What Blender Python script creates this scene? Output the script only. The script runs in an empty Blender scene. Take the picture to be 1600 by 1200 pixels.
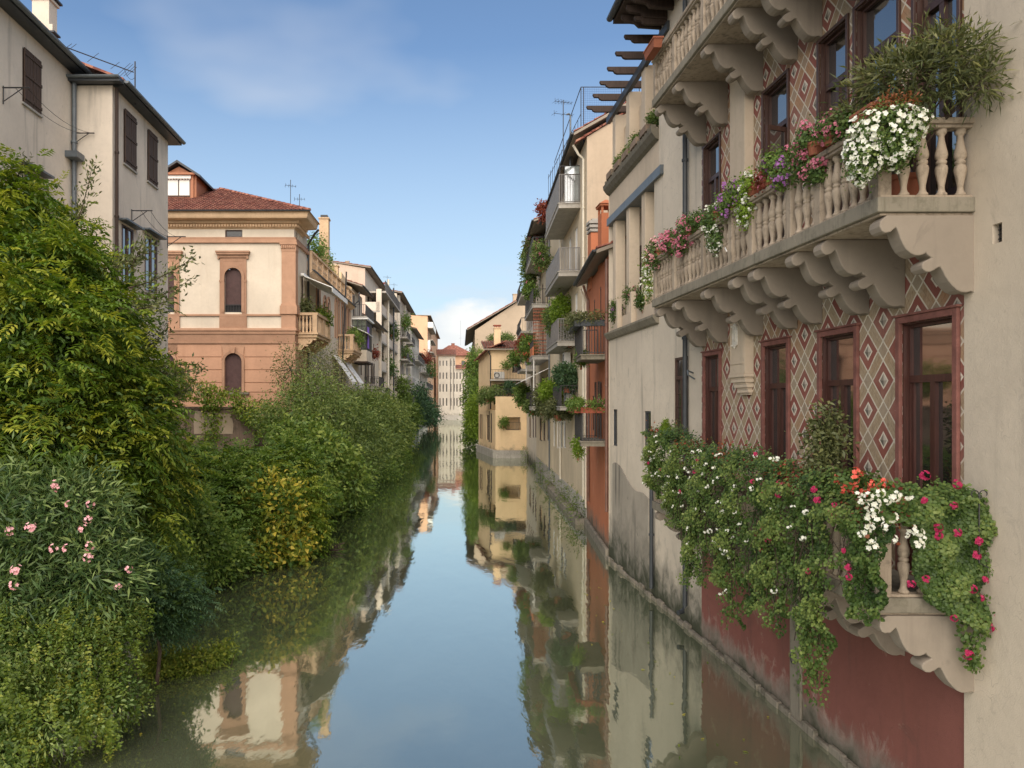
import bpy, bmesh, math, random
import numpy as np
from mathutils import Vector, Matrix
random.seed(7); rng = np.random.default_rng(7)
R = math.radians
sc = bpy.context.scene; COL = sc.collection
EYE = 5.3; FP = 1200.0; VX = 665.0; VY = 630.0
# ---------------------------------------------------------------- camera
cd = bpy.data.cameras.new("camera"); cam = bpy.data.objects.new("camera", cd); COL.objects.link(cam)
cam.location = (0, 0, EYE); cam.rotation_euler = (R(90), 0, 0)
cd.sensor_width = 36; cd.lens = 27; cd.shift_x = 135/1600; cd.shift_y = 30/1600
cd.clip_start = .1; cd.clip_end = 3000
sc.camera = cam
# ---------------------------------------------------------------- view + light
sc.view_settings.view_transform = 'Standard'; sc.view_settings.look = 'None'
sc.view_settings.gamma = 1; sc.view_settings.exposure = 0.92; sc.view_settings.use_curve_mapping = False
SUN_EL, SUN_AZ = 38, 187           # azimuth clockwise from +Y: behind the camera, a little to its left
sd = bpy.data.lights.new("sun", 'SUN'); sd.energy = 3.0; sd.angle = R(90); sd.color = (1, .885, .75)
sun = bpy.data.objects.new("sun", sd); COL.objects.link(sun)
_d = Vector((math.sin(R(SUN_AZ))*math.cos(R(SUN_EL)), math.cos(R(SUN_AZ))*math.cos(R(SUN_EL)), math.sin(R(SUN_EL))))
sun.rotation_euler = _d.to_track_quat('Z', 'Y').to_euler()

def nd(nt, t, ins=None, **props):
    n = nt.nodes.new(t)
    for k, v in props.items(): setattr(n, k, v)
    for k, v in (ins or {}).items():
        s = n.inputs[k]
        if hasattr(v, 'node'): nt.links.new(v, s)
        else: s.default_value = v
    return n
def M(nt, op, a, b=0., c=0.): return nd(nt, 'ShaderNodeMath', {0: a, 1: b, 2: c}, operation=op).outputs[0]
def c4(c): return (c[0], c[1], c[2], 1)
def mixc(nt, f, a, b, bt='MIX'):
    n = nd(nt, 'ShaderNodeMix', data_type='RGBA', blend_type=bt)
    for i, v in ((0, f), (6, a), (7, b)):
        if hasattr(v, 'node'): nt.links.new(v, n.inputs[i])
        else: n.inputs[i].default_value = v if i == 0 else (c4(v) if len(v) == 3 else v)
    return n.outputs[2]
def ramp(nt, f, stops):
    n = nd(nt, 'ShaderNodeValToRGB', {0: f}); e = n.color_ramp.elements
    while len(e) < len(stops): e.new(.5)
    for i, (p, c) in enumerate(stops):
        e[i].position = p; e[i].color = c4(c) if hasattr(c, '__len__') else (c, c, c, 1)
    return n.outputs[0]
def noise(nt, vec, scale, detail=4, rough=.55, dist=0.):
    return nd(nt, 'ShaderNodeTexNoise', {'Vector': vec, 'Scale': scale, 'Detail': detail, 'Roughness': rough, 'Distortion': dist}).outputs[0]
def mapr(nt, v, a, b, c=0., d=1.): return nd(nt, 'ShaderNodeMapRange', {0: v, 1: a, 2: b, 3: c, 4: d}).outputs[0]

w = bpy.data.worlds.new("World"); sc.world = w; w.use_nodes = True; nt = w.node_tree; nt.nodes.clear()
sky = nd(nt, 'ShaderNodeTexSky', sky_type='NISHITA', sun_disc=False, sun_elevation=R(SUN_EL), sun_rotation=R(SUN_AZ),
         altitude=0, air_density=1.0, dust_density=1.2, ozone_density=1.6)
tc = nd(nt, 'ShaderNodeTexCoord'); sx = nd(nt, 'ShaderNodeSeparateXYZ', {0: tc.outputs['Generated']})
gx, gy, gz = sx.outputs
el = M(nt, 'MAXIMUM', gz, 0.0)
# high thin veils, projected on a flat layer
den = M(nt, 'ADD', el, .12)
pv = nd(nt, 'ShaderNodeCombineXYZ', {0: M(nt, 'DIVIDE', gx, den), 1: M(nt, 'DIVIDE', gy, den), 2: 9.7}).outputs[0]
veil = mapr(nt, noise(nt, pv, .62, 5, .5, 0.), .5, .72, 0, .9)
# cumulus bank low over the horizon
az = nd(nt, 'ShaderNodeCombineXYZ', {0: gx, 1: gy, 2: M(nt, 'MULTIPLY', gz, 1.7)}).outputs[0]
cu = noise(nt, az, 5.2, 9, .56, .15)
cov = mapr(nt, gz, .0, .30, .40, -.42)
cum = mapr(nt, M(nt, 'ADD', cu, cov), .5, .6, 0, 1)
hz = mapr(nt, gz, 0., .42, .88, 0)
skyc = nd(nt, 'ShaderNodeHueSaturation', {'Saturation': 1.08, 'Value': .86, 'Color': sky.outputs[0]}).outputs[0]
c0 = mixc(nt, hz, skyc, (3.5, 4.35, 4.95))
c1 = mixc(nt, veil, c0, (3.9, 4.1, 4.5))
shade = mapr(nt, noise(nt, az, 9, 5, .5), .35, .65, 0, 1)
cc = mixc(nt, shade, (3.7, 4.1, 4.5), (5.6, 5.5, 5.3))
c2 = mixc(nt, M(nt, 'MULTIPLY', cum, .85), c1, cc)
bg = nd(nt, 'ShaderNodeBackground', {'Color': c2, 'Strength': .10})
out = nd(nt, 'ShaderNodeOutputWorld', {'Surface': bg.outputs[0]})

# ---------------------------------------------------------------- materials
MATS = {}
def newmat(name):
    m = bpy.data.materials.new(name); m.use_nodes = True; nt = m.node_tree; nt.nodes.clear(); MATS[name] = m
    return m, nt
def finish(nt, col, rough=.85, bump=None, bs=.3, bd=.01, metal=0, spec=.3, **kw):
    p = nd(nt, 'ShaderNodeBsdfPrincipled')
    for k, v in (('Base Color', col), ('Roughness', rough), ('Metallic', metal), ('Specular IOR Level', spec), *kw.items()):
        if hasattr(v, 'node'): nt.links.new(v, p.inputs[k])
        else: p.inputs[k].default_value = (c4(v) if hasattr(v, '__len__') and len(v) == 3 and k == 'Base Color' else v)
    if bump is not None:
        b = nd(nt, 'ShaderNodeBump', {'Strength': bs, 'Distance': bd, 'Height': bump}); nt.links.new(b.outputs[0], p.inputs['Normal'])
    nd(nt, 'ShaderNodeOutputMaterial', {'Surface': p.outputs[0]})
    return p
def wpos(nt): return nd(nt, 'ShaderNodeNewGeometry').outputs['Position']
def vscale(nt, v, s): return nd(nt, 'ShaderNodeVectorMath', {0: v, 1: s}, operation='MULTIPLY').outputs[0]
def plaster(name, col, dirt=(.16, .145, .12), stain=.45, streak=.4, patch=None, base=0., bs=.35, big=.45, salt=None):
    m, nt = newmat(name); P = wpos(nt)
    n1 = noise(nt, P, big, 8, .62, .4); n2 = noise(nt, vscale(nt, P, (2.2, 2.2, .22)), 1.3, 6, .6)
    n3 = noise(nt, P, 7, 6, .65); n4 = noise(nt, P, 60, 4, .6)
    hi = tuple(min(1, x*1.1) for x in col); lo = tuple(x*.87 for x in col)
    c = mixc(nt, mapr(nt, n1, .3, .7), lo, hi)
    c = mixc(nt, mapr(nt, n3, .45, .75, 0, .35), c, tuple(x*.8 for x in col))
    c = mixc(nt, mapr(nt, n2, .55, .78, 0, streak), c, dirt)
    c = mixc(nt, mapr(nt, noise(nt, P, 1.6, 9, .7, .8), .6, .75, 0, stain), c, dirt)
    if patch: c = mixc(nt, mapr(nt, noise(nt, P, 1.1, 10, .68, .5), .6, .64, 0, .8), c, patch)
    if salt:
        zz = nd(nt, 'ShaderNodeSeparateXYZ', {0: P}).outputs[2]
        sm_ = M(nt, 'ADD', mapr(nt, zz, .2, 1.3, .27, -.14), noise(nt, vscale(nt, P, (1, 1, .6)), 3.4, 12, .75, .6))
        c = mixc(nt, mapr(nt, sm_, .62, .80, 0, .6), c, salt)
        cr = nd(nt, 'ShaderNodeTexVoronoi', {'Vector': nd(nt, 'ShaderNodeVectorMath', {0: P, 1: nd(nt, 'ShaderNodeTexNoise', {'Vector': P, 'Scale': 3.}).outputs['Color']}, operation='ADD').outputs[0], 'Scale': 1.6}, feature='DISTANCE_TO_EDGE').outputs[0]
        c = mixc(nt, M(nt, 'MULTIPLY', mapr(nt, cr, .0, .008, .35, 0), mapr(nt, n1, .45, .6, 0, 1)), c, (.05, .04, .035))
    if base:
        z = nd(nt, 'ShaderNodeSeparateXYZ', {0: P}).outputs[2]
        h = M(nt, 'SUBTRACT', z, M(nt, 'MULTIPLY', M(nt, 'SUBTRACT', noise(nt, P, 1.7, 7, .65, .4), .4), base*2.2))
        c = mixc(nt, mapr(nt, h, base*.25, base, .8, 0), c, (.16, .15, .12))
        c = mixc(nt, mapr(nt, h, -.1, base*.35, .9, 0), c, (.045, .052, .03))
    finish(nt, c, .92, M(nt, 'ADD', M(nt, 'MULTIPLY', n3, .7), M(nt, 'MULTIPLY', n4, .35)), bs, .012, spec=.15)
    return m
def stone(name, col, dirt=(.1, .095, .075), amt=.5, bs=.4, sc_=6):
    m, nt = newmat(name); P = wpos(nt)
    n1 = noise(nt, P, sc_, 9, .7, .3); n2 = noise(nt, P, 1.2, 6, .6); n4 = noise(nt, P, 90, 4, .6)
    c = mixc(nt, mapr(nt, n2, .3, .7), tuple(x*.85 for x in col), tuple(min(1, x*1.12) for x in col))
    c = mixc(nt, mapr(nt, n1, .5, .72, 0, amt), c, dirt)
    c = mixc(nt, mapr(nt, noise(nt, P, 22, 5, .7), .62, .74, 0, .5), c, tuple(x*.55 for x in col))
    st_ = noise(nt, vscale(nt, P, (5, 5, .45)), 2.4, 7, .65)
    c = mixc(nt, mapr(nt, st_, .54, .72, 0, min(1, amt)), c, dirt)
    c = mixc(nt, mapr(nt, noise(nt, P, 3.1, 10, .75, .3), .64, .7, 0, .55), c, tuple(min(1, x*1.45+.02) for x in col))
    oi = nd(nt, 'ShaderNodeObjectInfo').outputs['Random']
    c = nd(nt, 'ShaderNodeHueSaturation', {'Value': mapr(nt, oi, 0, 1, .8, 1.15), 'Color': c}).outputs[0]
    finish(nt, c, .9, M(nt, 'ADD', n1, M(nt, 'MULTIPLY', n4, .4)), bs, .01, spec=.15)
    return m
def paint(name, col, rough=.55, var=.25, spec=.3, metal=0, grain=False):
    m, nt = newmat(name); P = wpos(nt)
    if grain: n = noise(nt, vscale(nt, P, (14, 14, 1.2)), 2.2, 6, .65)
    else: n = noise(nt, P, 5, 6, .65)
    n2 = noise(nt, P, 1.3, 3)
    c = mixc(nt, mapr(nt, n, .35, .7), tuple(x*(1+var) for x in col), tuple(x*(1-var) for x in col))
    c = mixc(nt, mapr(nt, n2, .4, .8, 0, .3), c, tuple(x*.7+.02 for x in col))
    finish(nt, c, rough, n, .15, .004, metal, spec)
    return m
def leafmat(name, lo, mid, hi, trans=.35, rough=.5, spec=.35):
    m, nt = newmat(name)
    a = nd(nt, 'ShaderNodeAttribute', attribute_name='tint').outputs['Fac']
    c = ramp(nt, a, [(0, lo), (.5, mid), (1, hi)])
    p = nd(nt, 'ShaderNodeBsdfPrincipled', {'Base Color': c, 'Roughness': rough, 'Specular IOR Level': spec})
    tcol = mixc(nt, 1., c, (1.15, 1.25, .55), 'MULTIPLY')
    t = nd(nt, 'ShaderNodeBsdfTranslucent', {'Color': tcol})
    mx = nd(nt, 'ShaderNodeMixShader', {0: trans, 1: p.outputs[0], 2: t.outputs[0]})
    nd(nt, 'ShaderNodeOutputMaterial', {'Surface': mx.outputs[0]})
    return m

plaster('plaster_near', (.56, .48, .375), stain=.45, streak=.35, base=.5, bs=.8, salt=(.46, .40, .33))
plaster('plaster_grey', (.62, .54, .43), stain=.55, streak=.6, base=1.3, bs=.6, salt=(.5, .44, .36))
plaster('plaster_stain', (.36, .32, .26), dirt=(.06, .055, .045), stain=.8, streak=.95, base=1.5, bs=.8, big=1.2)
plaster('plaster_maroon', (.22, .088, .07), dirt=(.10, .06, .05), stain=.7, streak=.6, patch=(.28, .17, .13), base=.5, bs=.6, salt=(.40, .32, .27))
plaster('plaster_old', (.66, .575, .47), dirt=(.2, .18, .15), stain=.5, streak=.55, bs=.4)
plaster('plaster_old_warm', (.56, .44, .34), dirt=(.25, .2, .15), stain=.4, streak=.35, bs=.4)
plaster('plaster_cream', (.62, .535, .42), dirt=(.42, .32, .21), stain=.25, streak=.25, bs=.2)
plaster('plaster_terra', (.50, .285, .18), dirt=(.28, .14, .08), stain=.35, streak=.3, bs=.3)
plaster('plaster_yellow', (.62, .51, .355), dirt=(.36, .29, .19), stain=.3, streak=.4, base=.8, bs=.25)
plaster('plaster_bright', (.76, .565, .34), dirt=(.5, .34, .17), stain=.25, streak=.3, base=.9, bs=.25)
plaster('plaster_orange', (.47, .17, .085), dirt=(.30, .12, .06), stain=.4, streak=.5, patch=(.5, .22, .12), base=.9, bs=.3)
plaster('plaster_gable', (.47, .37, .265), dirt=(.3, .25, .19), stain=.4, streak=.45, bs=.4)
plaster('plaster_pale', (.64, .56, .45), dirt=(.3, .26, .21), stain=.4, streak=.55, base=1.0, bs=.3)
plaster('plaster_peach', (.66, .42, .26), dirt=(.4, .27, .18), stain=.3, streak=.3, bs=.3)
plaster('plaster_white', (.60, .55, .46), dirt=(.4, .36, .3), stain=.3, streak=.35, base=2.0, bs=.2)
plaster('plaster_pillar', (.56, .46, .345), dirt=(.3, .25, .18), stain=.35, streak=.4, bs=.3)
plaster('soffit', (.285, .24, .19), dirt=(.13, .11, .09), stain=.6, streak=.5, bs=.4)  # base colour lowered to carry the occlusion shade under the balconies
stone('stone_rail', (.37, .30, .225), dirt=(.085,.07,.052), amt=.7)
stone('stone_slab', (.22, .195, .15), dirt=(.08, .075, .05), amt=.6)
stone('stone_footing', (.24, .21, .165), dirt=(.04, .042, .025), amt=.95, bs=.8, sc_=3)
stone('concrete', (.42, .39, .34), amt=.4)
stone('terra_trim', (.40, .235, .15), dirt=(.28, .14, .08), amt=.3)
stone('cornice_trim', (.60, .42, .26), dirt=(.35, .24, .15), amt=.35)
stone('wall_mossy', (.26, .19, .14), dirt=(.06, .06, .04), amt=.8, bs=.8, sc_=2)
stone('terracotta', (.33, .12, .07), dirt=(.25, .1, .06), amt=.3)
stone('brick_red', (.34, .10, .06), dirt=(.2, .08, .05), amt=.3)
stone('cartouche_stone', (.85, .8, .7), dirt=(.3, .25, .2), amt=.5, sc_=18)
paint('mahogany', (.062, .024, .018), .4, .3, .4, grain=True)
paint('brown_frame', (.06, .03, .022), .45, .3, .4, grain=True)
paint('red_trim', (.20, .085, .068), .7, .3, .2)
paint('shutter_wood', (.075, .05, .038), .75, .35, .2, grain=True)
paint('roller', (.085, .045, .04), .6, .2)
paint('iron', (.035, .033, .032), .5, .2, .4)
paint('zinc', (.10, .115, .125), .45, .25, .5)
paint('zinc_dark', (.04, .045, .05), .5, .2, .4)
paint('rail_grey', (.16, .15, .14), .5, .2, .4)
paint('copper_pipe', (.16, .08, .055), .5, .25, .4)
paint('white_paint', (.75, .73, .68), .5, .08)
paint('pipe_cream', (.66, .60, .48), .5, .1)
paint('wood_dark', (.05, .033, .025), .7, .3, .2, grain=True)
paint('wood_brown', (.34, .14, .07), .6, .25, .3, grain=True)
paint('curtain', (.72, .70, .64), .8, .05)
paint('blue_plastic', (.04, .06, .18), .5, .1)
paint('purple_cloth', (.22, .12, .5), .7, .3)
paint('teal_green', (.03, .11, .08), .7, .3)
paint('ac_white', (.62, .6, .55), .5, .08)
paint('bark', (.075, .055, .04), .9, .4, .1)
paint('earth', (.07, .055, .038), .95, .4, .1)
paint('interior', (.03, .026, .022), .9, .3, .1)
def glassmat(name, col, r=.04, spec=.9, ior=2.3):
    m, nt = newmat(name); P = wpos(nt)
    n = noise(nt, P, .9, 2); finish(nt, mixc(nt, mapr(nt, noise(nt, P, 2, 3), .4, .7), col, tuple(x*.4 for x in col)), r, n, .12, .02, 0, spec, IOR=ior)
glassmat('glass', (.022, .02, .018)); glassmat('glass_far', (.03, .03, .03), .15, .5, 1.5)
glassmat('glass_green', (.16, .2, .15), .08)
glassmat('glass_pale', (.42, .5, .5), .1)

# fresco of interlaced bands and red lozenges, a flat painted decoration on the right facade
m, nt = newmat('fresco'); P = wpos(nt); s3 = nd(nt, 'ShaderNodeSeparateXYZ', {0: P}).outputs
jig = M(nt, 'MULTIPLY', M(nt, 'SUBTRACT', noise(nt, P, 3, 3), .5), .03)
a = M(nt, 'DIVIDE', M(nt, 'ADD', s3[1], jig), .72); b = M(nt, 'DIVIDE', M(nt, 'ADD', s3[2], jig), .81)
u = M(nt, 'ADD', M(nt, 'ADD', a, b), 100.3); v = M(nt, 'ADD', M(nt, 'SUBTRACT', a, b), 100.15)
fu = M(nt, 'FRACT', u); fv = M(nt, 'FRACT', v)
BW = .34
def lt(x, y): return M(nt, 'LESS_THAN', x, y)
inu = lt(fu, BW); inv = lt(fv, BW)                       # inside a band
def ln(f, p, h=.022): return lt(M(nt, 'ABSOLUTE', M(nt, 'SUBTRACT', f, p)), h)
line = M(nt, 'MAXIMUM', M(nt, 'MAXIMUM', ln(fu, .017), ln(fu, BW)), M(nt, 'MAXIMUM', ln(fv, .017), ln(fv, BW)))
dline = M(nt, 'MAXIMUM', M(nt, 'MULTIPLY', ln(fu, BW/2, .006), M(nt, 'SUBTRACT', 1., inv)), M(nt, 'MULTIPLY', ln(fv, BW/2, .006), M(nt, 'SUBTRACT', 1., inu)))
hu = M(nt, 'ABSOLUTE', M(nt, 'SUBTRACT', fu, (1+BW)/2)); hv = M(nt, 'ABSOLUTE', M(nt, 'SUBTRACT', fv, (1+BW)/2))
hm = M(nt, 'MAXIMUM', hu, hv)
big = noise(nt, P, 1.3, 6, .6); fine = noise(nt, P, 16, 7, .72); wear = noise(nt, P, 2.6, 10, .75, .5)
red = mixc(nt, mapr(nt, big, .3, .7), (.22, .072, .056), (.31, .115, .088))
tan = mixc(nt, mapr(nt, noise(nt, vscale(nt, P, (1, 9, 3)), 6, 6, .7), .35, .65), (.30, .21, .125), (.46, .37, .25))
tan = mixc(nt, mapr(nt, noise(nt, P, .75, 4, .5), .5, .64, 0, .6), tan, (.42, .19, .09))
band = M(nt, 'MAXIMUM', inu, inv)
c = mixc(nt, band, red, tan)
knot = M(nt, 'MULTIPLY', inu, inv); c = mixc(nt, M(nt, 'MULTIPLY', knot, .6), c, (.33, .27, .2))
c = mixc(nt, lt(hm, .15), c, (.72, .65, .53))
right = M(nt, 'GREATER_THAN', fu, M(nt, 'SUBTRACT', 1+BW, fv)); low = M(nt, 'GREATER_THAN', fu, fv)
gem = mixc(nt, right, mixc(nt, low, (.34, .30, .24), (.52, .46, .38)), mixc(nt, low, (.12, .11, .09), (.24, .21, .17)))
c = mixc(nt, lt(hm, .108), c, gem)
c = mixc(nt, M(nt, 'MULTIPLY', line, .92), c, (.68, .62, .50)); c = mixc(nt, M(nt, 'MULTIPLY', dline, .5), c, (.17, .12, .08))
c = mixc(nt, mapr(nt, wear, .62, .68, 0, .75), c, (.50, .44, .36))
c = mixc(nt, mapr(nt, fine, .5, .75, 0, .35), c, (.2, .15, .11))
c = mixc(nt, mapr(nt, noise(nt, P, .9, 8, .65, .5), .45, .7, .0, .35), c, (.40, .31, .235))
c = mixc(nt, mapr(nt, noise(nt, vscale(nt, P, (4, 4, .5)), 2., 7, .65), .56, .75, 0, .5), c, (.12, .085, .07))
finish(nt, c, .9, M(nt, 'ADD', fine, M(nt, 'MULTIPLY', line, .25)), .35, .008, spec=.15)

# water
m, nt = newmat('canal_water'); P = wpos(nt)
r1 = noise(nt, vscale(nt, P, (1.2, .45, 1)), 1.1, 3, .5, .3); r2 = noise(nt, vscale(nt, P, (1.5, .7, 1)), 7, 3, .55)
still = mapr(nt, noise(nt, P, .12, 3), .35, .7, .25, 1)
h = M(nt, 'ADD', M(nt, 'MULTIPLY', r1, 1.), M(nt, 'MULTIPLY', M(nt, 'MULTIPLY', r2, still), .16))
bp = nd(nt, 'ShaderNodeBump', {'Strength': .2, 'Distance': .03, 'Height': h}).outputs[0]
dif = nd(nt, 'ShaderNodeBsdfDiffuse', {'Color': mixc(nt, mapr(nt, noise(nt, P, .25, 5), .3, .7), (.118, .135, .078), (.145, .16, .095))}).outputs[0]
glo = nd(nt, 'ShaderNodeBsdfGlossy', {'Color': (.82, .86, .80, 1), 'Roughness': .03, 'Normal': bp}).outputs[0]
fr = nd(nt, 'ShaderNodeFresnel', {'IOR': 1.5, 'Normal': bp}).outputs[0]
fac = mapr(nt, fr, .04, .4, .46, .92)
mx = nd(nt, 'ShaderNodeMixShader', {0: fac, 1: dif, 2: glo}).outputs[0]
nd(nt, 'ShaderNodeOutputMaterial', {'Surface': mx})
# roof tiles
m, nt = newmat('roof_tile'); P = wpos(nt)
n = noise(nt, P, 3.3, 2, .5); v = nd(nt, 'ShaderNodeTexVoronoi', {'Vector': P, 'Scale': 4.5}).outputs['Color']
vv = nd(nt, 'ShaderNodeSeparateColor', {0: v}).outputs[0]
c = ramp(nt, vv, [(0, (.13, .05, .038)), (.5, (.26, .092, .06)), (1, (.38, .18, .12))])
c = mixc(nt, mapr(nt, noise(nt, P, 1.2, 8, .7), .55, .75, 0, .6), c, (.12, .075, .055))
finish(nt, c, .85, n, .2, .01)

leafmat('leaf_wisteria', (.04, .085, .012), (.155, .235, .03), (.42, .42, .06))
leafmat('leaf_deep', (.034, .068, .014), (.08, .14, .028), (.16, .23, .045), .35)  # dark green; inside crowns it paints in the inner shade, elsewhere plain dark creepers
leafmat('leaf_bush', (.045, .090, .018), (.14, .225, .045), (.32, .38, .08))
leafmat('leaf_yellow', (.06, .125, .02), (.25, .29, .035), (.66, .52, .08))
leafmat('leaf_acacia', (.055, .095, .028), (.15, .215, .06), (.32, .36, .10))
leafmat('leaf_oleander', (.024, .055, .018), (.075, .130, .036), (.20, .26, .08), .25)
leafmat('leaf_olive', (.05, .065, .028), (.12, .135, .05), (.26, .25, .09), .25)
leafmat('leaf_geranium', (.030, .062, .016), (.085, .145, .032), (.22, .27, .07), .3)
leafmat('leaf_blue', (.028, .062, .03), (.065, .125, .055), (.13, .20, .085), .3)
leafmat('leaf_creeper', (.050, .085, .012), (.14, .20, .025), (.32, .32, .05), .35)
leafmat('leaf_lime', (.10, .17, .02), (.2, .3, .03), (.34, .42, .06), .4)
leafmat('leaf_red', (.12, .02, .015), (.25, .05, .03), (.3, .12, .05), .3)
leafmat('petal_white', (.7, .69, .62), (.82, .81, .76), (.88, .86, .8), .25, .6)
leafmat('petal_pink', (.45, .09, .17), (.62, .19, .28), (.75, .38, .42), .25, .6)
leafmat('petal_mauve', (.22, .06, .26), (.38, .14, .42), (.5, .28, .5), .25, .6)
leafmat('petal_magenta', (.30, .01, .06), (.45, .02, .10), (.55, .06, .16), .25, .6)
leafmat('petal_salmon', (.62, .06, .045), (.78, .13, .09), (.8, .25, .18), .25, .6)
leafmat('petal_rose', (.65, .25, .3), (.8, .42, .46), (.85, .55, .55), .25, .6)

# ---------------------------------------------------------------- mesh helpers
WL = {}
def wl(o): return WL.get(o, Vector((0, 0, 0)))
def link(o, parent=None):
    COL.objects.link(o)
    if parent is not None: o.parent = parent
    return o
def tag(o, label=None, cat=None, group=None, kind=None):
    if label: o['label'] = label
    if cat: o['category'] = cat
    if group: o['group'] = group
    if kind: o['kind'] = kind
    return o
def thing(name, label, cat, loc, group=None):
    o = bpy.data.objects.new(name, None); o.empty_display_size = .3; link(o)
    o.location = loc; WL[o] = Vector(loc); return tag(o, label, cat, group)
class Fac:
    """a vertical wall line: u runs from p0 to p1, d points out of the wall (side=+1: left of p0->p1)"""
    def __init__(s, p0, p1, side):
        s.p0 = Vector(p0).to_2d(); d = Vector(p1).to_2d()-s.p0; s.L = d.length; s.t = d/s.L
        s.n = Vector((-s.t.y, s.t.x))*side; s.rot = math.atan2(s.n.x, -s.n.y)
    def __call__(s, u, z, d=0.):
        p = s.p0+s.t*u+s.n*d; return (p.x, p.y, z)
    def px(s, px, d=0.):
        k = (px-VX)/FP; p = s.p0+s.n*d
        return (k*p.y-p.x)/(s.t.x-k*s.t.y)
    def pz(s, u, py, d=0.):
        return EYE-(py-VY)*(s.p0+s.t*u+s.n*d).y/FP
def W(px, py, Y): return ((px-VX)*Y/FP, Y, EYE-(py-VY)*Y/FP)
class MB:
    def __init__(s): s.v = []; s.f = []
    def add(s, vs, fs):
        b = len(s.v); s.v += [tuple(x) for x in vs]; s.f += [tuple(b+i for i in f) for f in fs]; return s
    def hexa(s, p):  # 8 points: bottom 4 then top 4
        return s.add(p, [(3, 2, 1, 0), (4, 5, 6, 7), (0, 1, 5, 4), (1, 2, 6, 5), (2, 3, 7, 6), (3, 0, 4, 7)])
    def box(s, x0, x1, y0, y1, z0, z1):
        return s.hexa([(x0, y0, z0), (x1, y0, z0), (x1, y1, z0), (x0, y1, z0), (x0, y0, z1), (x1, y0, z1), (x1, y1, z1), (x0, y1, z1)])
    def fbox(s, F, u0, u1, z0, z1, d0, d1):
        return s.hexa([F(u0, z0, d0), F(u1, z0, d0), F(u1, z0, d1), F(u0, z0, d1), F(u0, z1, d0), F(u1, z1, d0), F(u1, z1, d1), F(u0, z1, d1)])
    def loft(s, a, b, caps=True):
        n = len(a); fs = [(i, (i+1) % n, n+(i+1) % n, n+i) for i in range(n)]
        if caps: fs += [tuple(range(n-1, -1, -1)), tuple(range(n, 2*n))]
        return s.add(list(a)+list(b), fs)
    def fprism(s, F, prof, u0, u1): return s.loft([F(u0, z, d) for d, z in prof], [F(u1, z, d) for d, z in prof])
    def fplate(s, F, prof, d0, d1): return s.loft([F(u, z, d0) for u, z in prof], [F(u, z, d1) for u, z in prof])
    def ring(s, F, outer, inner, d0, d1):
        """flat band between two open outlines of equal length, thickness d0..d1"""
        n = len(outer); P = []
        for d in (d0, d1): P += [F(u, z, d) for u, z in outer]+[F(u, z, d) for u, z in inner]
        fs = []
        for i in range(n-1):
            o0, i0, o1, i1 = i, n+i, 2*n+i, 3*n+i
            fs += [(o1, o1+1, i1+1, i1), (o0, i0, i0+1, o0+1), (o0, o0+1, o1+1, o1), (i0, i1, i1+1, i0+1)]
        fs += [(0, 2*n, 3*n, n), (n-1, 2*n-1, 4*n-1, 3*n-1)]
        return s.add(P, fs)
    def lathe(s, prof, c, seg=12):
        P = []; n = len(prof)
        for r, z in prof: P += [(c[0]+r*math.cos(2*math.pi*k/seg), c[1]+r*math.sin(2*math.pi*k/seg), c[2]+z) for k in range(seg)]
        fs = [(i*seg+k, i*seg+(k+1) % seg, (i+1)*seg+(k+1) % seg, (i+1)*seg+k) for i in range(n-1) for k in range(seg)]
        fs += [tuple(range(seg-1, -1, -1)), tuple((n-1)*seg+k for k in range(seg))]
        return s.add(P, fs)
    def tube(s, pts, r, seg=6):
        pts = [Vector(p) for p in pts]; n = len(pts); rr = r if hasattr(r, '__len__') else [r]*n; P = []
        for i, p in enumerate(pts):
            t = (pts[min(i+1, n-1)]-pts[max(i-1, 0)])
            t = t.normalized() if t.length > 1e-9 else Vector((0, 0, 1))
            a = t.cross(Vector((0, 0, 1)) if abs(t.z) < .95 else Vector((0, 1, 0))).normalized(); b = t.cross(a)
            P += [tuple(p+(a*math.cos(2*math.pi*k/seg)+b*math.sin(2*math.pi*k/seg))*rr[i]) for k in range(seg)]
        fs = [(i*seg+k, i*seg+(k+1) % seg, (i+1)*seg+(k+1) % seg, (i+1)*seg+k) for i in range(n-1) for k in range(seg)]
        fs += [tuple(range(seg-1, -1, -1)), tuple((n-1)*seg+k for k in range(seg))]
        return s.add(P, fs)
    def wall(s, F, u0, u1, z0, z1, holes=(), rev=.22, d=0.):
        us = sorted({u0, u1, *[x for h in holes for x in h[:2]]}); zs = sorted({z0, z1, *[x for h in holes for x in h[2:4]]})
        us = [x for x in us if u0 <= x <= u1]; zs = [x for x in zs if z0 <= x <= z1]
        for a, b in zip(us, us[1:]):
            for e, f in zip(zs, zs[1:]):
                cu, cz = (a+b)/2, (e+f)/2
                if any(h[0] < cu < h[1] and h[2] < cz < h[3] for h in holes): continue
                s.add([F(a, e, d), F(b, e, d), F(b, f, d), F(a, f, d)], [(0, 1, 2, 3)])
        for h in holes:
            a, b, e, f = h[:4]
            q = [(a, e), (b, e), (b, f), (a, f)]
            for i in range(4):
                (ua, za), (ub, zb) = q[i], q[(i+1) % 4]
                s.add([F(ua, za, d), F(ub, zb, d), F(ub, zb, d-rev), F(ua, za, d-rev)], [(0, 1, 2, 3)])
            s.add([F(a, e, d-rev-.35), F(b, e, d-rev-.35), F(b, f, d-rev-.35), F(a, f, d-rev-.35)], [(0, 1, 2, 3)])
        return s
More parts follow.
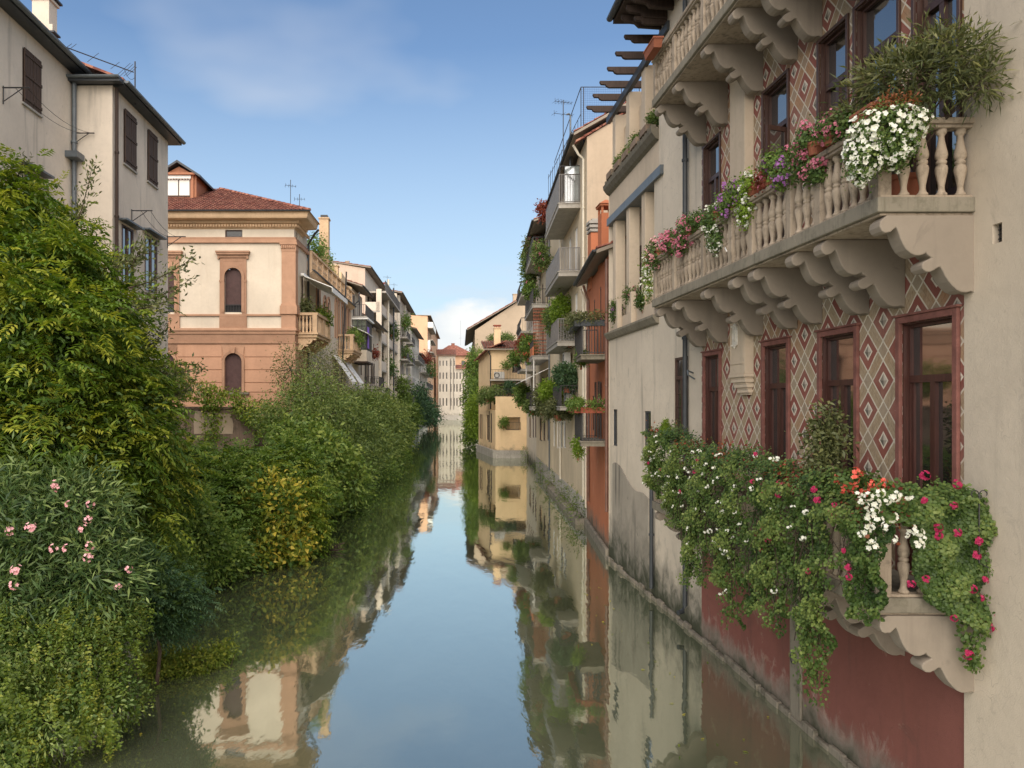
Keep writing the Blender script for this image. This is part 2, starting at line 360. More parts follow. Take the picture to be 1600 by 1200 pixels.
    def mesh(s, name, mat, off=(0, 0, 0), smooth=False):
        me = bpy.data.meshes.new(name); ox, oy, oz = off
        me.from_pydata([(x-ox, y-oy, z-oz) for x, y, z in s.v], [], s.f)
        if len(s.v) < 30000:
            bm = bmesh.new(); bm.from_mesh(me); bmesh.ops.recalc_face_normals(bm, faces=bm.faces); bm.to_mesh(me); bm.free()
        me.materials.append(MATS[mat])
        if smooth: me.shade_smooth()
        return me
    def build(s, name, mat, parent=None, smooth=False, bevel=0, **kw):
        me = s.mesh(name, mat, wl(parent) if parent is not None else (0, 0, 0), smooth)
        o = bpy.data.objects.new(name, me); link(o, parent); WL[o] = wl(parent) if parent is not None else Vector((0, 0, 0))
        if bevel:
            b = o.modifiers.new('bevel', 'BEVEL'); b.width = bevel; b.segments = 2; b.limit_method = 'ANGLE'; b.angle_limit = R(40)
        return tag(o, **kw)
def inst(name, me, parent, loc, rot=0., scale=None, **kw):
    """place shared mesh me at world loc under parent (parent unrotated)"""
    o = bpy.data.objects.new(name, me); link(o, parent); o.location = Vector(loc)-wl(parent) if parent is not None else Vector(loc)
    o.rotation_euler = (0, 0, rot); WL[o] = Vector(loc)
    if scale: o.scale = scale
    return tag(o, **kw)
def child(name, me, parent):
    """sub-part sharing its parent's local frame"""
    o = bpy.data.objects.new(name, me); link(o, parent); return o
LOC = Fac((0, 0), (1, 0), -1)     # local frame: u=x, d=-y
assert abs(LOC.rot) < 1e-6
def mesh_local(fn, name, mat, smooth=False): b = MB(); fn(b); return b.mesh(name, mat, (0, 0, 0), smooth)

# ---------------------------------------------------------------- windows
WC = {}
def arch(w, h, n=10, k=1.):
    """outline of a round-headed opening, base at z=0, from left foot over the top to right foot"""
    r = w/2; return [(-r, 0)]+[(-r*math.cos(math.pi*i/n), h-r*k+r*k*math.sin(math.pi*i/n)) for i in range(n+1)]+[(r, 0)]
def window(F, u0, u1, z0, z1, parent, style='sash', frame='brown_frame', glass='glass', d=-.14):
    wd, ht = round(u1-u0, 2), round(z1-z0, 2); key = (wd, ht, style, frame, glass); r = wd/2
    if key not in WC:
        fb, pb, extra = MB(), MB(), []
        t = .06 if wd > .6 else .045
        if style in ('sash', 'door', 'shut', 'single', 'grid'):
            fb.fbox(LOC, -r, -r+t, 0, ht, -.05, .04); fb.fbox(LOC, r-t, r, 0, ht, -.05, .04)
            fb.fbox(LOC, -r+t, r-t, ht-t, ht, -.05, .038); fb.fbox(LOC, -r+t, r-t, 0, t, -.05, .038)
            top = ht-t
            if style in ('door', 'grid'):
                zt = ht*.76; fb.fbox(LOC, -r+t, r-t, zt, zt+.09, -.045, .05); top = zt
                fb.fbox(LOC, -r+t, r-t, t, t+.16, -.04, .03)
            if style != 'single':
                fb.fbox(LOC, -.045, .045, t, top, -.045, .045)
                for sx_ in (-1, 1):
                    fb.fbox(LOC, min(sx_*(r-t), sx_*(r-t-.05)), max(sx_*(r-t), sx_*(r-t-.05)), t, top, -.03, .028)
            if style == 'grid':
                for k in range(1, 5): fb.fbox(LOC, -r+t, r-t, t+k*(top-t)/5-.012, t+k*(top-t)/5+.012, -.01, .02)
            pb.fbox(LOC, -r+t*.5, r-t*.5, t*.5, ht-t*.5, -.02, -.005)
        if style == 'shut':
            for sx_ in (-1, 1):
                sb = MB(); extra.append(sb); a, b = sorted((sx_*(r+.01), sx_*(r+r+.0))); n = int(ht/.09)
                sb.fbox(LOC, a, a+.05, 0, ht, .15, .19); sb.fbox(LOC, b-.05, b, 0, ht, .15, .19)
                sb.fbox(LOC, a+.05, b-.05, 0, .06, .152, .188); sb.fbox(LOC, a+.05, b-.05, ht-.06, ht, .152, .188)
                for k in range(n): z = .07+k*(ht-.14)/n; sb.add([LOC(a+.05, z, .186), LOC(b-.05, z, .186), LOC(b-.05, z+.07, .156), LOC(a+.05, z+.07, .156)], [(0, 1, 2, 3)])
        if style == 'closed':
            fb.fbox(LOC, -r, r, 0, ht, -.05, .0)
            for sx_ in (-1, 1):
                sb = MB(); extra.append(sb); a, b = sorted((sx_*.015, sx_*(r-.01)))
                n = 3
                for k in range(n): sb.fbox(LOC, a+k*(b-a)/n+.006, a+(k+1)*(b-a)/n-.006, 0, ht, .05, .085)
                for z in (.12, ht*.5, ht-.2): sb.fbox(LOC, a, b, z, z+.09, .085, .11)
        if style == 'roller':
            sb = MB(); extra.append(sb); n = int(ht/.07)
            for k in range(n): sb.fbox(LOC, -r, r, k*ht/n, (k+.86)*ht/n, -.01, .012)
            fb.fbox(LOC, -r, r, 0, ht, -.05, -.012)
        WC[key] = (fb.mesh('window', frame) , pb.mesh('pane', glass) if pb.v else None, [q.mesh('shutter', 'shutter_wood' if style != 'roller' else 'roller') for q in extra])
    fm, pm, sm = WC[key]
    o = inst('window', fm, parent, F((u0+u1)/2, z0, d), F.rot)
    if pm: child('pane', pm, o)
    for q in sm: child('shutter' if style != 'roller' else 'roller_blind', q, o)
    return o
# ---------------------------------------------------------------- generic pieces
def pipe(root, pts, mat='zinc_dark', r=.05, name='drainpipe', clamps=True):
    b = MB().tube(pts, r, 8)
    if clamps:
        for p, q in zip(pts, pts[1:]):
            p, q = Vector(p), Vector(q)
            if abs((q-p).normalized().z) > .9:
                n = int((q-p).length/2.2)
                for k in range(1, n+1):
                    c_ = p.lerp(q, k/(n+1)); b.lathe([(r*1.35, -.03), (r*1.35, .03)], c_, 8)
    return b.build(name, mat, root, smooth=False)
def bars(b, F, u0, u1, z0, h, d, step=.11, r=.008):
    n = max(1, int(abs(u1-u0)/step))
    for k in range(n+1):
        u = u0+(u1-u0)*k/n; b.fbox(F, u-r, u+r, z0, z0+h, d-r, d+r)
    b.fbox(F, min(u0, u1), max(u0, u1), z0+h, z0+h+.035, d-.02, d+.02); b.fbox(F, min(u0, u1), max(u0, u1), z0+.05, z0+.075, d-.012, d+.012)
def sidebars(b, F, u, d0, d1, z0, h, step=.11, r=.008):
    n = max(1, int(abs(d1-d0)/step))
    for k in range(n+1):
        d = d0+(d1-d0)*k/n; b.fbox(F, u-r, u+r, z0, z0+h, d-r, d+r)
    b.fbox(F, u-.02, u+.02, z0+h, z0+h+.035, d0, d1); b.fbox(F, u-.012, u+.012, z0+.05, z0+.075, d0, d1)
def balcony(F, u0, u1, z, d, parent, h=1.0, th=.18, rail='rail_grey', slabm='concrete', solid=False, step=.11, r=.009):
    s = MB().fbox(F, u0, u1, z-th, z, 0, d).fbox(F, u0-.04, u1+.04, z, z+.04, 0.004, d+.04).build('balcony', slabm, parent)
    b = MB()
    if solid:
        b.fbox(F, u0, u1, z+.04, z+h, d-.1, d); b.fbox(F, u0, u0+.1, z+.04, z+h, .004, d-.1); b.fbox(F, u1-.1, u1, z+.04, z+h, .004, d-.1)
    else:
        bars(b, F, u0+.03, u1-.03, z+.04, h-.04, d-.04, step, r); sidebars(b, F, u0+.03, .02, d-.06, z+.04, h-.04, step, r); sidebars(b, F, u1-.03, .02, d-.06, z+.04, h-.04, step, r)
    b.build('railing', rail, s); return s
def tiles(name, F, u0, u1, d_eave, z_eave, run, rise, parent, lim=None, pitch=.24, row=.42, mat='roof_tile', seg=3, kind='stuff'):
    """half-round tile courses climbing from the eave away from the facade; lim(u)=fraction of the run covered"""
    b = MB(); n = int((u1-u0)/pitch); sl = math.hypot(run, rise)
    for i in range(n):
        uc = u0+(i+.5)*(u1-u0)/n; f = 1 if lim is None else max(0, min(1, lim(uc)))
        if f < .03: continue
        m_ = max(1, int(sl*f/row)); jz = rng.uniform(-.008, .008, m_)
        for k in range(m_):
            t0, t1 = k*f/m_, (k+1.12)*f/m_
            P = []
            for t, lift, rr in ((t0, .045, pitch*.5), (t1, .012, pitch*.42)):
                for q in range(seg+1):
                    a_ = math.pi*q/seg; P.append(F(uc-rr*math.cos(a_), z_eave+rise*t+lift+rr*.55*math.sin(a_)+jz[k], d_eave-run*t))
            b.add(P, [(q, q+1, seg+2+q, seg+1+q) for q in range(seg)])
    return b.build(name, mat, parent, kind=kind) if b.v else None
def plane_roof(F, u0, u1, d_eave, z, run, rise, parent, th=.12, mat='soffit', uu=None):
    a, c_ = uu or (u0, u1)
    b = MB().hexa([F(u0, z-th, d_eave), F(u1, z-th, d_eave), F(c_, z+rise-th, d_eave-run), F(a, z+rise-th, d_eave-run),
                   F(u0, z, d_eave), F(u1, z, d_eave), F(c_, z+rise, d_eave-run), F(a, z+rise, d_eave-run)])
    return b.build('roof', mat, parent)
def gutter(F, u0, u1, z, d, parent, mat='zinc_dark', r=.075):
    b = MB(); P = []
    for u in (u0, u1): P += [F(u, z+r*math.sin(a_), d+r*math.cos(a_)) for a_ in [math.pi+math.pi*k/6 for k in range(7)]]
    b.add(P, [(k, k+1, 8+k, 7+k) for k in range(6)]+[tuple(range(6, -1, -1)), tuple(range(7, 14))])
    b.fbox(F, u0, u1, z-.02, z+.03, d-r-.025, d-r)
    return b.build('gutter', mat, parent)
def antenna(x, y, z, h, label, arms=((.95, .35, 5),), group=None, yaw=0.):
    o = thing('tv_antenna', label, 'antenna', (x, y, z), group)
    MB().tube([(x, y, z), (x, y, z+h)], .022, 6).build('mast', 'iron', o)
    b = MB(); cy, sy = math.cos(yaw), math.sin(yaw)
    for hz_, ln_, n in arms:
        zc = z+h*hz_
        b.tube([(x-ln_*cy, y-ln_*sy, zc), (x+ln_*cy, y+ln_*sy, zc)], .012, 4)
        for k in range(n):
            s_ = -ln_+2*ln_*k/(n-1); l2 = .3*(1-.5*k/n)
            b.tube([(x+s_*cy-l2*sy, y+s_*sy+l2*cy, zc), (x+s_*cy+l2*sy, y+s_*sy-l2*cy, zc)], .008, 4)
            b.tube([(x+s_*cy, y+s_*sy, zc-l2*.5), (x+s_*cy, y+s_*sy, zc+l2*.5)], .008, 4)
    b.build('array', 'iron', o); return o
def chimney(b, x, y, z0, z1, w_=.5, d_=.5): b.box(x-w_/2, x+w_/2, y-d_/2, y+d_/2, z0, z1); b.box(x-w_/2-.06, x+w_/2+.06, y-d_/2-.06, y+d_/2+.06, z1, z1+.09); return b
# ---------------------------------------------------------------- foliage
def unit(a): return a/np.maximum(np.linalg.norm(a, axis=-1, keepdims=True), 1e-9)
def rdir(n): return unit(rng.normal(size=(n, 3)))
class Leafs:
    def __init__(s): s.V = []; s.T = []; s.k = 4
    def quads(s, P, D, L, Wd, tint, up=None, fold=.25, droop=0.):
        """rhombic leaves folded along the midrib; P base, D axis (unit)"""
        n = len(P); L = np.broadcast_to(L, n)[:, None]; Wd = np.broadcast_to(Wd, n)[:, None]
        up = unit(up if up is not None else rdir(n)); S = unit(np.cross(D, up)); Nn = np.cross(S, D)
        mid = P+D*L*.45
        a = P; b = mid+S*Wd*.5+Nn*Wd*fold; c = P+D*L-np.array([0, 0, 1.])*L*droop; e = mid-S*Wd*.5+Nn*Wd*fold
        s.V.append(np.stack([a, b, c, e], 1)); s.T.append(np.repeat(np.clip(tint, 0, 1)[:, None], 4, 1)); return s
    def sprays(s, P, D, L, nl, lw, ll, tint, droop=.35, wide=.95):
        """pinnate leaves: leaflets in pairs down a drooping stalk"""
        n = len(P); up = unit(rdir(n)*.35+np.array([0, 0, 1.])); S = unit(np.cross(D, up)); L = np.broadcast_to(L, n)[:, None]
        for k in range(nl):
            t = (k+1.2)/(nl+.6); base = P+D*L*t-np.array([0, 0, 1.])*L*droop*t*t
            ax = unit(D-np.array([0, 0, 1.])*2*droop*t)
            for sg in ((-1, 1) if k < nl-1 else (0,)):
                dd = unit(ax*(.55 if sg else 1)+S*sg*wide+rng.normal(size=(n, 3))*.13)
                sz = ll*(.75+.5*math.sin(math.pi*min(t, .95)))
                s.quads(base, dd, sz, lw, tint+rng.normal(size=n)*.05, up=up, fold=.12, droop=.18)
        return s
    def build(s, name, mat, parent=None, **kw):
        V = np.concatenate(s.V); T = np.concatenate(s.T); n = len(V); k = V.shape[1]
        off = np.array(wl(parent) if parent is not None else (0, 0, 0))
        me = bpy.data.meshes.new(name); me.vertices.add(n*k); me.vertices.foreach_set('co', (V.reshape(-1, 3)-off).astype(np.float32).ravel())
        me.loops.add(n*k); me.loops.foreach_set('vertex_index', np.arange(n*k, dtype=np.int32))
        me.polygons.add(n); me.polygons.foreach_set('loop_start', np.arange(n, dtype=np.int32)*k); me.polygons.foreach_set('loop_total', np.full(n, k, np.int32))
        me.update(); at = me.attributes.new('tint', 'FLOAT', 'POINT'); at.data.foreach_set('value', T.astype(np.float32).ravel())
        me.materials.append(MATS[mat]); o = bpy.data.objects.new(name, me); link(o, parent); WL[o] = Vector(off); return tag(o, **kw)
def blob_points(blobs, n, lo=.72, hi=1.06, noise_amp=.22):
    """points in the outer shell of a union of ellipsoids, weighted by area, with an uneven skin; returns points, outward normals"""
    B = np.array([b[:6] for b in blobs], float); A = (B[:, 3]*B[:, 4]*B[:, 5])**(2/3); w_ = A/A.sum()
    P = []; N = []; need = n
    for _ in range(12):
        i = rng.choice(len(B), size=int(need*1.8)+50, p=w_); d = rdir(len(i)); r = rng.uniform(lo, hi, len(i))
        wob = 1+noise_amp*(np.sin(d[:, 0]*7+i*1.7)*np.sin(d[:, 1]*6+i*2.3)+.6*np.sin(d[:, 2]*11+d[:, 0]*5+i)+.35*np.sin(d[:, 1]*17+d[:, 2]*13+i*3))
        p = B[i, :3]+d*B[i, 3:6]*(r*wob)[:, None]
        q = np.min(np.linalg.norm((p[:, None, :]-B[None, :, :3])/B[None, :, 3:6], axis=2)+(np.arange(len(B))[None, :] == i[:, None])*9, axis=1)
        ok = q > .68
        P.append(p[ok]); N.append(unit(d[ok]/B[i[ok], 3:6])); need -= ok.sum()
        if need <= 0: break
    P = np.concatenate(P)[:n]; N = np.concatenate(N)[:n]; return P, N
UP = np.array([0, 0, 1.])
def clumps(P, N, per, rad):
    """spread 'per' leaves about each clump centre"""
    n = len(P)*per; c = np.repeat(P, per, 0); nn = np.repeat(N, per, 0); o = rng.normal(size=(n, 3))*rad
    return c+o, unit(nn+o/rad*.45), np.repeat(rng.normal(size=len(P))*.5, per)
def land(p, zmin): m_ = p[:, 2] > zmin; return m_
def crown(name, blobs, n, per, rad, leaf, mat, parent, L=.1, Wd=.05, tint=.45, tvar=.2, zmin=.1, out=.7, hang=.0, inner=True, noise_amp=.22, cond=None, spray=None, shoots=0):
    """leafy crown: clumps in the skin of the blobs, a sparser set of leaves inside"""
    P, N = blob_points(blobs, n, .8, 1.06, noise_amp); p, d, t = clumps(P, N, per, rad)
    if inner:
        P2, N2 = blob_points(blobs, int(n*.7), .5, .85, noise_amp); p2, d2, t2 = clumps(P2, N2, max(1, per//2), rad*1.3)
        t2 = t2-.3; p = np.concatenate([p, p2]); d = np.concatenate([d, d2]); t = np.concatenate([t, t2])  # self-shadow of the crown painted into the inner leaves' tint
    ok = p[:, 2] > zmin
    if cond is not None: ok &= cond(p)
    p, d, t = p[ok], d[ok], t[ok]; k = len(p)
    D = unit(d*out+rdir(k)*.75-UP*hang); tt = tint+t*tvar*1.3+rng.normal(size=k)*.10+d[:, 2]*.10  # last term lightens upward-facing leaves: top light painted into the tint
    lf = Leafs()
    if shoots:
        Ps, Ns = blob_points(blobs, shoots, .95, 1.08, noise_amp); ax = unit(Ns+rdir(shoots)*.5+UP*.35); ln_ = rad*rng.uniform(1.2, 3.2, shoots)
        for q in range(9):
            pp = Ps+ax*(ln_*q/8)[:, None]-UP*(ln_*.25*(q/8)**2)[:, None]; o2 = pp[:, 2] > zmin
            if cond is not None: o2 &= cond(pp)
            if o2.sum(): lf.quads(pp[o2], unit(ax+rdir(shoots)*.9)[o2], L*(.5 if leaf != 'spray' else .28)*rng.uniform(.8, 1.5, o2.sum()), (Wd if leaf != 'spray' else spray[1])*.9, tint+.12+rng.normal(size=o2.sum())*.15)
    if leaf == 'spray': lf.sprays(p, D, L*rng.uniform(.7, 1.25, k), spray[0], spray[1], spray[2], tt)
    else: lf.quads(p, D, L*rng.uniform(.5, 1.45, k), Wd*rng.uniform(.6, 1.3, k), tt, up=d+rdir(k)*.6, droop=.1)
    return lf.build(name, mat, parent)
def wood(parent, base, blobs, r=.12, name='trunk', mat='bark', nb=None):
    b = MB(); base = Vector(base); bl = list(blobs); cen = sum((Vector(x[:3]) for x in bl), Vector())/len(bl)
    fork = base.lerp(cen, .45); fork.z = max(fork.z, base.z+.3)
    b.tube([base-Vector((0, 0, .3)), base.lerp(fork, .5)+Vector((.05, .03, 0)), fork], [r, r*.85, r*.7], 8)
    for x in bl[:nb]:
        c_ = Vector(x[:3]); m_ = fork.lerp(c_, .5)+Vector((rng.normal()*.1, rng.normal()*.1, -.12))
        b.tube([fork, m_, c_], [r*.6, r*.4, r*.2], 6)
        for q in range(5):
            e = c_+Vector(rdir(1)[0]*np.array(x[3:6])*.85); b.tube([c_, c_.lerp(e, .5)+Vector((0, 0, -.04)), e], [r*.2, r*.12, r*.04], 4)
    return b.build(name, mat, parent)
def flower_mesh(name, mat, n=9, rad=.05, size=.022, five=True):
    """a head of small five-petalled flowers, local origin at its centre"""
    lf = Leafs(); d = rdir(n); d[:, 1] = -np.abs(d[:, 1])*.8-.2; d = unit(d); c_ = d*rad
    for k in range(n):
        a = unit(np.cross(d[k], [.3, .2, 1.])); b_ = np.cross(d[k], a); ph = rng.uniform(0, 6)
        for q in range(5):
            an = ph+q*2*math.pi/5; ax = unit(a*math.cos(an)+b_*math.sin(an)+d[k]*.35)
            lf.quads(c_[k][None], ax[None], size, size*.95, np.array([.5+rng.normal()*.2]), up=d[k][None], fold=.05)
    o = lf.build(name, mat); me = o.data; bpy.data.objects.remove(o); return me
FL = {}
def head(kind, i):
    spec = {'white': ('petal_white', 5, .035, .024), 'pink': ('petal_pink', 9, .05, .022), 'mauve': ('petal_mauve', 9, .05, .024), 'magenta': ('petal_magenta', 10, .04, .024),
            'salmon': ('petal_salmon', 12, .05, .026), 'rose': ('petal_rose', 8, .07, .035), 'petunia': ('petal_white', 1, .0, .036), 'small': ('petal_pink', 5, .035, .02)}[kind]
    key = (kind, i % 4)
    if key not in FL: FL[key] = flower_mesh('blossom', spec[0], spec[1], spec[2], spec[3])
    return FL[key]
def blossoms(parent, kind, P, scale=1., face=None):
    for i, p in enumerate(P):
        o = inst('blossom', head(kind, i), parent, p, 0); s_ = scale*rng.uniform(.8, 1.2); o.scale = (s_, s_, s_)
        o.rotation_euler = (rng.normal()*.3, rng.normal()*.5, (face if face is not None else 0)+rng.normal()*.4)
def pot(parent, x, y, z, r=.12, h=.2, mat='terracotta', box=None):
    b = MB()
    if box: lx, ly = box; b.hexa([(x-lx*.42, y-ly*.42, z), (x+lx*.42, y-ly*.42, z), (x+lx*.42, y+ly*.42, z), (x-lx*.42, y+ly*.42, z), (x-lx/2, y-ly/2, z+h), (x+lx/2, y-ly/2, z+h), (x+lx/2, y+ly/2, z+h), (x-lx/2, y+ly/2, z+h)]).box(x-lx/2-.012, x+lx/2+.012, y-ly/2-.012, y+ly/2+.012, z+h-.03, z+h+.004)
    else: b.lathe([(r*.7, 0), (r*.95, h*.82), (r*1.06, h*.82), (r*1.06, h), (r*.9, h), (r*.85, h*.9)], (x, y, z), 14)
    return b.build('plant_pot', mat, parent)

# ================================================================ SETTING
b = MB(); b.add([(-400, -60, 0), (400, -60, 0), (400, 900, 0), (-400, 900, 0)], [(0, 1, 2, 3)])
b.build('canal_water', 'canal_water', kind='structure')
# left bank: a slope from the waterline up to the gardens
BK = [(-60, -5.6), (9, -6.2), (12, -5.9), (15, -6.6), (18, -7.2), (22, -6.2), (27, -5.0), (30, -5.2), (37, -5.6), (50, -5.2), (75, -3.9), (106, -2.7), (125, -2.4), (170, -1.9), (240, 1)]
b = MB(); V = []; ny = 90
cols = [(-.4, -.6), (0, .02), (.5, .35), (1.3, .9), (2.4, 1.6), (4.0, 2.3), (6, 2.6), (14, 2.8), (60, 2.9), (300, 3)]
ys = np.concatenate([np.linspace(-60, 8, 8), np.linspace(10, 120, 64), np.linspace(125, 240, 18)])
for y in ys:
    x0 = np.interp(y, [k[0] for k in BK], [k[1] for k in BK])
    for j, (dx, z) in enumerate(cols):
        V.append((x0-dx+(rng.normal()*.12 if 0 < j < 7 else 0), y, z+(rng.normal()*.07 if 1 < j < 7 else 0)))
nc = len(cols); nr = len(ys)
b.add(V, [(i*nc+j, i*nc+j+1, (i+1)*nc+j+1, (i+1)*nc+j) for i in range(nr-1) for j in range(nc-1)])
b.build('riverbank', 'earth', kind='structure', smooth=True)
# right-hand ground behind the walls and land beyond the last reach of the canal
MB().add([(6.6, -60, .9), (400, -60, .9), (400, 33, .9), (7.6, 33, .9)], [(0, 1, 2, 3)]).add([(7.6, 33, .9), (400, 33, .9), (400, 500, .9), (22, 500, .9), (10.6, 78, .9)], [(0, 1, 2, 3, 4)]).build('ground', 'earth', kind='structure')
MB().add([(-400, 241, 1.2), (400, 241, 1.2), (400, 900, 1.2), (-400, 900, 1.2)], [(0, 1, 2, 3)]).build('far_ground', 'earth', kind='structure')

# ================================================================ RIGHT: near plain house
XW = 6.2
FN = Fac((6.17, 8.80), (6.17, -6), -1)      # towards the camera, normal -X
FN.n = Vector((-1, 0)); FN.rot = -math.pi/2
near = thing('house', 'plain beige plastered house at the right edge beside the balconies', 'house', (6.17, 4, 0))
hole = [(FN.p0.y-8.36, FN.p0.y-8.22, 7.03, 7.24)]
b = MB().wall(FN, 0, 14.8, -.6, 19, hole, .2)
b.add([(6.17, 8.8, -.6), (9, 8.8, -.6), (9, 8.8, 19), (6.17, 8.8, 19)], [(0, 1, 2, 3)]).add([(6.17, -6, -.6), (9, -6, -.6), (9, -6, 19), (6.17, -6, 19)], [(0, 1, 2, 3)]).add([(9, -6, -.6), (9, 8.8, -.6), (9, 8.8, 19), (9, -6, 19)], [(0, 1, 2, 3)]).add([(6.17, -6, 19), (9, -6, 19), (9, 8.8, 19), (6.17, 8.8, 19)], [(0, 1, 2, 3)])
b.build('wall', 'plaster_near', near)
g = MB(); gu = hole[0][0]
for k in range(3): g.fbox(FN, gu+.03+k*.035, gu+.04+k*.035, 7.03, 7.24, -.06, -.05)
for k in range(3): g.fbox(FN, gu, gu+.14, 7.08+k*.05, 7.09+k*.05, -.07, -.062)
g.build('vent_grille', 'iron', near)
MB().fbox(FN, -.0, 14.8, -.3, .16, 0.002, .1).build('footing', 'stone_footing', near, bevel=.03)

# ================================================================ RIGHT: frescoed palazzo
FD = Fac((XW, 8.80), (XW, 17.25), 1)        # u = Y - 8.8
def U(y): return y-8.80
pal = thing('palazzo', 'palazzo painted with red diamond fresco and two long stone balconies above the canal', 'palazzo', (XW, 13, 0))
lowW = [(8.98, 9.98), (11.05, 12.0), (13.12, 14.02), (16.15, 17.0)]
upW = [(8.92, 9.70), (10.06, 11.04), (11.28, 12.06), (13.12, 14.05), (16.15, 17.05)]
ZL, ZU, ZT = 3.11, 7.62, 12.1
holes = [(U(a), U(c_), ZL+.03, 6.33) for a, c_ in lowW]+[(U(a), U(c_), ZU+.03, 10.95) for a, c_ in upW]
holes += [(U(a), U(c_), ZT+.03, 14.6) for a, c_ in ((10.0, 11.0), (13.12, 14.02))]
MB().wall(FD, 0, 8.45, 2.90, 12.0, holes[:9], .2).build('wall', 'fresco', pal)
MB().wall(FD, 0, 8.45, -.6, 2.90).build('lower_wall', 'plaster_maroon', pal)
b = MB().wall(FD, 0, 8.45, 12.0, 16.0, holes[9:], .2)
b.add([(XW, 8.8, -.6), (14, 8.8, -.6), (14, 8.8, 16), (XW, 8.8, 16)], [(0, 1, 2, 3)]).add([(14, 8.8, -.6), (14, 20.4, -.6), (14, 20.4, 16), (14, 8.8, 16)], [(0, 1, 2, 3)]).add([(14, 8.8, 16), (14, 20.4, 16), (XW, 20.4, 16), (XW, 8.8, 16)], [(0, 1, 2, 3)])
FS = Fac((XW, 17.25), (XW, 20.4), 1)       # plain strip beyond the fresco
sw = (FS.px(1075.5), FS.px(1054)); sl = [(sw[0], sw[1], 4.15, 6.42)]
b.wall(FS, 0, 3.15, -.6, 16, sl+[(.55, 1.35, 12.9, 14.4)], .18)
b.add([(XW, 20.4, -.6), (14, 20.4, -.6), (14, 20.4, 16), (XW, 20.4, 16)], [(0, 1, 2, 3)])
b.build('upper_wall', 'plaster_grey', pal)
window(FS, *sl[0], pal, 'grid', 'brown_frame', d=-.05)
for a, c_, za, zb, mt in [(*q, ZL+.03, 6.33, 'mahogany') for q in lowW]+[(*q, ZU+.03, 10.95, 'brown_frame') for q in upW]:
    MB().fbox(FD, U(a)+.001, U(a)+.02, za, zb, -.2, .001).fbox(FD, U(c_)-.02, U(c_)-.001, za, zb, -.2, .001).fbox(FD, U(a)+.02, U(c_)-.02, zb-.02, zb-.001, -.2, .001).build('jamb_lining', mt, pal)
for a, c_ in lowW:
    window(FD, U(a), U(c_), ZL+.03, 6.33, pal, 'door', 'mahogany', d=-.10)
    t = .085
    MB().fbox(FD, U(a)-t, U(a), ZL+.005, 6.33+t, .002, .05).fbox(FD, U(c_), U(c_)+t, ZL+.005, 6.33+t, .002, .05).fbox(FD, U(a), U(c_), 6.33, 6.33+t, .002, .05).fbox(FD, U(a)-t-.04, U(c_)+t+.04, 6.33+t, 6.33+t+.03, .002, .075).build('window_surround', 'red_trim', pal, bevel=.006)
for a, c_ in upW:
    window(FD, U(a), U(c_), ZU+.03, 10.95, pal, 'door', 'brown_frame', d=-.10)
    t = .055
    MB().fbox(FD, U(a)-t, U(a), ZU+.005, 10.95+t, .002, .04).fbox(FD, U(c_), U(c_)+t, ZU+.005, 10.95+t, .002, .04).fbox(FD, U(a), U(c_), 10.95, 10.95+t, .002, .04).build('window_surround', 'brown_frame', pal, bevel=.006)
for h_ in holes[9:]: window(FD, *h_, pal, 'door', 'brown_frame')
window(FS, .55, 1.35, 12.9, 14.4, pal, 'sash')
# one casement of the third upper window stands open
lm = mesh_local(lambda q: [q.fbox(LOC, 0, .06, 0, 2.3, -.02, .02), q.fbox(LOC, .38, .44, 0, 2.3, -.02, .02), q.fbox(LOC, .06, .38, 2.22, 2.3, -.02, .02), q.fbox(LOC, .06, .38, 0, .14, -.02, .02)], 'open_casement', 'brown_frame')
oc = inst('open_casement', lm, pal, FD(U(13.16), ZU+.1, .01), math.pi+R(20)); child('pane', mesh_local(lambda q: q.fbox(LOC, .06, .38, .14, 2.22, -.004, .004), 'pane', 'glass'), oc)
# boxed chimney breast with stepped foot
b = MB(); CU0, CU1 = U(14.5), U(15.2)
b.fbox(FD, CU0, CU1, 5.86, 12.0, .002, .18)
MB.fbox(b, FD, CU0, CU1, 12.0, 16.0, .002, .18)
b.build('chimney_breast', 'plaster_pillar', pal, bevel=.008)
b = MB()
for k, (i, dd) in enumerate(((.0, .20), (.06, .165), (.12, .13), (.18, .095))): b.fbox(FD, CU0-.02+i*.3, CU1+.02-i, 5.80-.1*k, 5.86-.1*k, .002, dd).fbox(FD, CU0+.02+i*.3, CU1-.04-i, 5.76-.1*k, 5.80-.1*k, .002, dd-.03)
for z0, z1 in ((6.05, 6.09),): b.fbox(FD, CU0+.05, CU1-.05, z0, z1, .18, .195)
for z0, z1 in ((6.2, 7.0),): b.fbox(FD, CU0+.045, CU0+.065, 6.15, 7.2, .18, .19).fbox(FD, CU1-.065, CU1-.045, 6.15, 7.2, .18, .19)
b.build('stepped_corbel', 'plaster_pillar', pal, bevel=.004)
# carved cartouche on it
b = MB(); cu = (CU0+CU1)/2+.06; cz = 6.62
b.fplate(FD, [(cu-.10, cz-.2), (cu+.10, cz-.2), (cu+.11, cz-.13), (cu+.10, cz+.12), (cu+.07, cz+.2), (cu, cz+.24), (cu-.07, cz+.2), (cu-.10, cz+.12), (cu-.11, cz-.13)], .181, .205)
b.ring(FD, [(cu+.08*math.cos(a_), cz+.12*math.sin(a_)) for a_ in np.linspace(0, 2*math.pi, 17)], [(cu+.055*math.cos(a_), cz+.09*math.sin(a_)) for a_ in np.linspace(0, 2*math.pi, 17)], .2, .225)
for q in (-1, 1): b.lathe([(.0, -.02), (.03, -.01), (.03, .01), (0, .02)], FD(cu+q*.085, cz+.17, .215), 8); b.lathe([(.0, -.02), (.025, -.01), (.025, .01), (0, .02)], FD(cu+q*.09, cz-.2, .215), 8)
